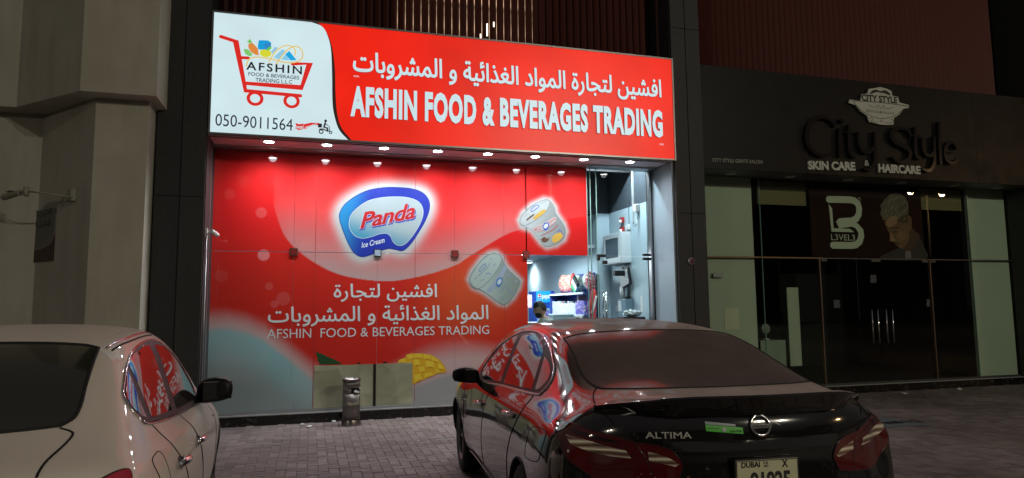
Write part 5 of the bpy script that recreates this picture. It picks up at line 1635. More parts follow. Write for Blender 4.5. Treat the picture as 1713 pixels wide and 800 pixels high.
def patch(S, view, poly, mats, name, parent, off=.0015, h=.03, holes=None):
    pts = []; edges = []
    def addloop(lp):
        n0 = len(pts); dens = []
        for a, b_ in zip(lp, lp[1:] + lp[:1]):
            L_ = math.hypot(b_[0] - a[0], b_[1] - a[1]); k = max(1, int(L_ / h))
            for i in range(k): dens.append((a[0] + (b_[0] - a[0]) * i / k, a[1] + (b_[1] - a[1]) * i / k))
        for p in dens: pts.append(Vector(p))
        n = len(dens)
        for i in range(n): edges.append((n0 + i, n0 + (i + 1) % n))
        return list(range(n0, n0 + n)), dens
    face, dens = addloop(list(poly))
    X = np.array([p[0] for p in dens]); Z = np.array([p[1] for p in dens])
    gx = np.arange(X.min() + h / 2, X.max(), h); gz = np.arange(Z.min() + h / 2, Z.max(), h)
    if len(gx) and len(gz):
        GX, GZ = np.meshgrid(gx, gz)
        d = dist_poly(GX, GZ, dens)
        for a, b_, dd in zip(GX.ravel(), GZ.ravel(), d.ravel()):
            if dd < -h * .35: pts.append(Vector((a, b_)))
    vs, es, fs, *_ = delaunay_2d_cdt(pts, edges, [face], 1, 1e-6)
    V = []; Nn = []; ok = []
    for p in vs:
        r = on_surf(S, view, (p.x, p.y), off)
        ok.append(r is not None)
        V.append(tuple(r[0]) if r else (0, 0, 0)); Nn.append(tuple(r[1]) if r else (0, 0, 1))
    F = []
    o_, d_, u_, v_ = view_frame(view)
    flip = u_.cross(v_).dot(d_) > 0
    for f in fs:
        if all(ok[i] for i in f): F.append(tuple(f[::-1]) if flip else tuple(f))
    keep = sorted({i for f in F for i in f}); mp = {i: j for j, i in enumerate(keep)}
    me = bpy.data.meshes.new(name)
    me.from_pydata([V[i] for i in keep], [], [tuple(mp[i] for i in f) for f in F])
    me.polygons.foreach_set('use_smooth', [True] * len(me.polygons))
    me.normals_split_custom_set_from_vertices([Nn[i] for i in keep])
    return link_mesh(name, me, mats, parent)


def seam(S, view, line, r, m, name, parent, closed=False, off=0.0, h=.025, n=6):
    P_ = []
    src = list(line) + ([line[0]] if closed else [])
    for a, b_ in zip(src, src[1:]):
        k = max(1, int(math.hypot(b_[0] - a[0], b_[1] - a[1]) / h))
        for i in range(k): P_.append((a[0] + (b_[0] - a[0]) * i / k, a[1] + (b_[1] - a[1]) * i / k))
    if not closed: P_.append(src[-1])
    Q = [on_surf(S, view, p, off) for p in P_]
    Q = [q[0] for q in Q if q]
    if len(Q) < 3: return None
    return MB().tube(Q, r, n, closed=closed).build(name, m, parent, True)


def paint(name, col, metal=.6, rough=.35, flake=0.0, dust=(.3, .25, .25), dust_amt=0.0, dust_pow=4.0, coat=1.0, base_dust=0.03):
    m = bpy.data.materials.new(name); m.use_nodes = True
    N = m.node_tree.nodes; L = m.node_tree.links; b = N['Principled BSDF']; out = N['Material Output']
    b.inputs['Base Color'].default_value = (*col, 1); b.inputs['Metallic'].default_value = metal; b.inputs['Roughness'].default_value = rough
    b.inputs['Coat Weight'].default_value = coat; b.inputs['Coat Roughness'].default_value = .03; b.inputs['Coat IOR'].default_value = 1.5
    geo = N.new('ShaderNodeNewGeometry'); tc = N.new('ShaderNodeTexCoord')
    nz = N.new('ShaderNodeTexNoise'); nz.inputs['Scale'].default_value = 5; nz.inputs['Detail'].default_value = 8
    L.new(tc.outputs['Object'], nz.inputs[0])
    sp = N.new('ShaderNodeSeparateXYZ'); L.new(geo.outputs['Normal'], sp.inputs[0])
    mx = N.new('ShaderNodeMath'); mx.operation = 'MAXIMUM'; mx.inputs[1].default_value = 0; L.new(sp.outputs['Z'], mx.inputs[0])
    pw = N.new('ShaderNodeMath'); pw.operation = 'POWER'; pw.inputs[1].default_value = dust_pow; L.new(mx.outputs[0], pw.inputs[0])
    mr = N.new('ShaderNodeMapRange'); mr.inputs[1].default_value = 0.3; mr.inputs[2].default_value = .7; mr.inputs[3].default_value = .8; mr.inputs[4].default_value = 1.0
    L.new(nz.outputs[0], mr.inputs[0])
    m1 = N.new('ShaderNodeMath'); m1.operation = 'MULTIPLY'; L.new(pw.outputs[0], m1.inputs[0]); L.new(mr.outputs[0], m1.inputs[1])
    m2 = N.new('ShaderNodeMath'); m2.operation = 'MULTIPLY_ADD'; m2.inputs[1].default_value = dust_amt; m2.inputs[2].default_value = base_dust; m2.use_clamp = True
    L.new(m1.outputs[0], m2.inputs[0])
    df = N.new('ShaderNodeBsdfDiffuse'); df.inputs[0].default_value = (*dust, 1)
    ms = N.new('ShaderNodeMixShader'); L.new(m2.outputs[0], ms.inputs[0]); L.new(b.outputs[0], ms.inputs[1]); L.new(df.outputs[0], ms.inputs[2])
    L.new(ms.outputs[0], out.inputs[0])
    return m


def wheel(parent, a, b, r, w, spokes, m_rim, name='wheel'):
    s = 1 if b > 0 else -1
    t = bpy.data.objects.new(name, None); C.objects.link(t); t.parent = parent; t.location = (a, b, r)
    M = Matrix.Rotation(rad(90) * -s, 4, 'X')      # local z -> outwards
    prof = [(r * .66, -w), (r * .93, -w), (r * .99, -w * .8), (r, -w * .4), (r, -.03), (r * .985, -.012), (r * .93, .0), (r * .80, .006), (r * .67, -.004)]
    MB().lathe(prof, 48, M=M).build('tyre', M_RUBBER, t, True, sharp=50)
    rm = MB().lathe([(r * .665, -w), (r * .64, -w), (r * .62, -w * .5), (r * .625, -.02), (r * .665, -.004), (r * .68, -.006)], 48, M=M)
    rm.lathe([(0, -.028), (.06, -.030), (.065, -.05), (0, -.05)], 24, M=M)
    for k in range(spokes):
        for dq in (-.13, .13):
            q = 2 * math.pi * k / spokes + dq
            Mk = M @ Matrix.Rotation(q, 4, 'Z')
            rm.box(.03, r * .64, -.012, .012, -.055, -.028, bev=.004, M=Mk)
    rm.build('rim', m_rim, t, True, sharp=35)
    MB().lathe([(r * .60, -w * .8), (0, -w * .8)], 32, M=M).lathe([(0, -.10), (.13, -.10), (.14, -.115), (.14, -.12)], 32, M=M).build('brake_disc', M_BLACKMETAL, t, True)
    return t


def finish_body(me, wheels, r_arch, m_body, parent):
    """wheel openings cut in the side sheets, edges rounded to the arch circle, then linked as the body"""
    bm = bmesh.new(); bm.from_mesh(me)
    for (wa, wz) in wheels:
        dele = []
        for f in bm.faces:
            c_ = f.calc_center_median()
            if abs(c_.y) > .45 and math.hypot(c_.x - wa, c_.z - wz) < r_arch and abs(f.normal.y) > .2: dele.append(f)
        bmesh.ops.delete(bm, geom=dele, context='FACES')
        for v in bm.verts:
            if v.is_boundary and abs(v.co.y) > .45 and math.hypot(v.co.x - wa, v.co.z - wz) < r_arch * 1.4:
                dx, dz = v.co.x - wa, v.co.z - wz; q = math.hypot(dx, dz)
                if q > .01: v.co.x = wa + dx / q * r_arch; v.co.z = wz + dz / q * r_arch
    me3 = bpy.data.meshes.new('body'); bm.to_mesh(me3); bm.free()
    return link_mesh('body', me3, m_body, parent, True)


def arches(S, wheels, r_arch, parent):
    for (wa, wz) in wheels:
        for s in (1, -1):
            pts = []; inner = []
            for q in range(-20, 201, 8):
                a = wa + r_arch * math.cos(rad(q)); z = wz + r_arch * math.sin(rad(q))
                r_ = on_surf(S, 'L' if s > 0 else 'R', (a, z))
                if r_: pts.append(r_[0])
            if len(pts) > 3:
                MB().tube(pts, .008, 6).build('arch_lip', M_RUBBER, parent, True)
                mb = MB(); n = len(pts)
                vs = [tuple(p) for p in pts] + [(p.x, s * .42, p.z) for p in pts]
                mb.add(vs, [(i, i + 1, n + i + 1, n + i) for i in range(n - 1)])
                mb.build('arch_liner', M_RUBBER, parent)


def mirror_cap(parent, S, a, b, z, s, col, w=.20, h=.13, d=.10, foot=True, m_back=None):
    """door mirror as one rounded shell with a recessed glass; s=+1 left"""
    t = bpy.data.objects.new('door_mirror', None); C.objects.link(t); t.parent = parent; t.location = (a, s * b, z)
    bm = bmesh.new(); bmesh.ops.create_cube(bm, size=1)
    bmesh.ops.subdivide_edges(bm, edges=list(bm.edges), cuts=5, use_grid_fill=True)
    for v in bm.verts:
        x, y, zz = v.co * 2
        k = (abs(x) ** 3.2 + abs(y) ** 3.2 + abs(zz) ** 3.2) ** (1 / 3.2); m_ = max(abs(x), abs(y), abs(zz)) or 1
        x, y, zz = x * m_ / max(k, 1e-6), y * m_ / max(k, 1e-6), zz * m_ / max(k, 1e-6)
        front = max(0, x)
        yy = y * w / 2 * (1 - .25 * front); zq = zz * h / 2 * (1 - .35 * front)
        zq += .012 * y - .010 * y * y; zq *= 1 - .12 * max(0, y)
        v.co = Vector((x * d / 2 + .03 * (1 - abs(y)) * front - .03 * y, s * yy, zq))
    MB().add_bm(bm).build('mirror_housing', col, t, True)
    g_ = MB().box(-d / 2 - .004, -d / 2 + .01, -w * .40, w * .40, -h * .36, h * .36, bev=.004)
    o = g_.build('mirror_glass', m_back or M_BLACKMETAL, t); o.rotation_euler = (0, 0, s * .25 * 0 - s * .28)
    if foot:
        MB().tube([(0, -s * w * .35, -h * .25), (.01, -s * w * .60, -h * .50), (.02, -s * (w * .8), -h * .62)], [.028, .026, .035], 12).build('mirror_foot', M_RUBBER, t, True)
    return t


def door_handle(parent, S, view, u, v, m=None):
    """chrome pull: bowed bar with cup behind"""
    s = 1 if view == 'L' else -1
    r0 = on_surf(S, view, (u, v)); 
    if not r0: return
    p, n = r0
    g = bpy.data.objects.new('door_handle', None); C.objects.link(g); g.parent = parent
    P_ = []
    for k in range(9):
        q = k / 8; r_ = on_surf(S, view, (u - .115 + .23 * q, v + .006 - .012 * q))
        P_.append(r_[0] + r_[1] * (.004 + .034 * math.sin(math.pi * q) ** .6))
    MB().tube(P_, [.013, .017, .018, .018, .018, .018, .018, .018, .015], 10).build('pull', m or M_CHROME, g, True)
    e_ = on_surf(S, view, (u - .085, v))
    MB().tube([e_[0] + e_[1] * .0, e_[0] + e_[1] * .022], [.016, .014], 12).build('lock_boss', m or M_CHROME, g, True)
    patch(S, view, ellipse(u - .0, v - .004, .062, .030, 20), M_BLACKMETAL, 'handle_cup', g, .0012)


# ---------------------------------------------------------------- dark sedan
def rows(*r): return list(r)
ALT = [
    (.30, rows((.74, .24), (.80, .30), (.855, .48), (.86, .66), (.852, .80), (.825, .93), (.775, 1.015), (.70, 1.065, -.06), (.56, 1.098, -.14), (.40, 1.108, -.19), (.20, 1.112, -.22), (0, 1.113, -.23))),
    (.52, rows((.78, .22), (.85, .29), (.893, .48), (.90, .66), (.892, .82), (.855, .955), (.795, 1.030), (.72, 1.078, -.05), (.60, 1.110, -.10), (.42, 1.122, -.12), (.20, 1.128, -.13), (0, 1.130, -.13))),
    (.78, rows((.80, .21), (.88, .28), (.912, .48), (.918, .66), (.905, .83), (.865, .962), (.80, 1.030), (.735, 1.095), (.655, 1.165, -.03), (.46, 1.165, -.11), (.22, 1.150, -.16), (0, 1.145, -.17))),
    (1.04, rows((.80, .21), (.89, .28), (.915, .48), (.918, .66), (.908, .82), (.872, .955), (.812, 1.018), (.735, 1.14), (.648, 1.272), (.48, 1.305, -.05), (.24, 1.300, -.08), (0, 1.298, -.09))),
    (1.32, rows((.80, .21), (.885, .28), (.91, .48), (.912, .66), (.905, .82), (.878, .945), (.822, 1.005), (.73, 1.18), (.632, 1.352), (.48, 1.398, -.02), (.24, 1.412, -.03), (0, 1.414, -.03))),
    (1.70, rows((.80, .21), (.882, .28), (.905, .48), (.908, .66), (.904, .82), (.882, .935), (.828, .990), (.73, 1.20), (.618, 1.402), (.48, 1.440), (.25, 1.462), (0, 1.466))),
    (2.20, rows((.80, .21), (.882, .28), (.905, .48), (.908, .66), (.904, .82), (.882, .925), (.830, .975), (.73, 1.20), (.612, 1.420), (.48, 1.458), (.25, 1.478), (0, 1.482))),
    (2.65, rows((.80, .21), (.882, .28), (.905, .48), (.908, .66), (.903, .81), (.880, .915), (.830, .965), (.735, 1.18), (.615, 1.405), (.48, 1.448), (.25, 1.470), (0, 1.474))),
    (3.00, rows((.80, .21), (.882, .28), (.905, .48), (.908, .66), (.900, .80), (.875, .905), (.828, .955), (.75, 1.13), (.640, 1.335), (.49, 1.385, .03), (.25, 1.410, .06), (0, 1.415, .07))),
    (3.35, rows((.80, .21), (.885, .28), (.91, .48), (.912, .66), (.900, .80), (.868, .895), (.82, .945), (.765, 1.06), (.690, 1.19), (.50, 1.250, .06), (.25, 1.275, .10), (0, 1.28, .12))),
    (3.72, rows((.80, .21), (.89, .28), (.915, .48), (.918, .66), (.902, .79), (.862, .882), (.81, .930), (.775, .965), (.72, 1.015), (.52, 1.055, .06), (.26, 1.075, .10), (0, 1.08, .11))),
    (4.05, rows((.80, .21), (.89, .28), (.915, .48), (.918, .64), (.895, .77), (.845, .855), (.78, .895), (.74, .915), (.66, .94), (.48, .965), (.24, .985), (0, .99))),
    (4.40, rows((.78, .21), (.86, .28), (.885, .46), (.885, .60), (.858, .72), (.80, .79), (.73, .825), (.68, .845), (.60, .865), (.42, .885, .03), (.20, .90, .05), (0, .905, .05))),
    (4.62, rows((.70, .22), (.77, .30), (.79, .44), (.785, .56), (.76, .65), (.71, .71), (.65, .74), (.60, .76), (.52, .78, .02), (.38, .80, .06), (.18, .81, .09), (0, .812, .10))),
]
def alt_rear(y, z):
    base = .045 + .24 * (abs(y) / .78) ** 3
    # lid face leans forward above 0.95, a shelf at 0.72, bumper below stands out
    prof = np.interp(z, [.22, .30, .48, .66, .72, .80, .88, .93, 1.02, 1.10], [.09, .03, -.015, -.02, .01, .045, .052, .045, .035, .04])
    return base + float(prof)
def alt_nose(y, z): return 4.80 - .10 * (abs(y) / .7) ** 2 - (.05 if z > .65 else 0)

ALT_X, ALT_Y, ALT_R = 1.991, -7.441, 1.48663
SUN_X, SUN_Y, SUN_R = -1.373, -7.629, 1.6258
SUNR = [
    (.26, rows((.70, .24), (.76, .30), (.80, .50), (.80, .68), (.79, .82), (.765, .93), (.725, .985), (.655, 1.005, -.05), (.54, 1.03, -.11), (.38, 1.042, -.16), (.19, 1.048, -.19), (0, 1.05, -.20))),
    (.45, rows((.72, .22), (.79, .29), (.825, .50), (.83, .68), (.822, .84), (.79, .955), (.745, 1.01), (.69, 1.04, -.03), (.58, 1.06, -.07), (.40, 1.075, -.10), (.20, 1.08, -.11), (0, 1.082, -.12))),
    (.68, rows((.74, .21), (.81, .28), (.84, .50), (.845, .68), (.835, .84), (.798, .965), (.748, 1.025), (.695, 1.10), (.628, 1.175, -.02), (.44, 1.17, -.09), (.21, 1.15, -.13), (0, 1.145, -.14))),
    (.92, rows((.74, .21), (.82, .28), (.845, .50), (.85, .68), (.84, .84), (.808, .955), (.760, 1.012), (.69, 1.155), (.608, 1.305), (.44, 1.335, -.06), (.22, 1.335, -.08), (0, 1.333, -.09))),
    (1.18, rows((.74, .21), (.82, .28), (.845, .50), (.85, .68), (.842, .83), (.815, .94), (.770, .995), (.69, 1.19), (.592, 1.395), (.44, 1.438, -.03), (.22, 1.450, -.04), (0, 1.452, -.04))),
    (1.50, rows((.74, .21), (.82, .28), (.845, .50), (.848, .68), (.840, .82), (.818, .925), (.775, .980), (.69, 1.20), (.582, 1.438), (.44, 1.478), (.22, 1.496), (0, 1.50))),
    (1.95, rows((.74, .21), (.82, .28), (.845, .50), (.848, .68), (.840, .81), (.818, .910), (.775, .962), (.69, 1.20), (.578, 1.450), (.44, 1.490), (.22, 1.508), (0, 1.512))),
    (2.35, rows((.74, .21), (.82, .28), (.845, .50), (.848, .68), (.840, .80), (.815, .895), (.772, .948), (.695, 1.18), (.582, 1.435), (.44, 1.478), (.22, 1.496), (0, 1.50))),
    (2.65, rows((.74, .21), (.82, .28), (.845, .50), (.848, .68), (.838, .79), (.812, .880), (.768, .935), (.71, 1.12), (.612, 1.365), (.46, 1.415, .03), (.23, 1.438, .05), (0, 1.442, .06))),
    (2.98, rows((.74, .21), (.82, .28), (.848, .50), (.852, .67), (.838, .78), (.805, .868), (.762, .922), (.72, 1.05), (.655, 1.21), (.48, 1.27, .05), (.24, 1.30, .08), (0, 1.305, .10))),
    (3.32, rows((.74, .21), (.825, .28), (.85, .50), (.852, .66), (.835, .77), (.80, .855), (.755, .905), (.725, .955), (.68, 1.02), (.49, 1.08, .06), (.25, 1.11, .09), (0, 1.115, .10))),
    (3.65, rows((.74, .21), (.825, .28), (.85, .50), (.845, .64), (.82, .75), (.775, .83), (.72, .87), (.68, .89), (.61, .92), (.44, .955), (.22, .975), (0, .98))),
    (3.98, rows((.71, .21), (.79, .28), (.815, .46), (.805, .60), (.78, .70), (.73, .77), (.67, .805), (.62, .825), (.55, .85), (.39, .88, .03), (.19, .90, .05), (0, .905, .05))),
    (4.18, rows((.64, .22), (.70, .30), (.72, .44), (.715, .55), (.69, .64), (.64, .70), (.59, .735), (.54, .755), (.47, .78, .02), (.34, .805, .06), (.17, .82, .09), (0, .825, .10))),
]
def sun_rear(y, z):
    base = .04 + .20 * (abs(y) / .72) ** 3
    prof = np.interp(z, [.22, .30, .48, .66, .72, .80, .93, 1.05], [.08, .02, -.015, -.015, .02, .05, .05, .03])
    return base + float(prof)
def sun_nose(y, z): return 4.33 - .10 * (abs(y) / .7) ** 2


SUNR = [(a, [(r[0] + (.02 if k < 7 else 0) + (.02 if 0 < k < 5 else 0), r[1] - (.02 if k > 7 else 0)) + tuple(r[2:]) for k, r in enumerate(q)]) for a, q in SUNR]
ALT = [(a, [(r[0] + (.035 if (a > 3.6 and 0 < k < 6) else 0) + ((.055, .045, .02, 0, 0)[min(i_, 4)] if 0 < k < 6 else 0), r[1] - (.012 if (k > 8 and .9 < a < 3.1) else 0)) + tuple(r[2:]) for k, r in enumerate(q)]) for i_, (a, q) in enumerate(ALT)]


def car_matrix(X, Y, R): return Matrix.Translation((X, Y, 0)) @ Matrix.Rotation(R, 4, 'Z')

# === BUILD
m_tint = paint('tinted_window', (.010, .010, .011), 0, .05, dust=(.20, .16, .16), dust_amt=.25, dust_pow=1.5, coat=1.0, base_dust=.012)
m_dustglass = paint('dusty_rear_window', (.012, .010, .010), 0, .2, dust=(.21, .165, .16), dust_amt=.62, dust_pow=.8, coat=.5, base_dust=.02)
m_gloss = mat('gloss_black', (.012, .012, .013), .15, coat=1)
m_pil = mat('pillar_black', (.006, .006, .007), .5, spec=.3)
m_gap = mat('shut_line', (.004, .004, .004), .9)
m_lens = mat('tail_red', (.085, .004, .006), .06, coat=1, coat_rough=.02)
m_lensd = mat('tail_dark_red', (.02, .004, .006), .08, coat=1)


def reflector_mat(name, a, b_, scale=60):
    m = bpy.data.materials.new(name); m.use_nodes = True
    N = m.node_tree.nodes; L = m.node_tree.links; b = N['Principled BSDF']
    tc = N.new('ShaderNodeTexCoord'); w = N.new('ShaderNodeTexWave'); w.bands_direction = 'Z'; w.inputs['Scale'].default_value = scale / 6; w.inputs['Distortion'].default_value = .6
    L.new(tc.outputs['Object'], w.inputs[0])
    rp = N.new('ShaderNodeValToRGB'); rp.color_ramp.elements[0].color = (*a, 1); rp.color_ramp.elements[1].color = (*b_, 1)
    L.new(w.outputs[0], rp.inputs[0]); L.new(rp.outputs[0], b.inputs['Base Color'])
    b.inputs['Metallic'].default_value = .25; b.inputs['Roughness'].default_value = .25; b.inputs['Coat Weight'].default_value = 1
    bp = N.new('ShaderNodeBump'); bp.inputs['Strength'].default_value = .8; bp.inputs['Distance'].default_value = .01
    L.new(w.outputs[0], bp.inputs['Height']); L.new(bp.outputs[0], b.inputs['Normal'])
    return m
m_reflr = reflector_mat('lamp_reflector', (.16, .06, .04), (.95, .85, .65))


def flipv(view): return {'L': 'R', 'R': 'L', 'QL': 'QR', 'QR': 'QL'}.get(view, view)
def flipp(view, pts):
    return pts if view in 'LR' or view in ('QL', 'QR') else [(-p[0], p[1]) for p in pts]


def both(fn, view, pts, *a, **k):
    fn(view, pts, *a, **k); fn(flipv(view), flipp(view, pts), *a, **k)


def group_part(name, parent):
    g = bpy.data.objects.new(name, None); C.objects.link(g); g.parent = parent; return g


# ---------------------------------------------------------------- black sedan
car = thing('parked_car', 'dusty black sedan with a small boot spoiler, parked facing the red shop window', 'car', (0, 0, 0))
me = car_body_mesh(ALT, alt_rear, alt_nose, 3, ((5, .25),))
S = Surf(me)
m_pb = paint('black_paint', (.006, .006, .007), .0, .12, dust=(.52, .43, .41), dust_amt=.95, dust_pow=9, coat=1, base_dust=.003)
WA = [(1.13, .325), (3.906, .325)]
finish_body(me, WA, .362, m_pb, car)
arches(S, WA, .362, car)
for wa, wz in WA:
    for s in (1, -1): wheel(car, wa, s * .905, .325, .20, 5, mat('alloy_grey', (.20, .20, .21), .3, .9) if wa == 1.13 and s == 1 else bpy.data.materials['alloy_grey'])
# windows
trim = cr([(2.93, .947), (3.24, .995), (3.018, 1.181), (2.777, 1.280), (2.347, 1.367), (1.988, 1.383), (1.705, 1.362), (1.378, 1.298), (1.188, 1.233), (1.085, 1.185), (1.040, 1.125), (1.075, 1.068), (1.196, 1.040), (2.009, 1.000)], 5, True)
fw = [(2.935, .962), (3.17, 1.006), (3.10, 1.085), (2.908, 1.178), (2.764, 1.250), (2.574, 1.312), (2.375, 1.345), (2.215, 1.010)]
rw = [(2.10, 1.013), (2.25, 1.350), (1.904, 1.362), (1.681, 1.335), (1.526, 1.298), (1.455, 1.266), (1.31, 1.056)]
qw = [(1.235, 1.063), (1.375, 1.247), (1.222, 1.212), (1.130, 1.172), (1.105, 1.135), (1.135, 1.092), (1.184, 1.068)]
fd = cr([(3.66, .87), (3.52, .80), (3.50, .60), (3.56, .34)], 4) + [(2.60, .34)] + cr([(2.60, .34), (2.604, .551), (2.503, .759), (2.397, .883), (2.28, .975), (2.22, 1.0)], 4)[1:] + [(2.95, .940), (3.45, .955)]
rd = cr([(2.215, .995), (2.275, .970), (2.390, .883), (2.497, .759), (2.597, .551), (2.592, .34)], 4) + [(1.62, .34)] + cr([(1.56, .44), (1.55, .60), (1.45, .74), (1.33, .85), (1.245, .93), (1.20, 1.03)], 4)
for view in ('L', 'R'):
    patch(S, view, trim, m_pil, 'window_pillar', car, .0008)
    for nm, w_ in (('side_window', fw), ('side_window', rw), ('quarter_window', qw)):
        patch(S, view, w_, m_tint, nm, car, .0022, .025)
    seam(S, view, trim, .0085, M_CHROME, 'window_trim', car, True, .002)
    for nm, d_, hu in (('front_door', fd, (2.675, .80)), ('rear_door', rd, (1.50, .885))):
        o = patch(S, view, d_, m_pb, nm, car, .0012, .03)
        seam(S, view, d_, .0032, m_gap, 'door_gap', o, True, .0006)
        door_handle(car, S, view, *hu)
    seam(S, view, [(3.5, .27), (1.6, .27)], .012, m_gloss, 'sill_trim', car, False, .0)
fuel = cr([(.94, .835), (.90, .895), (.78, .922), (.60, .934), (.555, .915), (.578, .829), (.63, .775), (.90, .737), (.965, .750)], 3, True)
o = patch(S, 'L', fuel, m_pb, 'fuel_door', car, .0012, .03); seam(S, 'L', fuel, .0025, m_gap, 'fuel_gap', o, True, .0006)
# rear window
rg = cr([(.592, .141), (.616, .196), (.625, .330), (.613, .461), (.585, .70), (.574, .852)], 4) + cr([(.50, .868), (.35, .876), (.144, .880), (0, .882)], 4)
rg = rg + [(-p[0], p[1]) for p in rg[::-1][1:]]
low = cr([(-.592, .141), (-.50, .105), (-.33, .078), (0, .066), (.33, .078), (.50, .105), (.592, .141)], 4)
rg = rg + low[1:-1]
o = patch(S, 'G', rg, m_dustglass, 'rear_window', car, .0020, .03)
seam(S, 'G', rg, .006, M_RUBBER, 'window_seal', car, True, .0008)
# boot lid lines
tg = cr([(.612, .171), (.645, .122), (.676, .042), (.690, -.054), (.679, -.112), (.650, -.175)], 4)
for s in (1, -1): seam(S, 'G', [(s * p[0], p[1]) for p in tg], .0035, m_gap, 'boot_gap', car, False, .0006)
bl = cr([(.60, .955), (.585, .93), (.50, .78), (.45, .72)], 4)
for s in (1, -1): seam(S, 'B', [(s * p[0], p[1]) for p in bl], .0035, m_gap, 'boot_gap', car, False, .0006)
seam(S, 'B', [(-.45, .72), (.45, .72)], .0035, m_gap, 'boot_gap', car, False, .0006)
# raised ledge above the plate
lg = MB(); n_ = 0; vs = []
for k in range(25):
    y = -.43 + .86 * k / 24
    r_ = on_surf(S, 'B', (y, .905)); x = r_[0].x
    e_ = 1 - abs(y / .43) ** 6
    vs += [(x + .010, y, .948), (x - .004 * e_, y, .936), (x - .034 * e_, y, .903), (x - .030 * e_, y, .896), (x + .02, y, .880)]
lg.add(vs, [(k * 5 + j, k * 5 + 5 + j, k * 5 + 6 + j, k * 5 + 1 + j) for k in range(24) for j in range(4)])
lg.build('boot_garnish', mat('boot_garnish', (.03, .028, .026), .16, .5, coat=1), car, True, sharp=28)
# spoiler
sp = MB(); vs = []
ys = np.linspace(-.715, .715, 41)
for y in ys:
    q = abs(y)
    xe = float(np.interp(q, [0, .4, .5, .6, .70, .716], [.030, .075, .115, .20, .30, .32]))
    ze = float(np.interp(q, [0, .35, .45, .55, .65, .70, .716], [1.152, 1.150, 1.145, 1.128, 1.108, 1.098, 1.090]))
    t_ = max(.05, 1 - (q / .725) ** 8)
    xf = xe + .20 * t_ + .01
    zf = (S.ray((xf, y, 3), (0, 0, -1)) or (Vector((0, 0, 1.09)),))[0].z
    zr = max(1.055, (S.ray((xe + .06, y, 3), (0, 0, -1)) or (Vector((0, 0, 1.08)),))[0].z)
    vs += [(xf, y, zf + .001), (xe + .12 * t_, y, max(zf, ze - .020) + .004), (xe + .03, y, ze - .002), (xe, y, ze - .004), (xe - .004, y, ze - .012 * t_), (xe + .012, y, ze - .030 * t_), (xe + .06, y, min(zr - .004, ze - .035)), (xe + .09, y, zr - .02)]
m8 = 8
sp.add(vs, [(k * m8 + j, k * m8 + j + 1, k * m8 + m8 + j + 1, k * m8 + m8 + j) for k in range(40) for j in range(m8 - 1)] + [tuple(range(m8)), tuple(range(40 * m8 + m8 - 1, 40 * m8 - 1, -1))])
sp.build('spoiler', m_pb, car, True, sharp=24)
# tail lights
lo_l = cr([(1.018, .978), (1.00, .992), (.841, .994), (.697, .972), (.608, .956), (.545, .939)], 3) + [(.505, .885), (.47, .814), (.455, .760)] + cr([(.60, .750), (.70, .760), (.76, .790), (.831, .849), (.87, .903), (.947, .950)], 3)
cl_l = [(.86, .950), (.794, .942), (.718, .926), (.624, .906), (.576, .898), (.555, .866), (.651, .870), (.745, .884), (.82, .912)]
in_l = cr([(.576, .937), (.508, .928), (.444, .913), (.409, .887), (.384, .846), (.392, .810), (.410, .775)], 3) + [(.50, .760), (.536, .865)]
icl = [(.525, .896), (.486, .889), (.436, .870), (.395, .845), (.413, .834), (.522, .858)]
for s in (1, -1):
    tl = group_part('tail_light', car)
    vq = 'QL' if s > 0 else 'QR'
    f2 = lambda L_: [(s * p[0], p[1]) for p in L_]
    patch(S, vq, lo_l, m_lens, 'outer_lens', tl, .006, .02); seam(S, vq, lo_l, .004, m_lensd, 'lens_rim', tl, True, .003)
    patch(S, vq, cl_l, m_reflr, 'clear_reflector', tl, .0075, .02)
    patch(S, vq, [(.80, .952), (.62, .926), (.60, .934), (.70, .955), (.84, .976)], m_lensd, 'dark_band', tl, .0072, .02)
    patch(S, 'B', f2(in_l), m_lens, 'inner_lens', tl, .006, .02); seam(S, 'B', f2(in_l), .0035, m_lensd, 'lens_rim', tl, True, .003)
    patch(S, 'B', f2(icl), m_reflr, 'clear_reflector', tl, .0075, .02)
# emblem, model name, sticker, plate
def PB(u, v, off=.003):
    r_ = on_surf(S, 'B', (u, v), off); return r_[0]
em_ = group_part('emblem', car)
ring = [PB(.047 * math.cos(2 * math.pi * k / 32), 1.0 + .042 * math.sin(2 * math.pi * k / 32), .007) for k in range(32)]
MB().tube(ring, .0065, 8, closed=True).build('ring', M_CHROME, em_, True)
def mapped_text(body, u0, u1, v0, v1, off, m, name, parent, offset=0.0, depth=0.0, dv=0.0, S_=None):
    """lettering laid on the boot surface; u falls from left to right as read from behind"""
    lp = fit_loops(text_loops(body, 3, offset), 0, 1, 0, 1)
    vs_, fs_2 = winding_tris(lp)
    keep = sorted({i for f in fs_2 for i in f}); mp = {i: j for j, i in enumerate(keep)}
    V_ = []
    for i in keep:
        u = u0 + vs_[i].x * (u1 - u0); v = v0 + vs_[i].y * (v1 - v0) + vs_[i].x * dv
        r_ = on_surf(S_ or S, 'B', (u, v), off); V_.append(tuple(r_[0]))
    F_ = [tuple(mp[i] for i in f) for f in fs_2]
    me_ = bpy.data.meshes.new(name); me_.from_pydata(V_, [], F_)
    return link_mesh(name, me_, m, parent)
bar = MB(); 
a_ = PB(.052, 1.0, .010); b_ = PB(-.052, 1.0, .010)
bar.box(min(a_.x, b_.x) - .005, max(a_.x, b_.x) + .003, -.053, .053, .991, 1.009, bev=.002).build('bar', M_CHROME, em_)
flat_mesh('bar_lettering', fit_loops(text_loops('NISSAN', 2, .02), -.042, .042, .9945, 1.0055), Matrix(((0, 0, -1, min(a_.x, b_.x) - .0055), (-1, 0, 0, 0), (0, 1, 0, 0), (0, 0, 0, 1))), m_gloss, em_)
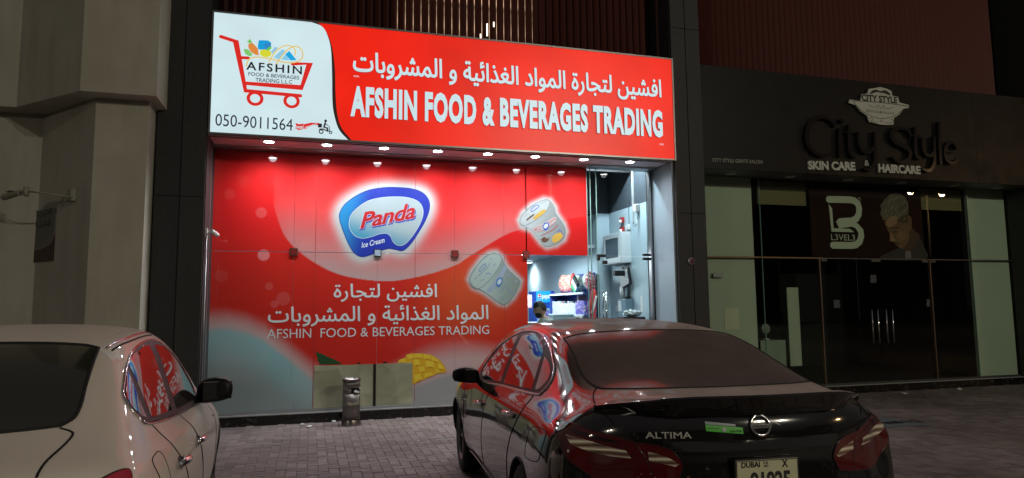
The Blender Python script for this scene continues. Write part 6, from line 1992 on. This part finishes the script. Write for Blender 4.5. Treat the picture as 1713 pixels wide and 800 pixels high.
mapped_text('ALTIMA', .532, .332, .955, .983, .004, mat('badge_silver', (.62, .60, .56), .35, .35), 'model_lettering', car, .01)
stk = group_part('window_sticker', car); stk.name = 'boot_sticker'
q_ = [(.263, 1.012), (.263, .985), (.088, .967), (.088, .995)]
patch(S, 'B', q_, flat((.10, .55, .06), .35, .5), 'green_strip', stk, .003, .02)
patch(S, 'B', [(.262, 1.026), (.262, 1.0135), (.120, 1.000), (.120, 1.010)], flat((.30, .36, .36), .3, .5), 'grey_strip', stk, .003, .02)
mapped_text('\u0627\u0644\u0635\u062d' and arabic('\u062f\u0628\u064a \u0633\u064a\u062a\u064a'), .255, .200, .990, 1.001, .004, flat((.01, .06, .01)), 'sticker_lettering', stk, .01)
mapped_text('DISCOVER', .150, .095, .976, .984, .004, flat((.01, .06, .01)), 'sticker_lettering', stk, .02)
patch(S, 'B', ellipse(.178, .989, .010, .009, 16), flat((.6, .6, .6), .3, .5), 'sticker_disc', stk, .0042, .02)
# plate: a flat pressed sheet
np_ = group_part('number_plate', car)
px0 = min(PB(.155, .80, 0).x, PB(-.155, .80, 0).x, PB(0, .86, 0).x, PB(0, .73, 0).x) - .012
m_plate = mat('plate_cream', (.62, .62, .40), .45, noise=.04, coat=.3)
MB().box(px0 - .003, px0, -.152, .158, .712, .860, bev=.0015).build('plate_sheet', m_plate, np_)
MB().box(px0 + .0005, px0 + .02, -.157, .163, .707, .865, bev=.002).build('plate_holder', m_gloss, np_)
bd = MB()
for b_ in ((-.151, .157, .8555, .859), (-.151, .157, .713, .7165), (-.151, -.1475, .7166, .8554), (.1535, .157, .7166, .8554)): bd.box(px0 - .0042, px0 - .0031, *b_)
bd.build('plate_border', m_gloss, np_)
MP = Matrix(((0, 0, -1, px0 - .0032), (-1, 0, 0, 0), (0, 1, 0, 0), (0, 0, 0, 1)))
def ptxt(body, u0, u1, v0, v1, off=.02, nm='plate_lettering'):
    flat_mesh(nm, fit_loops(text_loops(body, 3, off), -u0, -u1, v0, v1), MP, m_gloss, np_, depth=.0008)
ptxt('DUBAI', .132, .040, .828, .853, .03)
ptxt('12', .022, .000, .840, .852, .03); ptxt('2022', .023, -.002, .828, .836, .02)
ptxt('X', -.068, -.100, .822, .856, .03)
ptxt('91925', .090, -.110, .722, .808, .035)
for s in (1, -1): mirror_cap(car, S, 3.10, .955, .984, s, m_pil, .245, .135, .13)
bpm = MB()
for s in (1, -1):
    r_ = on_surf(S, 'B', (s * .36, .60))
seam(S, 'B', [(-.74, .70), (.74, .70)], .004, m_gap, 'bumper_gap', car, False, .0006)
seam(S, 'B', [(-.55, .40), (.55, .40)], .03, M_RUBBER, 'bumper_insert', car, False, -.01)
# windscreen and bonnet lines for other views
ws = [(2.72, .62), (2.72, -.62), (3.62, -.74), (3.72, -.40), (3.76, 0), (3.72, .40), (3.62, .74)]
patch(S, 'T', ws, m_tint, 'windscreen', car, .002, .04)
for s in (1, -1): seam(S, 'T', [(3.75, s * .74), (4.2, s * .70), (4.55, s * .60)], .004, m_gap, 'bonnet_gap', car, False, .0006)
for s in (1, -1): patch(S, 'QR' if s < 0 else 'QL', [(0, 0), (.01, 0), (.01, .01)], m_gap, 'x', car) if False else None
car.matrix_world = car_matrix(ALT_X, ALT_Y, ALT_R)

# ---------------------------------------------------------------- beige sedan
car2 = thing('parked_car', 'dusty champagne beige sedan at the left edge, its side windows mirroring the red shop', 'car', (0, 0, 0))
me = car_body_mesh(SUNR, sun_rear, sun_nose, 3, ((5, .35),))
S = Surf(me)
m_ps = paint('champagne_paint', (.84, .77, .72), .12, .42, dust=(.68, .61, .53), dust_amt=.5, dust_pow=4, coat=.8, base_dust=.35)
WS = [(.92, .305), (3.52, .305)]
finish_body(me, WS, .340, m_ps, car2)
arches(S, WS, .340, car2)
for wa, wz in WS:
    for s in (1, -1): wheel(car2, wa, s * .845, .305, .18, 7, bpy.data.materials['alloy_grey'])
m_sglass = paint('rear_window_green', (.008, .010, .007), 0, .12, dust=(.14, .14, .09), dust_amt=.14, dust_pow=1.2, coat=.6, base_dust=.01)
trim = cr([(.849, 1.192), (.932, 1.232), (1.083, 1.290), (1.304, 1.345), (1.588, 1.376), (1.977, 1.384), (2.288, 1.350), (2.525, 1.272), (2.70, 1.155), (2.80, 1.02), (2.72, .945), (2.556, .940), (1.60, .995), (.90, 1.055), (.82, 1.10), (.815, 1.15)], 4, True)
rwn = [(.99, 1.073), (1.15, 1.314), (1.341, 1.340), (1.633, 1.362), (1.82, 1.364), (1.49, 1.037)]
fwn = [(1.64, 1.022), (2.0, 1.358), (2.282, 1.335), (2.453, 1.270), (2.56, 1.200), (2.70, 1.040), (2.66, .972), (2.356, .978)]
qwn = [(.870, 1.192), (.96, 1.232), (1.075, 1.280), (.915, 1.082), (.865, 1.098), (.842, 1.140)]
rdn = cr([(.91, 1.06), (.95, 1.00), (1.02, .92), (1.20, .76), (1.28, .60), (1.28, .32)], 4) + [(2.08, .32)] + cr([(2.05, .60), (1.80, .88), (1.60, 1.00)], 4)
fdn = cr([(1.615, .995), (1.815, .875), (2.062, .60), (2.09, .32)], 4) + [(3.05, .32)] + cr([(3.06, .60), (3.10, .78), (3.05, .88)], 4) + [(2.75, .915)]
for view in ('L', 'R'):
    patch(S, view, trim, m_pil, 'window_pillar', car2, .0008)
    for nm, w_ in (('side_window', fwn), ('side_window', rwn), ('quarter_window', qwn)):
        patch(S, view, w_, m_tint, nm, car2, .0022, .025)
    seam(S, view, trim, .0065, M_CHROME, 'window_trim', car2, True, .002)
    for nm, d_, hu in (('front_door', fdn, (1.80, .822)), ('rear_door', rdn, (1.02, .858))):
        o = patch(S, view, d_, m_ps, nm, car2, .0012, .03)
        seam(S, view, d_, .0030, m_gap, 'door_gap', o, True, .0006)
        door_handle(car2, S, view, *hu)
fuel = cr([(.74, .90), (.73, .962), (.64, .968), (.56, .955), (.56, .90), (.57, .84), (.70, .838)], 3, True)
o = patch(S, 'R', fuel, m_ps, 'fuel_door', car2, .0012, .03); seam(S, 'R', fuel, .0025, m_gap, 'fuel_gap', o, True, .0006)
rg = cr([(.496, .108), (.528, .165), (.530, .26), (.520, .361), (.505, .55), (.490, .722)], 4) + cr([(.44, .738), (.30, .742), (.15, .744), (0, .745)], 4)
rg = rg + [(-p[0], p[1]) for p in rg[::-1][1:]]
low = cr([(-.496, .108), (-.40, .085), (-.25, .068), (0, .060), (.25, .068), (.40, .085), (.496, .108)], 4)
rg = rg + low[1:-1]
patch(S, 'G', rg, m_sglass, 'rear_window', car2, .0020, .03)
seam(S, 'G', rg, .008, M_RUBBER, 'window_seal', car2, True, .0008)
tg = cr([(.50, .095), (.534, .079), (.55, .058), (.545, .007), (.52, -.113), (.515, -.21)], 4)
for s in (1, -1): seam(S, 'G', [(s * p[0], p[1]) for p in tg], .0045, m_gap, 'boot_gap', car2, False, .0006)
# chrome roof strips
for s in (1, -1):
    seam(S, 'T', cr([(1.16, s * .515), (1.35, s * .53), (1.6, s * .54), (2.2, s * .535)], 4), .006, M_CHROME, 'roof_strip', car2, False, .002)
    seam(S, 'T', cr([(1.16, s * .54), (1.35, s * .552), (1.6, s * .56), (2.2, s * .555)], 4), .005, M_RUBBER, 'roof_channel', car2, False, .001)
ll = cr([(.60, .80), (.62, .93), (.70, .972), (.773, .978), (.785, .958), (.74, .90), (.70, .80)], 4, True)
for s in (1, -1):
    tl = group_part('tail_light', car2); vq = 'QL' if s > 0 else 'QR'
    patch(S, vq, ll, mat('tail_pink_red', (.50, .03, .06), .2, coat=1) if s > 0 else bpy.data.materials['tail_pink_red'], 'lens', tl, .006, .02)
    seam(S, vq, ll, .004, M_RUBBER, 'lens_rim', tl, True, .003)
for s in (1, -1): mirror_cap(car2, S, 2.68, .897, 1.010, s, m_pil if s < 0 else m_ps, .235, .170, .15)
ws = [(2.45, .58), (2.45, -.58), (3.22, -.68), (3.34, -.36), (3.38, 0), (3.34, .36), (3.22, .68)]
patch(S, 'T', ws, m_tint, 'windscreen', car2, .002, .04)
r_ = on_surf(S, 'R', (2.96, .80))
g_ = group_part('side_badge', car2)
if r_: MB().cyl(r_[0], r_[0] + r_[1] * .012, .014, .010, 14).build('round_badge', M_CHROME, g_, True)
# head rest silhouettes read through the dark glass as low shapes are left to the tint
car2.matrix_world = car_matrix(SUN_X, SUN_Y, SUN_R)
# ------------------------------------------------------------------ street lamps behind the viewer, mirrored in the salon glass
m_pole = mat('galvanised_pole', (.25, .25, .24), .5, .6, noise=.1)
m_lampg = emit_mat('street_lamp_glass', (1, .55, .18), 60)
for i, (x, y, lab, p, colr) in enumerate(((39, -24.9, 'double armed street lamp glowing orange, mirrored over the salon portrait poster', 1500, (1, .62, .28)),
                                       (11, -20.5, 'double armed street lamp behind the viewer that lights the dark walls', 2900, (1, .93, .74)),
                                       (-26, -27, 'double armed street lamp far left behind the viewer', 1500, (1, .9, .7)))):
    t = thing('street_lamp', lab, 'street lamp', (x, y, 0), group='street lamps behind the viewer')
    MB().cyl((0, 0, 0), (0, 0, 8.7), .09, .05, 12).build('pole', m_pole, t, True)
    MB().tube([(-1.1, 0, 9.0), (-.5, 0, 8.95), (0, 0, 8.7), (.5, 0, 8.95), (1.1, 0, 9.0)], .035).build('arm', m_pole, t, True)
    for sx in (-1, 1):
        MB().box(sx * 1.3 - .35, sx * 1.3 + .35, -.14, .14, 9.0, 9.14, bev=.04).build('lamp_head', m_pole, t)
        MB().box(sx * 1.3 - .28, sx * 1.3 + .28, -.11, .11, 8.965, 8.999, bev=.012).build('lamp_lens', m_lampg, t)
        ld = bpy.data.lights.new('street_lamp_light', 'POINT'); lo_ = bpy.data.objects.new('street_lamp_light', ld); C.objects.link(lo_)
        lo_.parent = t; lo_.location = (sx * 1.3, 0, 8.85); ld.energy = p / 2; ld.shadow_soft_size = .15; ld.color = colr

# ------------------------------------------------------------------ stainless litter bin
bx, by = 0.56, -.43
t = thing('litter_bin', 'stainless steel cylindrical litter bin with an ashtray top standing before the window', 'litter bin', (bx, by, 0))
Rb = .118
prof = [(0, .012), (Rb + .012, .012), (Rb + .012, .035), (Rb, .045)]
MB().lathe([(0, .0), (Rb + .012, .0), (Rb + .010, .045), (Rb + .002, .075)], 40).build('base_ring', M_STEEL, t, True, sharp=40)
# body with a rectangular opening towards the street
n = 60; body = MB(); za, zb, zc, zd = .075, .42, .50, .59
def ang(i): return 2 * math.pi * i / n
o0, o1 = rad(-90 - 8), rad(-90 + 62)
for i in range(n):
    a, b_ = ang(i), ang(i + 1)
    for z0, z1, cut in ((za, zb, 0), (zb, zc, 1), (zc, zd, 0)):
        am = (a + b_) / 2
        am2 = am - 2 * math.pi if am > math.pi else am
        if cut and o0 < am2 < o1: continue
        body.add([(Rb * math.cos(a), Rb * math.sin(a), z0), (Rb * math.cos(b_), Rb * math.sin(b_), z0), (Rb * math.cos(b_), Rb * math.sin(b_), z1), (Rb * math.cos(a), Rb * math.sin(a), z1)], [(0, 1, 2, 3)])
o = body.build('bin_body', M_STEEL, t, True)
md = o.modifiers.new('s', 'SOLIDIFY'); md.thickness = .004
MB().lathe([(Rb - .012, .42), (Rb - .012, .50)], 40).build('inner_liner', M_BLACKMETAL, t, True)
MB().lathe([(Rb - .012, .30), (0, .30)], 40).build('liner_floor', M_BLACKMETAL, t)
MB().lathe([(Rb + .006, .588), (Rb + .008, .612), (Rb - .004, .622), (Rb - .012, .610), (0, .606)], 40).build('ashtray_rim', M_STEEL, t, True, sharp=40)
rr = random.Random(11)
m_paper = mat('crumpled_paper', (.68, .70, .70), .8, noise=.1)
def crumple(name, loc, r, m, parent=None, lab=None, cat=None, group=None, flatz=.6):
    bm = bmesh.new(); bmesh.ops.create_icosphere(bm, subdivisions=2, radius=r)
    for v in bm.verts: v.co = v.co * (1 + rr.uniform(-.35, .3)); v.co.z *= flatz
    o = MB().add_bm(bm).build(name, m, parent); o.location = loc
    if lab: tag(o, lab, cat, group)
    return o
for i in range(14):
    a = rr.uniform(0, 6.28); q = rr.uniform(0, .085)
    crumple('ash_paper', (q * math.cos(a), q * math.sin(a), .612), rr.uniform(.012, .022), m_paper, t)
crumple('rubbish', (.045, -.085, .452), .035, m_paper, t)
crumple('rubbish', (.01, -.085, .43), .025, flat((.1, .12, .16)), t)
crumple('rubbish', (.075, -.07, .44), .022, m_paper, t)

# litter on the paving
for (px_, py_, r, lab) in ((506, 711, .028, 'larger crumpled white tissue on the paving against the plinth, left of the bin'), (517, 715, .040, 'flat white tissue scrap on the paving just right of the crumpled one'), (558, 706.5, .03, 'thin white wrapper at the plinth close to the left of the bin')):
    d = _f * 1140 + _r2 * (px_ - 856.5) + _u2 * (400 - py_); p = CAM + d * (-CAM.z / d.z)
    crumple('tissue_scrap', (p.x, min(p.y, -.09), .012), r, m_paper, None, lab, 'litter', 'litter scraps on the paving', .35)
for (x, y, lab) in ((8.95, -.12, 'pale scrap at the salon plinth below the door jamb'), (9.9, -.5, 'tiny white speck of paper on the paving before the salon doors'), (11.3, -.35, 'small white carton scrap at the right salon plinth')):
    crumple('paper_scrap', (x, y, .014), .05, m_paper, None, lab, 'litter', 'litter scraps on the paving', .3)
for (px_, py_) in ((689, 766), (705, 741), (716, 739), (700, 738), (727, 732), (732, 736), (739, 733), (690, 742)):
    d = _f * 1140 + _r2 * (px_ - 856.5) + _u2 * (400 - py_); p = CAM + d * (-CAM.z / d.z)
    crumple('grit_crumb', (p.x, p.y, .004), .009, m_paper, pv if False else None, 'tiny pale crumb scattered on the paving left of the black car', 'crumb', 'pale crumbs on the paving', .4)

# drain cover / flat mat at the right behind the black car
def gz0(px_, py_):
    d = _f * 1140 + _r2 * (px_ - 856.5) + _u2 * (400 - py_); p = CAM + d * (-CAM.z / d.z); return p.x, p.y
qa = [gz0(1430, 700), gz0(1478, 700), gz0(1560, 712), gz0(1470, 717), gz0(1400, 718)]
v0 = [(x, y, .004) for x, y in qa]; v1 = [(x, y, .012) for x, y in qa]; n = len(qa)
mt = MB().add(v0 + v1, [tuple(range(n, 2 * n))] + [(i, (i + 1) % n, n + (i + 1) % n, n + i) for i in range(n)])
ob = mt.build('floor_mat', mat('mat_grey', (.11, .13, .14), .7, noise=.3, nscale=20))
ob = tag(ob, 'flat grey mat with dark lettering on the paving right of the black car', 'mat')
cx, cy = gz0(1496, 708)
lp = fit_loops(text_loops('\u00b7S08\u00b71\u00b72', 2, .05), cx - .25, cx + .38, cy - .10, cy + .06)
flat_mesh('mat_lettering', lp, Matrix(((1, 0, 0, 0), (0, 1, 0, 0), (0, 0, 1, .0145), (0, 0, 0, 1))), flat((.015, .016, .02)), ob)

# ------------------------------------------------------------------ cameras, alarm dome, wall notice
t = thing('security_camera', 'small white bullet security camera on the left jamb of the shop window', 'security camera', (-1.30, -.60, 2.56))
MB().box(-.02, .01, -.03, .03, -.06, .06, bev=.004).build('junction_box', M_WHITEP, t)
MB().tube([(.01, 0, 0), (.05, -.02, .0), (.08, -.03, -.005)], .012).build('arm', M_WHITEP, t, True)
MC = Matrix.Translation((.10, -.05, -.01)) @ Matrix.Rotation(rad(62), 4, 'Z') @ Matrix.Rotation(rad(108), 4, 'Y')
MB().lathe([(0, -.07), (.026, -.07), (.03, -.05), (.03, .06), (0, .061)], 18, M=MC).build('camera_body', M_WHITEP, t, True, sharp=40)
MB().lathe([(0, .0615), (.024, .0612), (.024, .0655), (0, .066)], 18, M=MC).build('lens', M_BLACKMETAL, t, True)
MB().cyl((0, -.0, -.06), (0, 0, -2.4), .009).build('conduit', M_ALU, t, True)

t = thing('alarm_dome', 'small round dark dome camera with a pale rim on the right black pillar', 'dome camera', (5.66, -.752, 2.25))
MR = Matrix.Rotation(rad(90), 4, 'X')
MB().lathe([(.0, -.0), (.052, .0), (.055, .02), (.042, .028)], 24, M=MR).build('rim', flat((.35, .33, .34)), t, True)
MB().lathe([(.042, .026), (.032, .05), (.012, .062), (0, .064)], 24, M=MR).build('dome', mat('dome_maroon', (.12, .02, .03), .1, coat=1), t, True)
MB().lathe([(.0, .066), (.008, .0655), (.01, .06)], 10, M=MR @ Matrix.Translation((.02, .012, -.006))).build('glint_lens', M_CHROME, t)

# wall frame of the splayed beige face: from (-2.50,-1.10) towards (-3.35,-.15)
ux = Vector((-.667, .745, 0)); base = Vector((-2.50, -1.10, 0)); nrm = Vector((-.745, -.667, 0))
def on_splay(px_, py_, off=0.0):
    d = _f * 1140 + _r2 * (px_ - 856.5) + _u2 * (400 - py_)
    k = (base + nrm * off - CAM).dot(nrm) / d.dot(nrm)
    p = CAM + d * k
    return (p - base).dot(ux), p.z
MS = Matrix(((ux.x, 0, nrm.x, base.x), (ux.y, 0, nrm.y, base.y), (0, 1, 0, 0), (0, 0, 0, 1)))   # (u along wall leftwards, z, out)
t = thing('wall_notice', 'grey wall notice with a dark curved lower band and two blurred arabic lines', 'notice', (0, 0, 0))
u0, z1 = on_splay(95, 348); u1, z0 = on_splay(35, 441)
flat_mesh('notice_board', [[(u0, z0), (u1, z0), (u1, z1), (u0, z1)]], MS, flat((.13, .13, .115)), t, depth=.012)
MS2 = MS @ Matrix.Translation((0, 0, .0005))
flat_mesh('dark_band', [[(u0, z0)] + [(u1, z0)] + cr([(u1, z0 + .20), (u1 - .12, z0 + .22), ((u0 + u1) / 2, z0 + .16), (u0 + .08, z0 + .22), (u0, z0 + .34)], 5)], MS2, flat((.05, .012, .015)), t, depth=.0125)
flat_mesh('band_line', stroke(cr([(u1, z0 + .20), (u1 - .12, z0 + .22), ((u0 + u1) / 2, z0 + .16), (u0 + .08, z0 + .22), (u0, z0 + .34)], 5), .012), MS2, flat((.24, .20, .18)), t, depth=.0135)
lp = text_loops(arabic('\u0627\u0641\u0634\u064a\u0646 \u0644\u062a\u062c\u0627\u0631\u0629'), 3, .02)
for k_, (za, zb) in enumerate(((z0 + .42, z0 + .53), (z0 + .56, z0 + .66))):
    l2 = fit_loops(lp, -(u1 - .10), -(u0 + .10), za, zb)
    l2 = [[(-p[0], p[1]) for p in l] for l in l2]
    flat_mesh('notice_lettering', l2, MS2, flat((.035, .035, .03)), t, depth=.0135)

t = thing('wall_camera', 'old bullet camera on a long wall arm beside the beige wall notice', 'security camera', (0, 0, 0))
def S3(px_, py_, off):
    u, z = on_splay(px_, py_, off); return base + ux * u + Vector((0, 0, z)) + nrm * off
m_cg = mat('camera_grey', (.30, .29, .24), .5)
p_ = S3(124, 327, .0)
mb = MB(); Mx = Matrix(((ux.x, nrm.x, 0, p_.x), (ux.y, nrm.y, 0, p_.y), (0, 0, 1, p_.z), (0, 0, 0, 1)))
mb.box(-.05, .05, 0, .06, -.075, .075, bev=.006, M=Mx).build('junction_box', m_cg, t)
MB().tube([S3(122, 330, .06), S3(80, 324, .30), S3(44, 320, .42)], .010).build('arm', m_cg, t, True)
a_, b_ = S3(42, 320, .42), S3(7, 330, .46)
MB().cyl(S3(44, 313, .42), S3(44, 328, .42), .028).build('joint', m_cg, t, True)
dd = (b_ - a_).normalized()
MB().tube([a_ + dd * .10, b_], [.035, .04], 16).build('camera_body', m_cg, t, True, sharp=40)
MB().tube([a_ - dd * .0, a_ + dd * .12], .016, 10).build('neck', m_cg, t, True)
MB().tube([b_ + dd * .001, b_ + dd * .02], [.036, .030], 16).build('lens', M_BLACKMETAL, t, True)
MB().box(-.05, .05, -.045, .045, -.002, .004, M=Matrix.Translation(a_ + (b_ - a_) * .65 + Vector((0, 0, .042))) @ dd.to_track_quat('X', 'Z').to_matrix().to_4x4()).build('sun_hood', m_cg, t)

# sensor-dark copper lights behind the louvres: three lit slots
m_slot = emit_mat('lit_slot', (1, .82, .66), 3.0)
for (px_, py_, h, w, lab) in ((804, 62, .10, .018, 'left of the three small lit lamps glowing between the louvre fins'), (815, 50, .20, .02, 'tallest lit lamp in the middle of the three between the louvre fins'), (826, 41, .08, .018, 'right and highest of the three small lit lamps between the louvre fins')):
    x, z = on_y(px_, py_, -.29)
    t = thing('slot_lamp', lab, 'lamp', (x, -.285, z), group='small lamps between the louvre fins')
    MB().box(-w / 2, w / 2, -.008, .0, -h / 2, h / 2, bev=.002).build('lamp_lens', m_slot, t)
    MB().box(-w / 2 - .004, w / 2 + .004, .001, .012, -h / 2 - .01, h / 2 + .01).build('lamp_holder', M_BLACKMETAL, t)

# ------------------------------------------------------------------ across the car park behind the viewer: low buildings with a few lit windows
m_far = mat('far_render', (.10, .095, .085), .8); m_lit = emit_mat('far_window', (1, .9, .75), .5); m_lit2 = emit_mat('far_window_orange', (1, .5, .2), 1.2)
m_offw = mat('far_dark_window', (.02, .02, .025), .2)
rr = random.Random(21)
for q, (x0, w, h, lab) in enumerate(((-42, 26, 13, 'dark block of flats far left behind the viewer with a few lit windows'), (-8, 22, 18, 'tallest dark block of flats straight behind the viewer'), (22, 30, 11, 'long low dark block across the car park, right of the tallest one'), (60, 26, 15, 'dark block of flats furthest right behind the viewer'))):
    t = thing('apartment_building', lab, 'building', (x0, -62, 0), group='buildings across the car park')
    MB().box(0, w, -10, 0, 0, h).build('wall', m_far, t)
    MB().box(-.2, w + .2, -10.2, .2, h + .002, h + .5).build('roof', m_far, t)
    shared = {}
    for f_ in range(int(h // 3.2)):
        for c_ in range(int(w // 3)):
            k_ = rr.random(); mm = m_lit if k_ < .10 else (m_lit2 if k_ < .14 else m_offw)
            if mm.name not in shared:
                shared[mm.name] = MB().box(0, .9, .01, .05, 0, 1.0).build('window', mm, t); o = shared[mm.name]
            else:
                o = bpy.data.objects.new('window', shared[mm.name].data); C.objects.link(o); o.parent = t
            o.location = (1 + c_ * 3, 0, 1.2 + f_ * 3.2)
